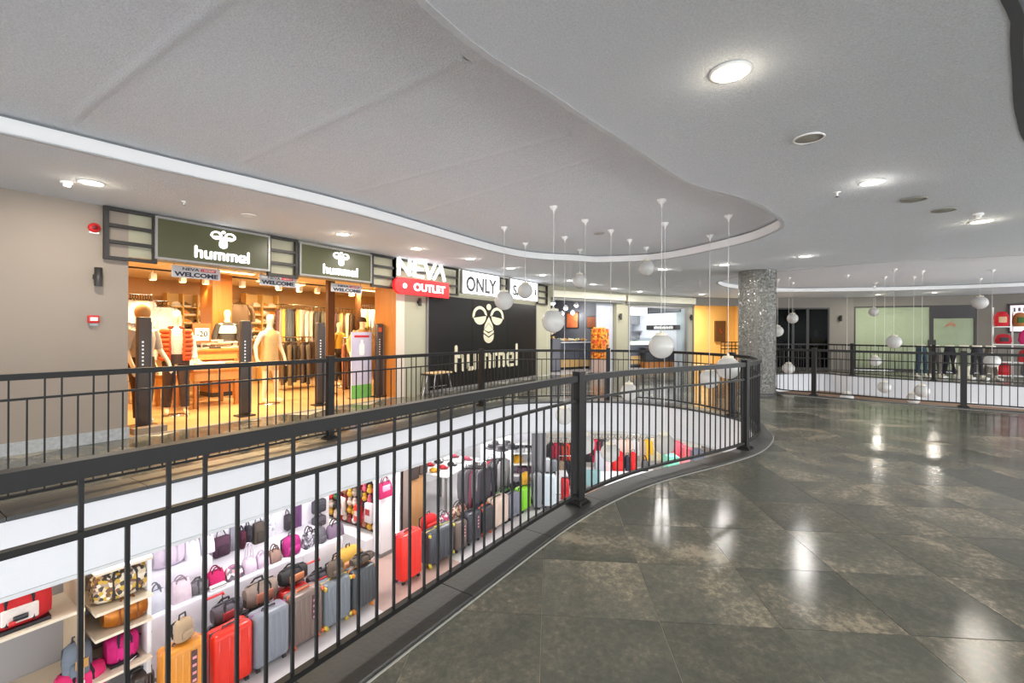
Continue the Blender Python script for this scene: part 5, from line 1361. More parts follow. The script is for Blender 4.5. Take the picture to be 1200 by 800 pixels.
light('lamp', 'AREA', t, (0, 0, -.05), 85, (1, .78, .42), .3)
# stair railing seen just left of the column
p = in_room(M, 845, 413, .9); q = in_room(M, 866, 413, .9); t = thing('stair_railing', 'short dark stair railing in front of the yellow corridor wall', 'railing'); at_local(t, M, (p.x, .9, 0), rz); w_ = q.x - p.x
for z in (.78, .92, 1.08): MB().box2((0, -.02, z - .02), (w_, .02, z + .02)).build('rail', m_steel, t)
for i in range(6): MB().box2((w_ * i / 5 - .012, -.012, 0), (w_ * i / 5 + .012, .012, 1.06)).build('baluster', m_steel, t)

# dark shop, W3-W5
wall('wall_back', W[3], W[4], BT, m_taupe)
M, L, rz, uz = local(W[4], W[5]); ua = .05; ub = uz(972, 400)[0]; zo = uz(940, 360.5)[1]
wall('wall_right', W[4], W[5], BT, m_taupe, [(ua, ub, 0, zo)])
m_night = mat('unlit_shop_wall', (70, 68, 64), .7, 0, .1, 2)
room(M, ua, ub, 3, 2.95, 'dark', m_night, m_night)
t = thing('window_1', 'dark glazed shop front with slim black frames right of the column', 'window'); at_local(t, M, (ua, 0, 0), rz); wd = ub - ua
struct(t); t.name = 'window_1'
del t['label'], t['category']
gl_dark = glass_mat('smoked_glass', (150, 160, 155), .0, 1.12)
for i, (a, b) in enumerate(((0, .36), (.36, .62), (.62, 1))):
    f = MB().box2((a * wd, .02, 0), (a * wd + .05, .09, zo)).box2((b * wd - .05, .02, 0), (b * wd, .09, zo)).box2((a * wd + .05, .02, 0), (b * wd - .05, .09, .06)).box2((a * wd + .05, .02, zo - .06), (b * wd - .05, .09, zo)).build('window_frame', m_dark, t)
    MB().box2((a * wd + .05, .05, .06), (b * wd - .05, .06, zo - .06)).build('pane', gl_dark, f)
p = in_room(M, 951, 404, .3); t = thing('wooden_cabinet', 'low wooden cabinet with small bright items inside the dark shop', 'cabinet'); at_local(t, M, (p.x, .3, 0), rz)
MB().box2((0, 0, .06), (1.1, .5, 1.35)).build('body', mat('dim_wood', (160, 108, 64), .5, 0, .2, 4), t); MB().box2((.03, -.015, .1), (.53, 0, 1.31)).build('door', mat('dim_wood_door', (176, 120, 72), .5), t); MB().box2((.57, -.015, .1), (1.07, 0, 1.31)).build('door', mat('dim_wood_door', (0, 0, 0)), t); MB().box2((.02, .02, 0), (1.08, .48, .06)).build('plinth', m_dark, t)
for k, (x, c, h) in enumerate(((.3, (196, 196, 190), .3), (.62, (170, 80, 50), .24), (.86, (216, 206, 190), .5))):
    t2 = thing('ornament', ('pale boxy ornament on the wooden cabinet', 'rusty red vase on the wooden cabinet', 'tall cream figure on the wooden cabinet')[k] + ' of the dark shop', 'ornament'); at_local(t2, M, (p.x + x, .55, 1.351), rz)
    MB().lathe([(.07, 0), (.09, h * .3), (.05, h * .8), (.06, h), (0, h)], 14).build('body', cmat(c, kind='plastic'), t2); MB().lathe([(.062, h), (.065, h + .015), (0, h + .016)], 14).build('rim', m_alu, t2)
p = in_room(M, 912, 400, 1.8); t = thing('round_table', 'dim round table standing left inside the dark shop', 'table'); at_local(t, M, (p.x + .8, 1.6, 0), rz); MB().lathe([(.0, .7), (.5, .7), (.5, .74), (0, .74)], 28).build('top', mat('dim_wood', (0, 0, 0)), t); MB().lathe([(.05, .03), (.04, .7)], 12).build('stem', m_dark, t); MB().lathe([(.28, 0), (.26, .03), (0, .03)], 24).build('base', m_dark, t)
sconce(984, 373, W[4], W[5], 'small dark wall light on the taupe wall between dark shop and papered window')

# papered window, W5-W6 and toy shop beyond
M, L, rz, uz = local(W[5], W[6]); ua = 0.02; ub = uz(1145, 400)[0] - .01; zo = uz(1070, 358)[1]; 
wall('wall_right', W[5], W[6], BT, m_taupe, [(ua, ub, 0, zo)])
mb = MB(); mb.box2((ua, .2, 0), (ub, .3, zo + .1)); o = mb.build('wall_right', m_night); o.matrix_world = M; struct(o)
t = thing('window_2', '', ''); del t['label'], t['category']; at_local(t, M, (ua, 0, 0), rz); struct(t); wd = ub - ua
m_paper = mat('green_white_window_paper', (198, 198, 180), .8, 0, .1, 3, .5, 9, c2=(170, 172, 148), detail=6)
us = uz(1092, 400)[0] - ua; zt = uz(1115, 371)[1]
for a, b, z1 in ((0, us, zo), (us, wd, zt)):
    f = MB().box2((a, .02, 0), (a + .06, .09, z1)).box2((b - .06, .02, 0), (b, .09, z1)).box2((a + .06, .02, 0), (b - .06, .09, .08)).box2((a + .06, .02, z1 - .06), (b - .06, .09, z1)).build('window_frame', m_dark, t)
    MB().box2((a + .06, .06, .08), (b - .06, .07, z1 - .06)).build('paper_sheet', m_paper, f)
    MB().box2((a + .06, .035, .08), (b - .06, .045, z1 - .06)).build('pane', glass_mat('window_glass', (244, 248, 244), 0, 1.12), f)
MB().box2((us, .02, zt), (wd, .09, zo)).build('dark_panel', m_dark, t)
for x in (us - .12, us + .07): MB().box2((x, -.02, .95), (x + .05, .02, 1.25)).build('handle', m_dark, t)
for x in (wd - .25,): MB().box2((x, -.01, .9), (x + .19, .02, 1.05)).build('lock_plate', m_dark, t)
mb = MB()
for k in range(5): mb.bar((us + .45 + .06 * k, .034, zt * .86 - .04 * abs(k - 2)), (us + .5 + .06 * k, .034, zt * .86 + .1 - .05 * abs(k - 2)), .005, .03)
mb.build('red_sticker', mat('pink_red_sticker', (226, 120, 100), .6, 0, 0), t)
wall('wall_right', W[6], W[7], BT, m_taupe); M, L, rz, uz = local(W[7], W[8])
wall('wall_right', W[7], W[8], BT, m_taupe, [(.8, 5.5, .0, 2.5)]); room(M, .8, 5.5, 2.5, 2.9, 'toy', m_white, m_lowfl)
M, L, rz, uz = local(W[6], W[7]); p = uz(1182, 363); 
t = thing('lit_window_sign', 'black framed lit window with pink and white letters above the toy shelves', 'sign'); at_local(t, M, (uz(1181, 360)[0], -.06, uz(1190, 390)[1]), rz); h_ = uz(1190, 356)[1] - uz(1190, 390)[1]
MB().box2((0, 0, 0), (2.4, .06, h_)).build('frame', m_dark, t); MB().box2((.06, -.01, .06), (2.34, 0, h_ - .06)).build('face', mat('pink_lit_face', (248, 236, 242), .4, 0, 0, 3, emit=.7, ecol=(255, 236, 246), c2=(238, 170, 200)), t)
mb = MB()
for k in range(4): mb.box2((.12 + k * .13, -.016, h_ - .3 + .02 * (k % 2)), (.19 + k * .13, -.01, h_ - .14))
mb.build('letter_mark', mat('slate_ink', (70, 80, 90), .5), t)
# toy shop shelf unit in front of the wall
pa = on_d(1168, 443, 15.4); pb_ = on_d(1216, 443, 14.9); d = V2(pb_) - V2(pa); rz = math.atan2(d.y, d.x); M = Matrix.Translation((pa.x, pa.y, 0)) @ Matrix.Rotation(rz, 4, 'Z'); w_ = d.length
def zat(py): return HC + (391.9 - py) / F * 15.2
t = thing('shelf_unit', 'white shelf unit with red and pink clothes at the far right edge', 'shelf'); at_local(t, M, (0, 0, 0), rz)
for z in (zat(382), zat(403), zat(424), .12): MB().box2((0, 0, z - .03), (w_, .4, z)).build('shelf_board', m_wp, t)
for x in (.0, w_ * .5, w_): MB().box2((x - .02, .36, 0), (x + .02, .4, 2.4)).build('upright', m_wp, t)
def blob(nm, label, cat, x, z, w2, h2, c, c2=None, dp=.18, extra=None):
    t = thing(nm, label, cat); at_local(t, M, (x, dp, z + .001), rz); mb = MB()
    mb.loft(oval([(w2 * .4, .09, 0, 0), (w2 * .5, .12, 0, h2 * .25), (w2 * .46, .11, 0, h2 * .7), (w2 * .3, .08, 0, h2 * .95), (w2 * .1, .03, 0, h2)], 12)); mb.build('body', cmat(c), t)
    if c2: MB().rbox((0, -.1, h2 * .45), (w2 * .5, .06, h2 * .4), .02).build('front_patch', cmat(c2), t)
    return t
blob('child_dress', 'bright red dress with a pale collar on the top shelf at the far right', 'dress', .16, zat(382), .38, .5, (206, 24, 40), (230, 190, 150))
blob('soft_toy', 'tan and green soft toy on the top shelf beside the red dress', 'soft toy', .58, zat(382), .34, .46, (176, 110, 60), (70, 110, 50))
blob('child_blouse', 'pink and white patterned blouse on the top shelf at the picture edge', 'blouse', .98, zat(382), .42, .48, (226, 160, 186), (246, 236, 240))
blob('knit_bag', 'crimson knitted bag over a black basket on the second shelf', 'bag', .2, zat(403), .42, .34, (176, 20, 40), (60, 58, 62))
blob('pink_jumper', 'hot pink ribbed jumper on the second shelf at the far right', 'jumper', .85, zat(403), .62, .5, (226, 50, 120))
blob('red_ball', 'red round cushion on the third shelf at the far right', 'cushion', .72, zat(424), .36, .42, (206, 46, 54))
blob('red_parcel', 'red wrapped parcel with bow low on the floor shelf at right', 'parcel', .2, .12, .38, .42, (200, 24, 36), (220, 50, 60))
blob('grey_pouch', 'grey pouch with a green top on the floor shelf at the picture edge', 'pouch', .8, .12, .4, .42, (120, 126, 126), (40, 130, 100))
# half mannequins wearing trousers, along the papered window
LEG = set_mat(None, None) if False else None
def legs(px, pyb, D, c, label, st, pale=(236, 228, 206), shoes_=(240, 238, 230), long=True):
    p = on_d(px, HY, D); z = 0
    t = thing('leg_mannequin', label, 'mannequin', (p.x, p.y, 0), math.atan2(-FW.x, -FW.y) * 0 + math.atan2(FW.y, FW.x) - PI / 2 - .25)
    k = 1.0
    v = [(0, 0, .98), (0, 0, 1.08), (.09, 0, .90), (.10, -.01 - st, .50), (.11, .02 - st, .09), (.12, -.13 - st, .035), (-.09, 0, .90), (-.10, -.01 + st, .5), (-.11, .02 + st, .09), (-.12, -.13 + st, .035)]
    me = skin(v, [(0, 1), (0, 2), (2, 3), (3, 4), (4, 5), (0, 6), (6, 7), (7, 8), (8, 9)], [(.11, .09), (.10, .08), .07, .05, .036, .03, .07, .05, .036, .03], 1)
    o = obj('figure', set_mat(me, mat('ivory_mannequin', pale, .4, 0, .03)), t); 
    q = trousers(t, c, 1.8, (st, -st), .16 if long else .45)
    for vv in q.data.vertices: vv.co = Vector((vv.co.x * .82, vv.co.y * .9, min(vv.co.z, 1.04)))
    MB().lathe([(.115, 1.04), (.12, 1.10), (.11, 1.115), (0, 1.116)], 18).build('waist_cap', mat('ivory_mannequin', (0, 0, 0)), t)
    for s, y in ((1, -st), (-1, st)): MB().rbox((s * .125, -.07 + y, .045), (.10, .27, .09), .03).build('shoe', cmat(shoes_, kind='plastic'), t)
for a in ((1080, 441, 15.6, (46, 72, 84), 'dark teal trousers on the leftmost half mannequin by the papered window', .03), (1096, 441, 15.5, (112, 104, 100), 'grey trousers on the half mannequin behind the far railing post', .05), (1113, 441, 15.3, (38, 34, 44), 'black trousers on the third half mannequin from the left', .10), (1130, 441, 15.1, (150, 150, 130), 'pale patterned shorts on the half mannequin left of the near railing post', .02), (1145, 442, 15.0, (54, 52, 58), 'charcoal trousers on the half mannequin right of the near railing post', .06), (1161, 442, 14.9, (104, 92, 84), 'brownish trousers on the rightmost half mannequin beside the shelf unit', .08)):
    legs(*a[:5], a[5], long='shorts' not in a[4])

# ================================================================ lower level, seen through the opening
LZ = -3.0
mb = MB(); mb.box2((-6, -9, LZ - .1), (26, 14, LZ)); struct(mb.build('floor', m_lowfl))
mb = MB(); mb.box2((10.5, -8.9, LZ), (20, 1.5, LZ + .004)); struct(mb.build('floor', mat('brown_lower_floor', (150, 118, 92), .4, 0, .15, 3)))
mb = MB(); mb.box2((5.0, 5.2, LZ), (6.9, 7.3, LZ + .004)); t_ = struct(mb.build('floor', mat('reddish_floor', (176, 150, 140), .3, 0, .15, 3)))
vs, tr = holed([V2(p) for p in ((-6, -9), (26, -9), (26, 14), (-6, 14))], [offset(VOID1, .09, False), offset(VOID2, .09, False)], 4)
mb = MB(); mb.add([(p.x, p.y, -.56) for p in vs], [t[::-1] for t in tr]); struct(mb.build('ceiling', m_white))
YB = 8.1; XB = 5.5
mb = MB(); mb.box2((-6, YB, LZ), (XB, YB + .1, -.56)); struct(mb.build('wall_back', m_lilac))
mb = MB(); mb.box2((XB, 9.7, LZ), (12.6, 9.8, -.56)); struct(mb.build('wall_back', m_white))
mb = MB(); mb.box2((XB, YB, LZ), (XB + .1, 9.8, -.56)); struct(mb.build('wall_left', m_white))
a, b = cam_xy(.2, 15.6), cam_xy(9.3, 18.6)
c = cam_xy(7.4, 15.6 + 7.2 / 9.1 * 3)
wall('wall_right', Vector((c.x, c.y, 0)), Vector((b.x, b.y, 0)), -.56, mat('brown_lower_wall', (132, 108, 88), .7, 0, .1, 2), (), LZ)
wall('wall_right', Vector((a.x, a.y, 0)), Vector((c.x, c.y, 0)), -.56, mat('pale_cream_wall', (226, 220, 206), .6, 0, .05, 2), (), LZ)
q_ = cam_xy(19, 12.5)
wall('wall_right', Vector((b.x, b.y, 0)), Vector((q_.x, q_.y, 0)), -.56, mat('brown_lower_wall', (132, 108, 88), .7, 0, .1, 2), (), LZ)
COOL = (.97, .96, 1)
for i, (x, y) in enumerate(((5.9, 8.6), (2.0, 6.6), (4.2, 6.6), (6.6, 6.3), (8.8, 6.6), (11, 4.5), (11.5, 2.2), (9.6, 7.8), (12.5, 3.2), (-.5, 6.6), (2.5, 0.6), (6, 0), (14, .5), (15.2, -5), (19.5, -4))):  # unseen panels added to brighten the lower level
    t = thing('ceiling_light', 'added unseen white light panel on the lower shop ceiling, %s' % ('before the trinket board', 'above the orange suitcase', 'above the grey suitcases', 'above the doorway', 'above the yellow edged suitcase', 'by the clothes racks', 'by the far clothes', 'above the hats', 'before the cream wall', 'left of the bag shelves', 'under the near floor edge', 'under the railing bend', 'between both openings', 'by the second opening', 'beyond the second opening')[i], 'ceiling light', (x, y, -.56))
    MB().box2((-.35, -.35, -.03), (.35, .35, 0)).build('housing', m_wp, t); MB().box2((-.32, -.32, -.036), (.32, .32, -.03)).build('diffuser', m_lamp_white, t)
    light('lamp', 'AREA', t, (0, 0, -.06), 15 if x < 13 else 6, COOL, .6, None, None, .6)

# ---------------------------------------------------------------- suitcases
m_blackp = cmat((34, 34, 38), kind='plastic')
def suitcase(w_, h_, c, loc, label, rz=0, d=.27, handle=None, trim=None, tag_strip=False, side=None, ribs=6, group='suitcases in the row along the lower shop'):
    t = thing('suitcase', label, 'suitcase', loc, rz, group); mc = cmat(c, kind='plastic'); mt = cmat(trim, kind='plastic') if trim else m_blackp
    hb = h_ - .06
    mb = MB(); mb.rbox((0, 0, .06 + hb / 2), (w_, d, hb), min(.055, d * .3), 3)
    for i in range(ribs):
        x = -w_ * .38 + w_ * .76 * i / (ribs - 1)
        for s in (-1, 1): mb.rbox((x, s * d / 2, .06 + hb / 2), (w_ * .055, .014, hb * .84), .005, 1)
    mb.build('shell', mc, t)
    mb = MB(); mb.rbox((0, .0, .06 + hb / 2), (w_ + .008, .022, hb + .008), .01, 1); mb.build('zip_band', cmat(side, kind='plastic') if side else mt, t)
    for a in (-1, 1):
        for b in (-1, 1):
            wm = MB(); wm.box2((a * (w_ / 2 - .06) - .018, b * (d / 2 - .05) - .018, .035), (a * (w_ / 2 - .06) + .018, b * (d / 2 - .05) + .018, .07))
            for q in (-.014, .014): wm.tube([(a * (w_ / 2 - .06) + q - .007, b * (d / 2 - .05), .026), (a * (w_ / 2 - .06) + q + .007, b * (d / 2 - .05), .026)], .026, 10)
            wm.build('wheel', mt, t)
    MB().tube([(-.09, 0, h_ - .004), (-.085, 0, h_ + .022), (.085, 0, h_ + .022), (.09, 0, h_ - .004)], .011, 6).build('top_handle', mt, t)
    if handle:
        mh = cmat(handle, kind='plastic'); z = h_ + .36
        MB().tube([(-.1, d * .32, h_ - .02), (-.1, d * .32, z)], .009, 6).tube([(.1, d * .32, h_ - .02), (.1, d * .32, z)], .009, 6).build('telescopic_tube', m_chrome if handle != (30, 30, 34) else m_dark, t)
        MB().tube([(-.115, d * .32, z - .02), (-.11, d * .32, z + .01), (.11, d * .32, z + .01), (.115, d * .32, z - .02)], .016, 8).build('pull_grip', mh, t)
    if tag_strip:
        mb = MB(); mb.box2((w_ * .12, -d / 2 - .012, h_ * .45), (w_ * .26, -d / 2 - .006, h_ - .08)); o = mb.build('hang_tag_strip', cmat((84, 60, 66), kind='plastic'), t)
        m2 = MB()
        for k in range(4): m2.box2((w_ * .14, -d / 2 - .015, h_ * .47 + k * h_ * .105), (w_ * .24, -d / 2 - .012, h_ * .47 + k * h_ * .105 + .03))
        m2.build('printed_label', cmat((222, 150, 160), kind='plastic'), o)
    if trim:
        for a in (-1, 1):
            for zz in (.09, h_ - .05): MB().rbox((a * (w_ / 2 - .012), -d / 2 + .02, zz), (.05, .06, .06), .015, 1).build('corner_guard', mt, t)
    return t
RY = 6.05
def row(px0, px1, pyt, c, label, y=RY, **kw):
    a = on_y(px0, pyt, y); b = on_y(px1, pyt, y); top_ = on_y((px0 + px1) / 2, pyt, y).z; d = kw.get('d', .27)
    return suitcase(b.x - a.x - .015, top_ - LZ, c, ((a.x + b.x) / 2, y + d / 2, LZ), label, 0, **kw), top_
OR = row(192, 243, 758, (214, 140, 50), 'small orange ribbed suitcase with a strip of tags, leftmost of the row', tag_strip=True, side=(196, 110, 60))
RD = row(251, 298, 737, (214, 44, 26), 'bright red hard suitcase next to the orange one', ribs=4)
GR = row(299, 341, 716, (124, 128, 137), 'silver grey ribbed suitcase with a pink zip band, between red and brown', side=(170, 110, 160), trim=None)
BR = row(342, 380, 694, (112, 94, 86), 'taupe brown ribbed suitcase with a hanging strip of tags', trim=(206, 90, 40), tag_strip=True)
G2 = row(381, 413, 680, (112, 118, 125), 'mid grey ribbed suitcase with yellow corner guards', trim=(200, 170, 60))
DK = row(414, 442, 665, (66, 70, 74), 'charcoal suitcase at the doorway end of the left row', trim=(214, 130, 40))
row(472, 496, 624, (226, 50, 40), 'red suitcase with magenta side, alone right of the doorway', side=(206, 20, 90), ribs=4)
row(504, 533, 619, (62, 66, 74), 'dark suitcase with yellow zip band and guards', trim=(206, 190, 50))
row(535, 548.5, 611, (104, 90, 82), 'narrow taupe suitcase with pink tags right of the yellow edged one', tag_strip=True)
row(549.5, 565, 600, (52, 52, 60), 'black suitcase with pink tags, second right of the yellow edged one', tag_strip=True)
row(566.5, 579, 593, (48, 46, 52), 'black suitcase left of the beige one', trim=(206, 90, 50))
row(580.5, 597, 582.5, (206, 184, 168), 'beige suitcase between black and grey ones')
row(598.5, 611, 579, (112, 114, 128), 'slate grey suitcase between beige and green ones')
row(612.5, 623, 571, (124, 196, 40), 'lime green suitcase at the far end of the row')
# second row behind, some with pulled-out handles
row(244, 276, 738, (96, 84, 92), 'dark suitcase behind the bright red one, red pull handle raised', 6.52, handle=(206, 40, 50))
row(288, 322, 716, (92, 88, 90), 'dark grey suitcase hidden behind the silver grey one', 6.52)
row(330, 363, 689, (216, 40, 34), 'red suitcase standing behind the taupe brown one', 6.52)
row(364, 388, 690, (88, 86, 90), 'dark suitcase behind the mid grey one, red pull handle raised', 6.52, handle=(216, 70, 70))
row(394, 424, 672, (80, 82, 86), 'dark suitcase hidden behind the charcoal one', 6.52)
row(157, 184, 790, (74, 62, 56), 'dark suitcase with raised black pull handle left of the orange one', 6.4, handle=(30, 30, 34))
for px0, px1, py, c, lab in ((494, 522, 625, (80, 80, 86), 'dark suitcase behind the yellow edged one'), (524, 548, 612, (90, 82, 80), 'dark brown suitcase behind the narrow taupe one'), (552, 576, 598, (70, 66, 72), 'dark suitcase behind the black pair'), (582, 608, 585, (84, 86, 92), 'dark grey suitcase behind the beige and slate ones')):
    row(px0, px1, py, c, lab, 6.5)
row(440, 449, 670, (70, 66, 70), 'dark slim case behind the charcoal suitcase', 6.52) if False else None

# ---------------------------------------------------------------- bags
def duffel(w_, h_, d, c, loc, label, rz=0, strap=(40, 36, 40), pat=None, panel=None, cat='bag', group=None):
    t = thing('duffel_bag', label, cat, loc, rz, group); mm = pat or cmat(c); n = 14; rings = []
    for u_ in (-1, -.96, -.85, -.5, 0, .5, .85, .96, 1):
        k = (1 - abs(u_) ** 6) ** .5 if abs(u_) < 1 else .55; k = max(k, .55)
        rings.append([(u_ * w_ / 2, d / 2 * k * math.copysign(abs(math.cos(2 * PI * j / n)) ** .7, math.cos(2 * PI * j / n)), h_ / 2 + h_ / 2 * (k * .5 + .5) * math.copysign(abs(math.sin(2 * PI * j / n)) ** .75, math.sin(2 * PI * j / n))) for j in range(n)])
    MB().loft(rings).build('body', mm, t); ms = cmat(strap)
    for s in (-1, 1): MB().tube([(-w_ * .2, s * d * .5, h_ * .2), (-w_ * .2, s * d * .42, h_ * .85), (-w_ * .12, s * d * .22, h_ * 1.12), (w_ * .12, s * d * .22, h_ * 1.12), (w_ * .2, s * d * .42, h_ * .85), (w_ * .2, s * d * .5, h_ * .2)], .014, 6).build('carry_handle', ms, t)
    MB().tube([(-w_ * .42, 0, h_ * .985), (0, 0, h_ * 1.0), (w_ * .42, 0, h_ * .985)], .009, 5).build('zip', ms, t)
    if panel: MB().rbox((0, -d * .47, h_ * .45), (w_ * .55, .035, h_ * .45), .012, 2).build('front_pocket', cmat(panel), t)
    return t
def backpack(w_, h_, d, c, loc, label, rz=0, pocket=None, strap=(50, 44, 44), group=None):
    t = thing('backpack', label, 'backpack', loc, rz, group)
    MB().loft(oval([(w_ * .44, d * .42, 0, 0), (w_ * .5, d * .5, 0, h_ * .15), (w_ * .5, d * .48, 0, h_ * .6), (w_ * .44, d * .42, .01, h_ * .85), (w_ * .26, d * .25, .02, h_ * .97), (w_ * .08, d * .08, .02, h_)], 14)).build('body', cmat(c), t)
    MB().rbox((0, -d * .46, h_ * .3), (w_ * .66, d * .3, h_ * .42), .03, 2).build('front_pocket', cmat(pocket or c), t); ms = cmat(strap)
    MB().tube([(-.04, .02, h_ * .97), (-.035, .02, h_ + .05), (.035, .02, h_ + .05), (.04, .02, h_ * .97)], .01, 6).build('top_handle', ms, t)
    for s in (-1, 1): MB().tube([(s * w_ * .22, d * .3, h_ * .9), (s * w_ * .36, d * .55, h_ * .75), (s * w_ * .38, d * .52, h_ * .35), (s * w_ * .36, d * .35, h_ * .1)], .014, 6).build('shoulder_strap', ms, t)
    return t
def handbag(w_, h_, d, c, loc, label, rz=0, handle=(60, 50, 56), pat=None, flap=None, group=None, tall=.5):
    t = thing('handbag', label, 'handbag', loc, rz, group)
    R = [[(sx * w_ / 2 * k, sy * d / 2 * q, z * h_) for sx, sy in ((-1, -.7), (-.9, -1), (.9, -1), (1, -.7), (1, .7), (.9, 1), (-.9, 1), (-1, .7))] for z, k, q in ((0, .94, .9), (.06, 1, 1), (.5, .97, .92), (.85, .88, .55), (1, .82, .25))]
    MB().loft(R).build('body', pat or cmat(c), t); ms = cmat(handle)
    for s in (-1, 1): MB().tube([(w_ * .26 * math.cos(a), s * d * .2, h_ * .85 + h_ * tall * math.sin(a)) for a in [PI * j / 10 for j in range(11)]], .01, 6).build('handle', ms, t)
    MB().tube([(-w_ * .4, 0, h_ * 1.0), (w_ * .4, 0, h_ * 1.0)], .008, 5).build('zip', ms, t)
    if flap: MB().rbox((0, -d * .42, h_ * .62), (w_ * .6, .03, h_ * .4), .012, 1).build('flap', cmat(flap), t)
    return t
def pxw(px0, px1, y, z):
    a = on_y(px0, 600, y).x; b = on_y(px1, 600, y).x; return (a + b) / 2, b - a
m_plaid = voronoi_mat('plaid_print', [(222, 206, 176), (206, 170, 60), (70, 60, 56), (176, 150, 130), (232, 222, 206), (120, 84, 60)], 28, .6)
m_copper = mat('shiny_copper_fabric', (196, 120, 26), .28, .45, 0, 9, .6, 14, c2=(120, 58, 10))
m_floral = voronoi_mat('floral_print', [(226, 200, 206), (200, 80, 120), (240, 232, 230), (120, 110, 120), (206, 140, 150), (90, 90, 100)], 22, .6)
m_stripe = voronoi_mat('tapestry_print', [(206, 176, 150), (120, 90, 80), (226, 206, 190), (170, 90, 80)], 26, .6)
def on_top(px0, px1, z, y): c, w_ = pxw(px0, px1, y, z); return c, w_
c, w_ = pxw(203, 227, 6.2, 0); backpack(w_, .24, .16, (176, 150, 120), (c, 6.19, OR[1] + .03), 'small beige backpack standing on the orange suitcase', .3)
z2 = lambda px, py, y: on_y(px, py, y).z
c, w_ = pxw(249, 283, 6.66, 0); duffel(w_, .24, .24, (92, 84, 92), (c, 6.66, z2(260, 738, 6.52) + .03), 'grey and red duffel bag lying on the dark suitcase behind the bright red one', 0, (40, 36, 40), None, (176, 60, 66))
c, w_ = pxw(287, 323, 6.66, 0); duffel(w_, .32, .26, (140, 122, 112), (c, 6.66, z2(305, 716, 6.52) + .03), 'big brown grey duffel bag with black handles behind the silver suitcase', 0, (40, 36, 38), None, (176, 110, 90))
c, w_ = pxw(328, 358, 6.66, 0); duffel(w_, .24, .24, (44, 40, 42), (c, 6.66, z2(346, 689, 6.52) + .03), 'black holdall with a tan motif on the red suitcase behind', 0, (34, 32, 36), None, (214, 130, 90))
c, w_ = pxw(361, 389, 6.66, 0); duffel(w_, .18, .22, (80, 76, 82), (c, 6.66, z2(376, 690, 6.52) + .03), 'dark flat bag with red stripe on the case behind the mid grey suitcase', 0, (36, 34, 38), None, (200, 60, 60))
c, w_ = pxw(384, 402, 6.2, 0); backpack(w_, .22, .18, (92, 78, 66), (c, 6.2, G2[1] + .03), 'dark brown patterned pouch standing on the mid grey suitcase', 0, (110, 96, 80))
c, w_ = pxw(393, 425, 6.64, 0); backpack(w_, .34, .26, (212, 164, 70), (c, 6.66, z2(409, 672, 6.52) + .03), 'yellow and pink backpack lying behind the charcoal suitcase', .1, (222, 150, 110))
c, w_ = pxw(412, 436, 6.2, 0); duffel(w_, .12, .2, (92, 78, 66), (c, 6.2, DK[1] + .03), 'flat brown bag lying on top of the charcoal suitcase', 0, (50, 44, 40))
c, w_ = pxw(494, 511, 6.64, 0); backpack(w_, .30, .22, (210, 24, 30), (c, 6.64, z2(505, 625, 6.5) + .03), 'bright red backpack on the case behind the yellow edged suitcase', 0, (224, 60, 50))
c, w_ = pxw(511, 526, 6.64, 0); handbag(w_, .25, .2, (180, 170, 176), (c, 6.64, z2(515, 625, 6.5) + .03), 'grey and pink floral handbag beside the bright red backpack', 0, (90, 80, 90), m_floral)
c, w_ = pxw(527, 548, 6.64, 0); handbag(w_, .25, .2, (196, 160, 140), (c, 6.64, z2(536, 612, 6.5) + .03), 'tan tapestry handbag behind the narrow taupe suitcase', 0, (70, 56, 56), m_stripe)
c, w_ = pxw(552, 563, 6.64, 0); handbag(w_, .24, .2, (120, 130, 128), (c, 6.64, z2(564, 598, 6.5) + .03), 'grey green handbag behind the black suitcases', 0, (60, 56, 60))
c, w_ = pxw(564, 577, 6.64, 0); handbag(w_, .3, .2, (150, 60, 100), (c, 6.64, z2(564, 598, 6.5) + .03), 'dark pink handbag behind the black suitcase with guards', 0, (60, 36, 50))
c, w_ = pxw(582, 597, 6.64, 0); handbag(w_, .2, .2, (110, 150, 110), (c, 6.64, z2(595, 585, 6.5) + .03), 'black bag with leaf green trim behind the beige suitcase', 0, (50, 60, 50), None, (50, 52, 54))
c, w_ = pxw(597, 609, 6.64, 0); duffel(w_, .2, .2, (44, 44, 50), (c, 6.64, z2(595, 585, 6.5) + .03), 'small black holdall behind the slate grey suitcase', 0)
c, w_ = pxw(611, 620, 6.2, 0); backpack(w_, .28, .16, (206, 156, 40), (c, 6.2, z2(617, 571, RY) + .03), 'yellow rucksack standing on the lime green suitcase', 0, (196, 140, 30))

# ---------------------------------------------------------------- left shelves
def shelf_board(x0, x1, z, y0, y1, parent): MB().box2((x0, y0, z - .03), (x1, y1, z)).build('shelf_board', m_shelf, parent)
t = thing('shelf_unit', 'pale wooden wall shelf unit with duffel bags in the lower left corner', 'shelf', (0, 0, LZ)); xe = on_y(176, 690, 6.4).x; xm = on_y(100, 700, 6.4).x; xm2 = on_y(112, 720, 6.4).x
zs = [on_y(112, 708, 6.4).z, on_y(140, 735, 6.4).z, on_y(140, 782, 6.4).z]
MB().box2((-1.5, 7.0, 0), (xe, 7.06, 2.44)).build('back_panel', mat('grey_shelf_back', (150, 146, 146), .6, 0, .08, 2), t)
for z in (zs[0], zs[0] - .75, zs[0] - 1.0): shelf_board(-1.5, xm, z - LZ, 6.4, 7.0, t)
zb = [zs[0] + .0, zs[1], zs[2]]
for z in (on_y(130, 664, 6.4).z, zs[0] - .08, zs[1] - .0, zs[2]): shelf_board(xm2 - .02, xe, z - LZ, 6.32, 7.0, t)
for x in (xm - .02, xe): MB().box2((x - .02, 6.42, 0), (x + .02, 7.0, 2.2)).build('side_panel', m_white if x == xe else mat('tan_side_panel', (200, 176, 146), .6), t)
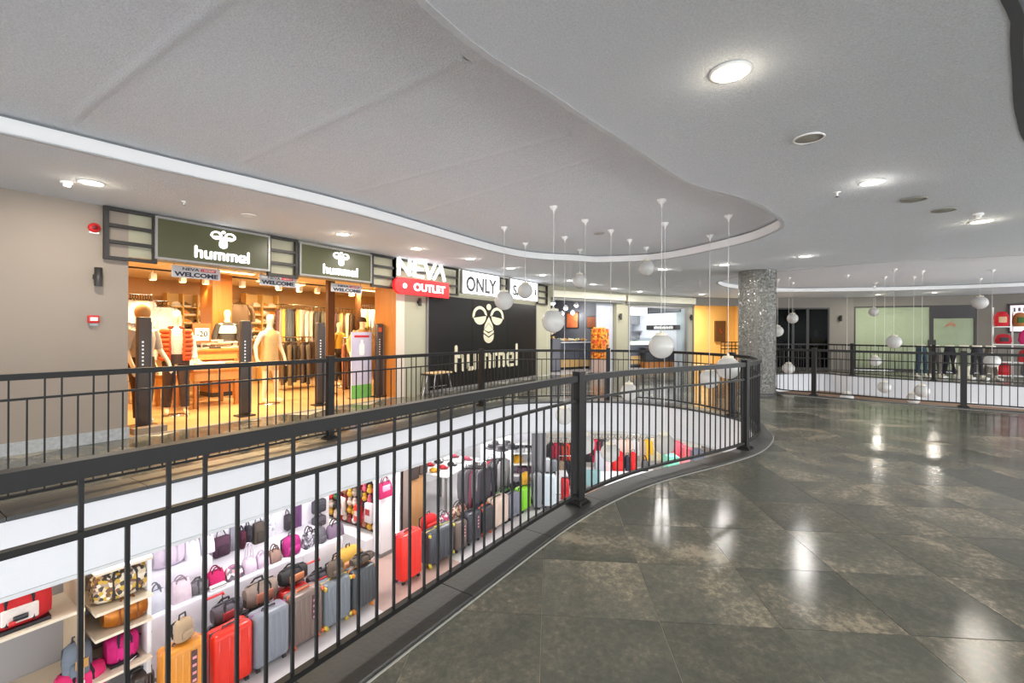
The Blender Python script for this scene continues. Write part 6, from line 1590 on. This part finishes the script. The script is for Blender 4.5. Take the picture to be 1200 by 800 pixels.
MB().box2((on_y(90, 690, 6.9).x - .08, 6.9, zs[0] - LZ), (on_y(90, 690, 6.9).x - .02, 7.0, 2.3)).build('divider', mat('tan_side_panel', (0, 0, 0)), t)
z = zs[0] + .001
c, w_ = pxw(-22, 59, 6.6, 0); q = duffel(w_, .34, .28, (196, 28, 32), (c, 6.6, z), 'red, white and black sports duffel on the upper left shelf', 0, (30, 28, 32), None, (226, 214, 206))
MB().rbox((0, -.165, .13), (w_ * .22, .02, .05), .006, 1).build('black_label', m_blackp, q); MB().rbox((-.06, -.175, .10), (w_ * .1, .02, .04), .006, 1).build('red_label', m_redp, q); MB().box2((-w_ * .46, -.15, -.0), (w_ * .46, .13, .035)).build('black_base', m_blackp, q)
zz = zs[0] - .08 + .001; c, w_ = pxw(107, 175, 6.55, 0); duffel(w_, .33, .3, (222, 206, 176), (c, 6.56, zz), 'cream, yellow and brown patterned duffel on the right shelf stack', 0, (60, 54, 54), m_plaid)
zz = zs[1] + .001; c, w_ = pxw(118, 170, 6.55, 0); duffel(w_, .26, .28, (196, 120, 26), (c, 6.5, zz), 'shiny copper orange duffel under the patterned one', 0, (130, 70, 20), m_copper)
zz = zs[2] + .001; c, w_ = pxw(124, 161, 6.55, 0); q = duffel(w_, .30, .28, (200, 20, 110), (c, 6.56, zz), 'magenta sports bag with a white curved mark under the copper one', 0, (40, 20, 40), None, (206, 24, 120))
MB().prism([(-.07, .0), (-.045, -.025), (.09, .045), (-.035, .0)], -.17, -.16, 'y').build('white_mark', m_wp, q); q.children[-1].location.z = .13; MB().box2((-w_ * .45, -.13, -.0), (w_ * .45, .13, .03)).build('black_base', m_blackp, q)
zz = zs[0] - .75 + .001; c, w_ = pxw(73, 109, 6.55, 0); q = backpack(w_, .36, .2, (112, 122, 134), (c, 6.55, zz), 'grey rucksack with a tan patch on the lower left shelf', 0, (104, 114, 126), (70, 76, 86)); MB().box2((-.05, -.165, .14), (.05, -.15, .23)).build('tan_patch', cmat((196, 146, 80)), q)
zz = zs[0] - 1.0 + .001; c, w_ = pxw(66, 122, 6.55, 0); duffel(w_, .34, .28, (224, 40, 110), (c, 6.55, zz), 'hot pink duffel with black straps at the bottom left edge of the picture', 0, (30, 24, 30))

# ---------------------------------------------------------------- stepped bag display
x0 = xe + .03; x1 = on_y(402, 629, 7.0).x; xt = on_y(250, 660, 7.35).x
T1 = on_y(290, 677, 7.0).z; T2 = on_y(195, 672, 7.38).z
t = thing('stepped_display', 'long white two step display for handbags behind the suitcases', 'display', (x0, 7.0, LZ)); L_ = x1 - x0
MB().box2((0, .01, .06), (L_, 1.1, T1 - LZ)).build('lower_step', m_lilac, t); MB().box2((0, .38, T1 - LZ), (xt - x0, 1.1, T2 - LZ)).build('upper_step', m_lilac, t); MB().box2((0, .03, 0), (L_, 1.1, .06)).build('plinth', m_alu, t)
for i in range(4): MB().box2((L_ * i / 4 + .004, 0, .07), (L_ * (i + 1) / 4 - .004, .012, T1 - LZ - .01)).build('front_panel', m_lilac, t)
T1 += .001; T2 += .001
def step(kind, px0, px1, h_, c, label, y=7.17, z=None, **kw):
    cc, w_ = pxw(px0, px1, y, 0); zz = z if z is not None else T1
    if kind == 'd': return duffel(w_, h_, .2, c, (cc, y, zz), label, kw.pop('rz', 0), **kw)
    if kind == 'b': return backpack(w_, h_, .2, c, (cc, y, zz), label, kw.pop('rz', 0), **kw)
    return handbag(w_, h_, .17, c, (cc, y, zz), label, kw.pop('rz', 0), **kw)
step('h', 171, 193, .26, (206, 208, 222), 'pale grey blue handbag at the left end of the lower step', handle=(120, 122, 136))
step('h', 200, 223, .28, (222, 204, 216), 'pale pink tote on the lower step, beside the grey roll bag', handle=(150, 130, 146), tall=.3)
step('d', 224, 243, .17, (122, 118, 124), 'grey roll bag on the lower step', strap=(80, 78, 84))
step('h', 243, 262, .22, (196, 20, 96), 'bright magenta handbag on the lower step', handle=(120, 20, 60), tall=.4)
step('h', 264, 283, .17, (206, 140, 176), 'pink flower printed handbag on the lower step', pat=m_floral, handle=(170, 100, 140), tall=.2)
step('h', 285, 299, .22, (214, 196, 214), 'pale lilac handbag with a tall round handle on the lower step', handle=(206, 196, 210), tall=1.1)
step('h', 300, 314, .20, (206, 184, 204), 'shiny lilac pink handbag beside the one with the round handle', handle=(180, 160, 180), tall=.3)
step('h', 315, 328, .19, (150, 120, 110), 'small brown and pink handbag left of the magenta rucksack', handle=(90, 66, 60))
step('b', 331, 352, .30, (160, 30, 110), 'magenta purple rucksack on the lower step', pocket=(176, 40, 120))
step('h', 355, 368, .25, (130, 126, 138), 'grey floral handbag right of the magenta rucksack', pat=voronoi_mat('grey_floral', [(150, 146, 158), (90, 86, 96), (196, 190, 200), (60, 58, 66)], 26))
step('b', 369, 381, .26, (96, 92, 100), 'dark grey knotted rucksack on the lower step')
step('h', 383, 401, .22, (124, 104, 128), 'mauve grey handbag at the right end of the lower step')
step('d', 179, 215, .32, (214, 198, 216), 'large pale lilac bag on the upper step', 7.6, T2, strap=(190, 176, 196))
step('h', 216, 233, .26, (232, 228, 238), 'white handbag on the upper step beside the large lilac one', 7.6, T2, handle=(200, 196, 208), tall=.2)
step('h', 234, 250, .26, (224, 222, 232), 'second white handbag, right end of the upper step', 7.6, T2, handle=(196, 190, 204), tall=.2)
c, w_ = pxw(248, 262, 7.08, 0); t = thing('price_card', 'flat white card box lying before the bright magenta handbag', 'box', (c, 7.06, T1)); MB().rbox((0, 0, .03), (.2, .08, .06), .008, 1).build('box', m_wp, t); MB().box2((-.1, -.041, .035), (.1, -.04, .05)).build('print_line', m_alu, t)
# goods hung on the wall behind
def hung(px0, px1, py0, py1, c, label, nm, cat, pat=None, th=.05, strap=True):
    a = on_y(px0, py0, YB - .04); b = on_y(px1, py1, YB - .04); zc = (on_y((px0 + px1) / 2, py0, YB - .04).z); zb_ = on_y((px0 + px1) / 2, py1, YB - .04).z
    t = thing(nm, label, cat, ((a.x + b.x) / 2, YB, zb_)); w_, h_ = b.x - a.x, zc - zb_
    if nm == 'scarf':
        mb = MB()
        for k in range(4): mb.rbox((-w_ / 2 + w_ * (k + .5) / 4, -.03 - .01 * (k % 2), h_ / 2), (w_ / 4 + .012, .03, h_), .01, 1)
        mb.build('cloth', pat or cmat(c), t)
        mb = MB()
        for k in range(7): mb.tube([(-w_ / 2 + w_ * k / 6, -.03, 0), (-w_ / 2 + w_ * k / 6, -.03, -.05)], .006, 5)
        mb.build('fringe', cmat(c), t)
    else:
        MB().rbox((0, -.07, h_ * .42), (w_, .12, h_ * .84), min(.04, w_ * .2), 2).build('body', pat or cmat(c), t)
        MB().rbox((0, -.135, h_ * .3), (w_ * .7, .04, h_ * .4), .015, 1).build('pocket', cmat(tuple(int(x * .8) for x in c)), t)
        for s in (-1, 1): MB().tube([(s * w_ * .3, -.05, h_ * .8), (s * w_ * .2, -.03, h_ * 1.0), (0, -.02, h_ * 1.1)], .008, 5).build('strap', cmat((50, 44, 50)), t)
    MB().tube([(0, 0, h_ * 1.0), (0, -.05, h_ * 1.0)], .006, 5).build('hook', m_chrome, t)
hung(220, 242, 626, 641, (150, 100, 66), 'brown flat leather bag hung high behind the white handbags', 'shoulder_bag', 'bag')
hung(249, 268, 623, 651, (92, 60, 80), 'dark plum rucksack hung above the bright magenta handbag', 'hung_backpack', 'backpack')
hung(270.5, 279, 612, 663, (150, 150, 162), 'long grey striped scarf hung above the flower printed handbag', 'scarf', 'scarf')
hung(280, 286, 618, 641, (84, 30, 50), 'maroon purse hung right of the long grey scarf', 'shoulder_bag', 'bag')
hung(287, 293, 612, 634, (50, 48, 56), 'black purse hung between the maroon purse and the dark bag', 'shoulder_bag', 'bag')
hung(296, 308, 606, 637, (90, 80, 72), 'dark brown bag with metal gloss hung above the lilac handbags', 'shoulder_bag', 'bag')
hung(310, 322, 600, 632, (214, 214, 222), 'pale striped scarf hung left of the small black purse', 'scarf', 'scarf', voronoi_mat('pale_stripe', [(222, 222, 230), (180, 182, 196), (230, 230, 236)], 30))
hung(333, 340, 599, 620, (70, 66, 72), 'black purse hung left of the purple scarf', 'shoulder_bag', 'bag')
hung(342, 353, 588, 627, (112, 72, 116), 'broad purple scarf hung above the magenta rucksack', 'scarf', 'scarf')
hung(365, 380, 582, 600, (84, 84, 92), 'dark printed purse hung above the grey rucksack, upper one', 'shoulder_bag', 'bag')
hung(365, 380, 602, 616, (104, 100, 110), 'grey strapped purse hung above the grey rucksack, lower one', 'shoulder_bag', 'bag')

# ---------------------------------------------------------------- plush and trinket wall
xp = 6.3; y0p = 7.42; y1p = 9.5
t = thing('trinket_board', 'tall board hung full of small colourful plush and key rings', 'display board', (xp, y0p, LZ)); MB().box2((0, 0, .35), (.08, y1p - y0p, 2.3)).build('board', mat('dark_mesh_board', (92, 70, 66), .7, 0, .3, 30), t); MB().box2((-.35, 0, .04), (.08, y1p - y0p, .35)).build('base_box', m_white, t)
MB().box2((-.33, .02, 0), (.08, y1p - y0p - .02, .04)).build('plinth', m_alu, t)
pc = [(200, 40, 44), (220, 170, 60), (70, 120, 80), (226, 206, 190), (176, 120, 90), (236, 230, 226), (206, 90, 110), (110, 90, 84), (60, 56, 62), (150, 60, 60), (190, 170, 150)]
plush = []
for c in pc:
    mb = MB(); mb.ball((0, 0, 0), (.06, .07, .065), 8, 6); mb.ball((0, 0, .075), .046, 8, 6); mb.ball((0, .025, .11), .014, 6, 4); mb.ball((0, -.025, .11), .014, 6, 4)
    plush.append((mb.mesh('plush_body', cmat(c)), c))
n_ = 0; ring_l = MB().tube([(0, 0, .11), (0, 0, .15), (.03, 0, .16)], .005, 4).mesh('hanging_loop', m_chrome)
for r_ in range(9):
    for k in range(13):
        y = y0p + .08 + (y1p - y0p - .16) * k / 12; z = LZ + .48 + r_ * .19 + random.uniform(-.03, .03); me, c = random.choice(plush)
        o = obj('plush_toy', me, None, (xp - .055, y, z), random.uniform(-.5, .5)); tag(o, '%s plush, %s, row %s up on the trinket board' % (colour_name(c), ordinal(12 - k, 13), ('one', 'two', 'three', 'four', 'five', 'six', 'seven', 'eight', 'nine')[r_]), 'plush toy', 'small plush on the trinket board')
        obj('hanging_loop', ring_l, o)
for k, (y, z, w_, h_, c, lab) in enumerate(((7.95, -2.3, .2, .34, (226, 50, 44), 'bright red bag hung low on the trinket board'), (8.5, -2.25, .2, .36, (230, 224, 216), 'white and red boxed toy set hung low on the trinket board'), (7.6, -2.2, .22, .4, (226, 220, 222), 'white printed card hung at the right side of the trinket board'))):
    tt = thing('hung_pack', lab, 'pack', (xp - .12, y, z)); MB().rbox((0, 0, 0), (.1, w_, h_), .02, 1).build('pack', cmat(c, kind='plastic'), tt); MB().tube([(.05, 0, h_ / 2), (.1, 0, h_ / 2 + .04)], .006, 5).build('hook', m_chrome, tt); MB().box2((-.056, -w_ * .3, -h_ * .1), (-.05, w_ * .3, h_ * .2)).build('print', cmat((176, 60, 60) if k else (240, 220, 210), kind='plastic'), tt)
# white pier, lit edge, wooden screen
xa = on_y(447, 600, 7.2).x; xb_ = on_y(463, 600, 7.2).x
t = thing('white_pier', 'white square pier between trinket board and wooden screen', 'pillar', (xa - .02, 7.2, LZ)); MB().box2((0, 0, .08), (.28, .22, 2.44)).build('shaft', m_white, t); MB().box2((-.01, -.01, 0), (.29, .23, .08)).build('plinth', m_alu, t)
c = on_y(450, 582, 7.12); q = handbag(.32, .3, .12, (196, 40, 100), (c.x, 7.1, c.z), 'pink and lilac handbag hung high on the white pier', 0, (110, 30, 60), None, (226, 170, 200))
a = on_y(468.5, 600, 7.15); t = thing('light_strip', 'glowing vertical white light strip left of the wooden screen', 'light', (a.x, 7.2, LZ)); MB().box2((-.03, 0, .05), (.03, .05, 2.4)).build('tube', mat('lit_tube', (255, 255, 255), .4, 0, 0, emit=2.5, ecol=(246, 240, 255)), t); MB().box2((-.05, .05, 0), (.05, .08, 2.44)).build('mount', m_alu, t)
a = on_y(472, 600, 7.25); b = on_y(499, 600, 7.25); t = thing('wooden_screen', 'light brown wooden screen with hanging straps beside the light strip', 'screen', (a.x, 7.25, LZ)); w_ = b.x - a.x; MB().box2((0, 0, .02), (w_, .05, 2.44)).build('panel', wood_mat('tan_screen', (190, 146, 100), (172, 126, 82), 2), t); MB().box2((0, -.02, 0), (.14, .07, 2.44)).build('grey_post', mat('taupe_post', (140, 124, 116), .5), t); MB().box2((.14, -.02, 0), (w_, .07, .02)).build('foot', m_dark, t)
for k, (x, z, c_, lab) in enumerate(((.42, 1.45, (60, 48, 44), 'long black strap bag hung on the wooden screen'), (.80, 1.5, (84, 70, 64), 'dark brown strap bag hung at the right of the wooden screen'))):
    q = thing('shoulder_bag', lab, 'bag', (a.x + w_ * x, 7.2, LZ + z)); MB().rbox((0, 0, 0), (.22, .08, .26), .03, 2).build('body', cmat(c_), q); MB().tube([(-.09, 0, .1), (-.02, .02, .7), (.02, .02, .7), (.09, 0, .1)], .012, 6).build('strap', cmat((40, 34, 34)), q)
# shelves hidden behind: white display table with small goods
def dispt(px, py, D, w_, d_, h_, label):
    p = on_d(px, HY, D); t = thing('display_table', label, 'table', (p.x, p.y, LZ), .2); MB().rbox((0, 0, h_ - .02), (w_, d_, .04), .008).build('top', m_white, t)
    for a in (-1, 1):
        for b in (-1, 1): MB().box2((a * (w_ / 2 - .06) - .025, b * (d_ / 2 - .06) - .025, 0), (a * (w_ / 2 - .06) + .025, b * (d_ / 2 - .06) + .025, h_ - .04)).build('leg', m_alu, t)
    return p, h_ + LZ
p, zt = dispt(520, 0, 11.6, 1.7, 1.2, 1.15, 'white display table with small goods right of the wooden screen')
for k in range(10):
    c = [(230, 160, 40), (190, 40, 50), (60, 56, 60), (226, 220, 224), (150, 60, 80)][k % 5]; t = thing('small_goods', '%s visored hat, %s in %s row on white lower table' % (colour_name(c), ordinal(k % 5, 5), ('front', 'back')[k // 5]), 'hat', (p.x - .62 + .31 * (k % 5), p.y - .25 + .45 * (k // 5), zt + .001), .4); t.name = 'sun_hat'
    MB().ball((0, 0, .05), (.11, .09, .05), 10, 6).build('crown', cmat(c), t); MB().prism([(-.08, -.06), (.08, -.06), (.06, -.16), (-.06, -.16)], .02, .03).build('visor', cmat(tuple(int(x * .8) for x in c)), t)
# clothes racks by the middle
def drack(px0, px1, D, py, cols, kind, w_, h_, turn, label, group, fl, bars=True):
    a = on_d(px0, py, D); b = on_d(px1, py, D); z = (a.z + b.z) / 2; a.z = b.z = z
    rack_of(kind, cols, a, b, w_, h_, turn, label, group, bars, fl, LZ)
GY = [(92, 92, 98), (70, 70, 78), (116, 112, 116), (84, 78, 86), (60, 58, 64), (120, 60, 74), (100, 98, 104), (78, 76, 84), (134, 130, 132), (66, 62, 70)]
drack(546, 570, 10.6, 541, GY, 'sj', .5, .95, 1.0, '', 'middle lower rack of dark clothes', 'freestanding chrome rack of dark clothes behind the black suitcases')
drack(572, 592, 12.0, 532, [(60, 56, 62), (150, 40, 50), (90, 88, 94), (110, 108, 112), (50, 48, 54), (170, 166, 168)], 'j', .5, .95, 1.0, '', 'second lower rack beside the hat stand', 'freestanding chrome rack beside the hat stand')
p = on_d(588, HY, 11.0); t = thing('hat_stand', 'dark stand topped with black hats right of the middle clothes rack', 'hat stand', (p.x, p.y, LZ)); zt = on_d(588, 524, 11).z - LZ
MB().tube([(0, 0, 0), (0, 0, zt)], .02, 8).build('pole', m_dark, t); MB().lathe([(.22, 0), (.2, .03), (0, .03)], 20).build('base', m_dark, t)
for k in range(5):
    a_ = k * 1.256; MB().tube([(0, 0, zt - .05), (.25 * math.cos(a_), .25 * math.sin(a_), zt)], .01, 5).build('arm', m_dark, t)
    h = thing('hat', 'black brimmed hat on the dark hat stand, peg %s' % ORD[k], 'hat', (p.x + .25 * math.cos(a_), p.y + .25 * math.sin(a_), LZ + zt + .001), 0, 'black hats on the hat stand'); MB().lathe([(.17, 0), (.17, .012), (.1, .02), (0, .02)], 18).build('brim', cmat((52, 50, 54)), h); MB().lathe([(.095, .018), (.085, .1), (.05, .12), (0, .11)], 16).build('crown', cmat((60, 58, 62)), h)
# white shelf behind
p = on_d(613, HY, 13.2); t = thing('shelf_unit', 'white shelf unit with a yellow and a mauve bag beyond the green suitcase', 'shelf', (p.x, p.y, LZ), math.atan2(FW.y, FW.x) - PI / 2); w_ = .66
zsh = [on_d(613, y, 13.2).z - LZ for y in (520, 531, 544, 557)]
for z in zsh: MB().box2((-w_ / 2, 0, z - .03), (w_ / 2, .4, z)).build('shelf_board', m_wp, t)
for s in (-1, 1): MB().box2((s * w_ / 2 - .02, 0, 0), (s * w_ / 2 + .02, .4, 2.1)).build('side_panel', m_wp, t)
MB().box2((-w_ / 2, .4, 0), (w_ / 2, .42, 2.1)).build('back_panel', m_lilac, t)
Ms = t.location.copy(); rzs = t.rotation_euler.z
def onsh(x, y, z): return Ms + Matrix.Rotation(rzs, 3, 'Z') @ Vector((x, y, z + .001))
handbag(.26, .22, .16, (214, 160, 30), onsh(-.12, .18, zsh[2]), 'yellow handbag on the white shelf beyond the green suitcase', rzs)
duffel(.42, .2, .2, (124, 84, 110), onsh(.05, .18, zsh[3]), 'mauve bag on the lowest board of the white shelf', rzs)
for k in range(5): handbag(.1, .12, .1, [(226, 226, 230), (176, 176, 182), (206, 200, 206)][k % 3], onsh(-.25 + .12 * k, .18, zsh[1]), '%s small purse, %s on the upper board of the white shelf' % (('white', 'grey', 'pale mauve')[k % 3], ordinal(k, 5)), rzs, group='small purses on the white shelf')
# steel column
p = on_d(632, HY, 12.2); t = thing('steel_column', 'grey fluted steel column on the lower level left of the corner post', 'column', (p.x, p.y, LZ)); mb = MB(); mb.lathe([(.17, .08), (.17, 2.44)], 20)
for k in range(10): mb.tube([(.17 * math.cos(k * .628), .17 * math.sin(k * .628), .08), (.17 * math.cos(k * .628), .17 * math.sin(k * .628), 2.44)], .03, 8)
mb.build('shaft', mat('grey_column_steel', (120, 120, 124), .35, .3, .1, 6), t); MB().lathe([(.24, 0), (.24, .08), (0, .08)], 24).build('plinth', m_dark, t)
def far_case(px0, px1, y0, y1, D, c, label, z=LZ, **kw):
    a = on_d(px0, y1, D); b = on_d(px1, y1, D); zt = on_d(px0, y0, D).z; m_ = (a + b) / 2
    return suitcase((b - a).length - .02, zt - z, c, (m_.x, m_.y, z), label, math.atan2(FW.y, FW.x) - PI / 2, .24, group='suitcases by the steel column', **kw), zt
def dz(y, D): return on_d(640, y, D).z
far_case(624, 635, 553, 588, 11.7, (140, 142, 148), 'silver suitcase at the foot of the steel column')
far_case(636, 651.5, 555, 586, 11.8, (196, 208, 216), 'pale ice blue suitcase right of the silver one')
far_case(657, 667, 560, 582, 12.2, (200, 26, 34), 'small red suitcase right of the ice blue one')
far_case(668, 675, 556, 578, 12.6, (44, 44, 50), 'black suitcase half hidden by the corner post')
t = thing('podium', 'low white podium behind the ice blue suitcase', 'podium', (*V2(on_d(648, HY, 12.9)), LZ), math.atan2(FW.y, FW.x) - PI / 2); MB().box2((-.42, -.2, .03), (.42, .3, .55)).build('body', m_white, t); MB().box2((-.4, -.18, 0), (.4, .28, .03)).build('plinth', m_alu, t)
far_case(637, 645, 536, 555, 12.85, (216, 218, 222), 'white cabin case on the low podium', LZ + .551)
far_case(645.5, 653, 538, 556, 12.85, (150, 154, 160), 'grey cabin case on the low podium', LZ + .551)
# far clothes along the cream wall
def rowc(px0, px1, D, py, cols, kind, h_, group, fl, turn=PI * 0): drack(px0, px1, D, py, cols, kind, (px1 - px0) / len(cols) / F * D * 1.15, h_, turn, '', group, fl)
rowc(643, 678, 13.6, 513, [(50, 46, 50), (190, 24, 60), (56, 44, 44), (206, 60, 40), (60, 50, 48), (206, 196, 170)], 'j', .8, 'far rack left of the corner post', 'far chrome rack of black and red dresses')
rowc(655, 677, 13.2, 534, [(150, 130, 110), (44, 42, 50), (40, 38, 46), (214, 200, 180)], 'jp', .7, 'lower far rack left of the corner post', 'lower far rack of dark clothes left of the corner post')
rowc(686, 762, 13.8, 509, [(54, 48, 52), (226, 50, 84), (60, 50, 54), (150, 152, 160), (214, 210, 212), (232, 206, 196), (224, 196, 176), (206, 204, 206), (170, 160, 150), (226, 176, 30)], 's', .68, 'far rack right of the corner post', 'long far rack of pink, grey and yellow tops')
rowc(757, 764, 13.9, 511, [(150, 146, 138)], 'j', .6, 'far rack end beside the cream cloths', 'short rack end beside the cream cloths') if False else None
rzf = math.atan2(FW.y, FW.x) - PI / 2
def farbag(kind, px0, px1, y0, y1, D, c, label, **kw):
    a = on_d(px0, y1, D); b = on_d(px1, y1, D); h_ = on_d(px0, y0, D).z - a.z; m_ = (a + b) / 2; w_ = (b - a).length
    q = {'b': backpack, 'h': handbag, 'd': duffel}[kind](w_, h_, .2, c, (m_.x, m_.y, FBZ + .001), label, rzf, **kw)
FBZ = on_d(720, 551, 13.3).z
p = on_d(724, HY, 13.35); t = thing('long_bench', 'low pale bench carrying red and white bags below the far rack', 'bench', (p.x, p.y, LZ), rzf); MB().box2((-1.05, -.16, .1), (1.05, .3, FBZ - LZ)).build('body', m_white, t); MB().box2((-1.03, -.14, 0), (1.03, .28, .1)).build('plinth', m_alu, t)
MB().box2((-1.06, -.18, .1), (-.52, -.16, FBZ - LZ + .06)).build('teal_panel', cmat((120, 156, 160), kind='plastic'), t)
farbag('h', 697, 709, 528, 551, 13.3, (176, 180, 190), 'grey white bag at the left end of the low bench')
farbag('h', 709, 716, 530, 551, 13.3, (226, 196, 200), 'pale pink bag left of the red rucksack on the low bench')
farbag('b', 717, 732, 528, 551, 13.3, (206, 20, 26), 'large red rucksack on the low bench', pocket=(216, 40, 40))
farbag('b', 732.5, 738, 532, 550, 13.3, (40, 44, 62), 'navy rucksack between two red ones on the low bench')
farbag('b', 738, 746, 527, 549, 13.3, (210, 28, 30), 'narrower red rucksack right of the navy one')
farbag('h', 752, 759, 533, 546, 13.3, (84, 84, 86), 'dark grey bag at the right end of the low bench')
def cloth(px0, px1, y0, y1, D, c, label, n=5, nm='hung_cloth'):
    a = on_d(px0, y1, D); b = on_d(px1, y1, D); h_ = on_d(px0, y0, D).z - a.z; w_ = (b - a).length; m_ = (a + b) / 2
    t = thing(nm, label, 'cloth', (m_.x, m_.y, a.z), rzf); mb = MB()
    for k in range(n): mb.rbox((-w_ / 2 + w_ * (k + .5) / n, .02 * (k % 2), h_ / 2), (w_ / n + .02, .05, h_), .018, 1)
    mb.build('cloth', cmat(c), t); MB().tube([(-w_ / 2, .02, h_), (w_ / 2, .02, h_)], .016, 8).build('rod', m_chrome, t)
    for s in (-1, 1): MB().tube([(s * w_ / 2, .02, h_), (s * w_ / 2, .02, LZ - a.z)], .014, 8).build('stand', m_chrome, t)
cloth(760, 776, 513, 540, 14.0, (232, 224, 190), 'wide cream cloth hung on a stand right of the far rack', 5)
cloth(777, 786, 516, 537, 14.0, (226, 220, 206), 'narrow ivory cloth beside the wide cream one', 3)
cloth(788, 799, 521, 538, 13.6, (230, 230, 234), 'white cloth between ivory cloth and pink carton', 3)
def carton(px0, px1, y0, y1, D, c, c2, label):
    a = on_d(px0, y1, D); b = on_d(px1, y1, D); h_ = on_d(px0, y0, D).z - LZ; m_ = (a + b) / 2; w_ = (b - a).length; t = thing('carton', label, 'carton', (m_.x, m_.y, LZ), rzf); MB().box2((-w_ / 2, 0, 0), (w_ / 2, .4, h_)).build('box', cmat(c, kind='plastic'), t); MB().box2((-w_ / 2 - .005, -.01, h_ * .8), (w_ / 2 + .005, .41, h_ + .01)).build('lid', cmat(c2, kind='plastic'), t)
carton(790, 801, 520, 540, 12.9, (222, 70, 90), (226, 90, 106), 'tall pink red carton right of the white cloth')
carton(802, 811, 526, 538, 12.6, (226, 150, 156), (206, 96, 104), 'pale pink printed carton beside the tall one')
carton(812, 825, 529, 536, 12.4, (104, 108, 120), (86, 90, 104), 'grey blue carton half hidden by the near floor edge')
carton(783, 796, 536, 544, 12.0, (110, 190, 160), (120, 200, 170), 'mint green low carton at the near floor edge')
for (px, py, w_, d_, c, lab) in ((757, 562, 1.0, .5, (182, 130, 84), 'tan brown flattened cardboard on the lower floor under the near curb'), (700, 574, .7, .5, (206, 160, 130), 'pale orange flattened cardboard on the lower floor beside the corner post')):
    p = on_z(px, py, LZ); t = thing('cardboard_sheet', lab, 'cardboard', (p.x, p.y, LZ + .002), .9); MB().box2((-w_ / 2, -d_ / 2, 0), (w_ / 2, d_ / 2, .012)).build('sheet', cmat(c), t); MB().box2((-w_ / 2, d_ / 2, 0), (w_ / 2 - .1, d_ / 2 + .2, .01)).build('flap', cmat(tuple(int(x * .94) for x in c)), t)
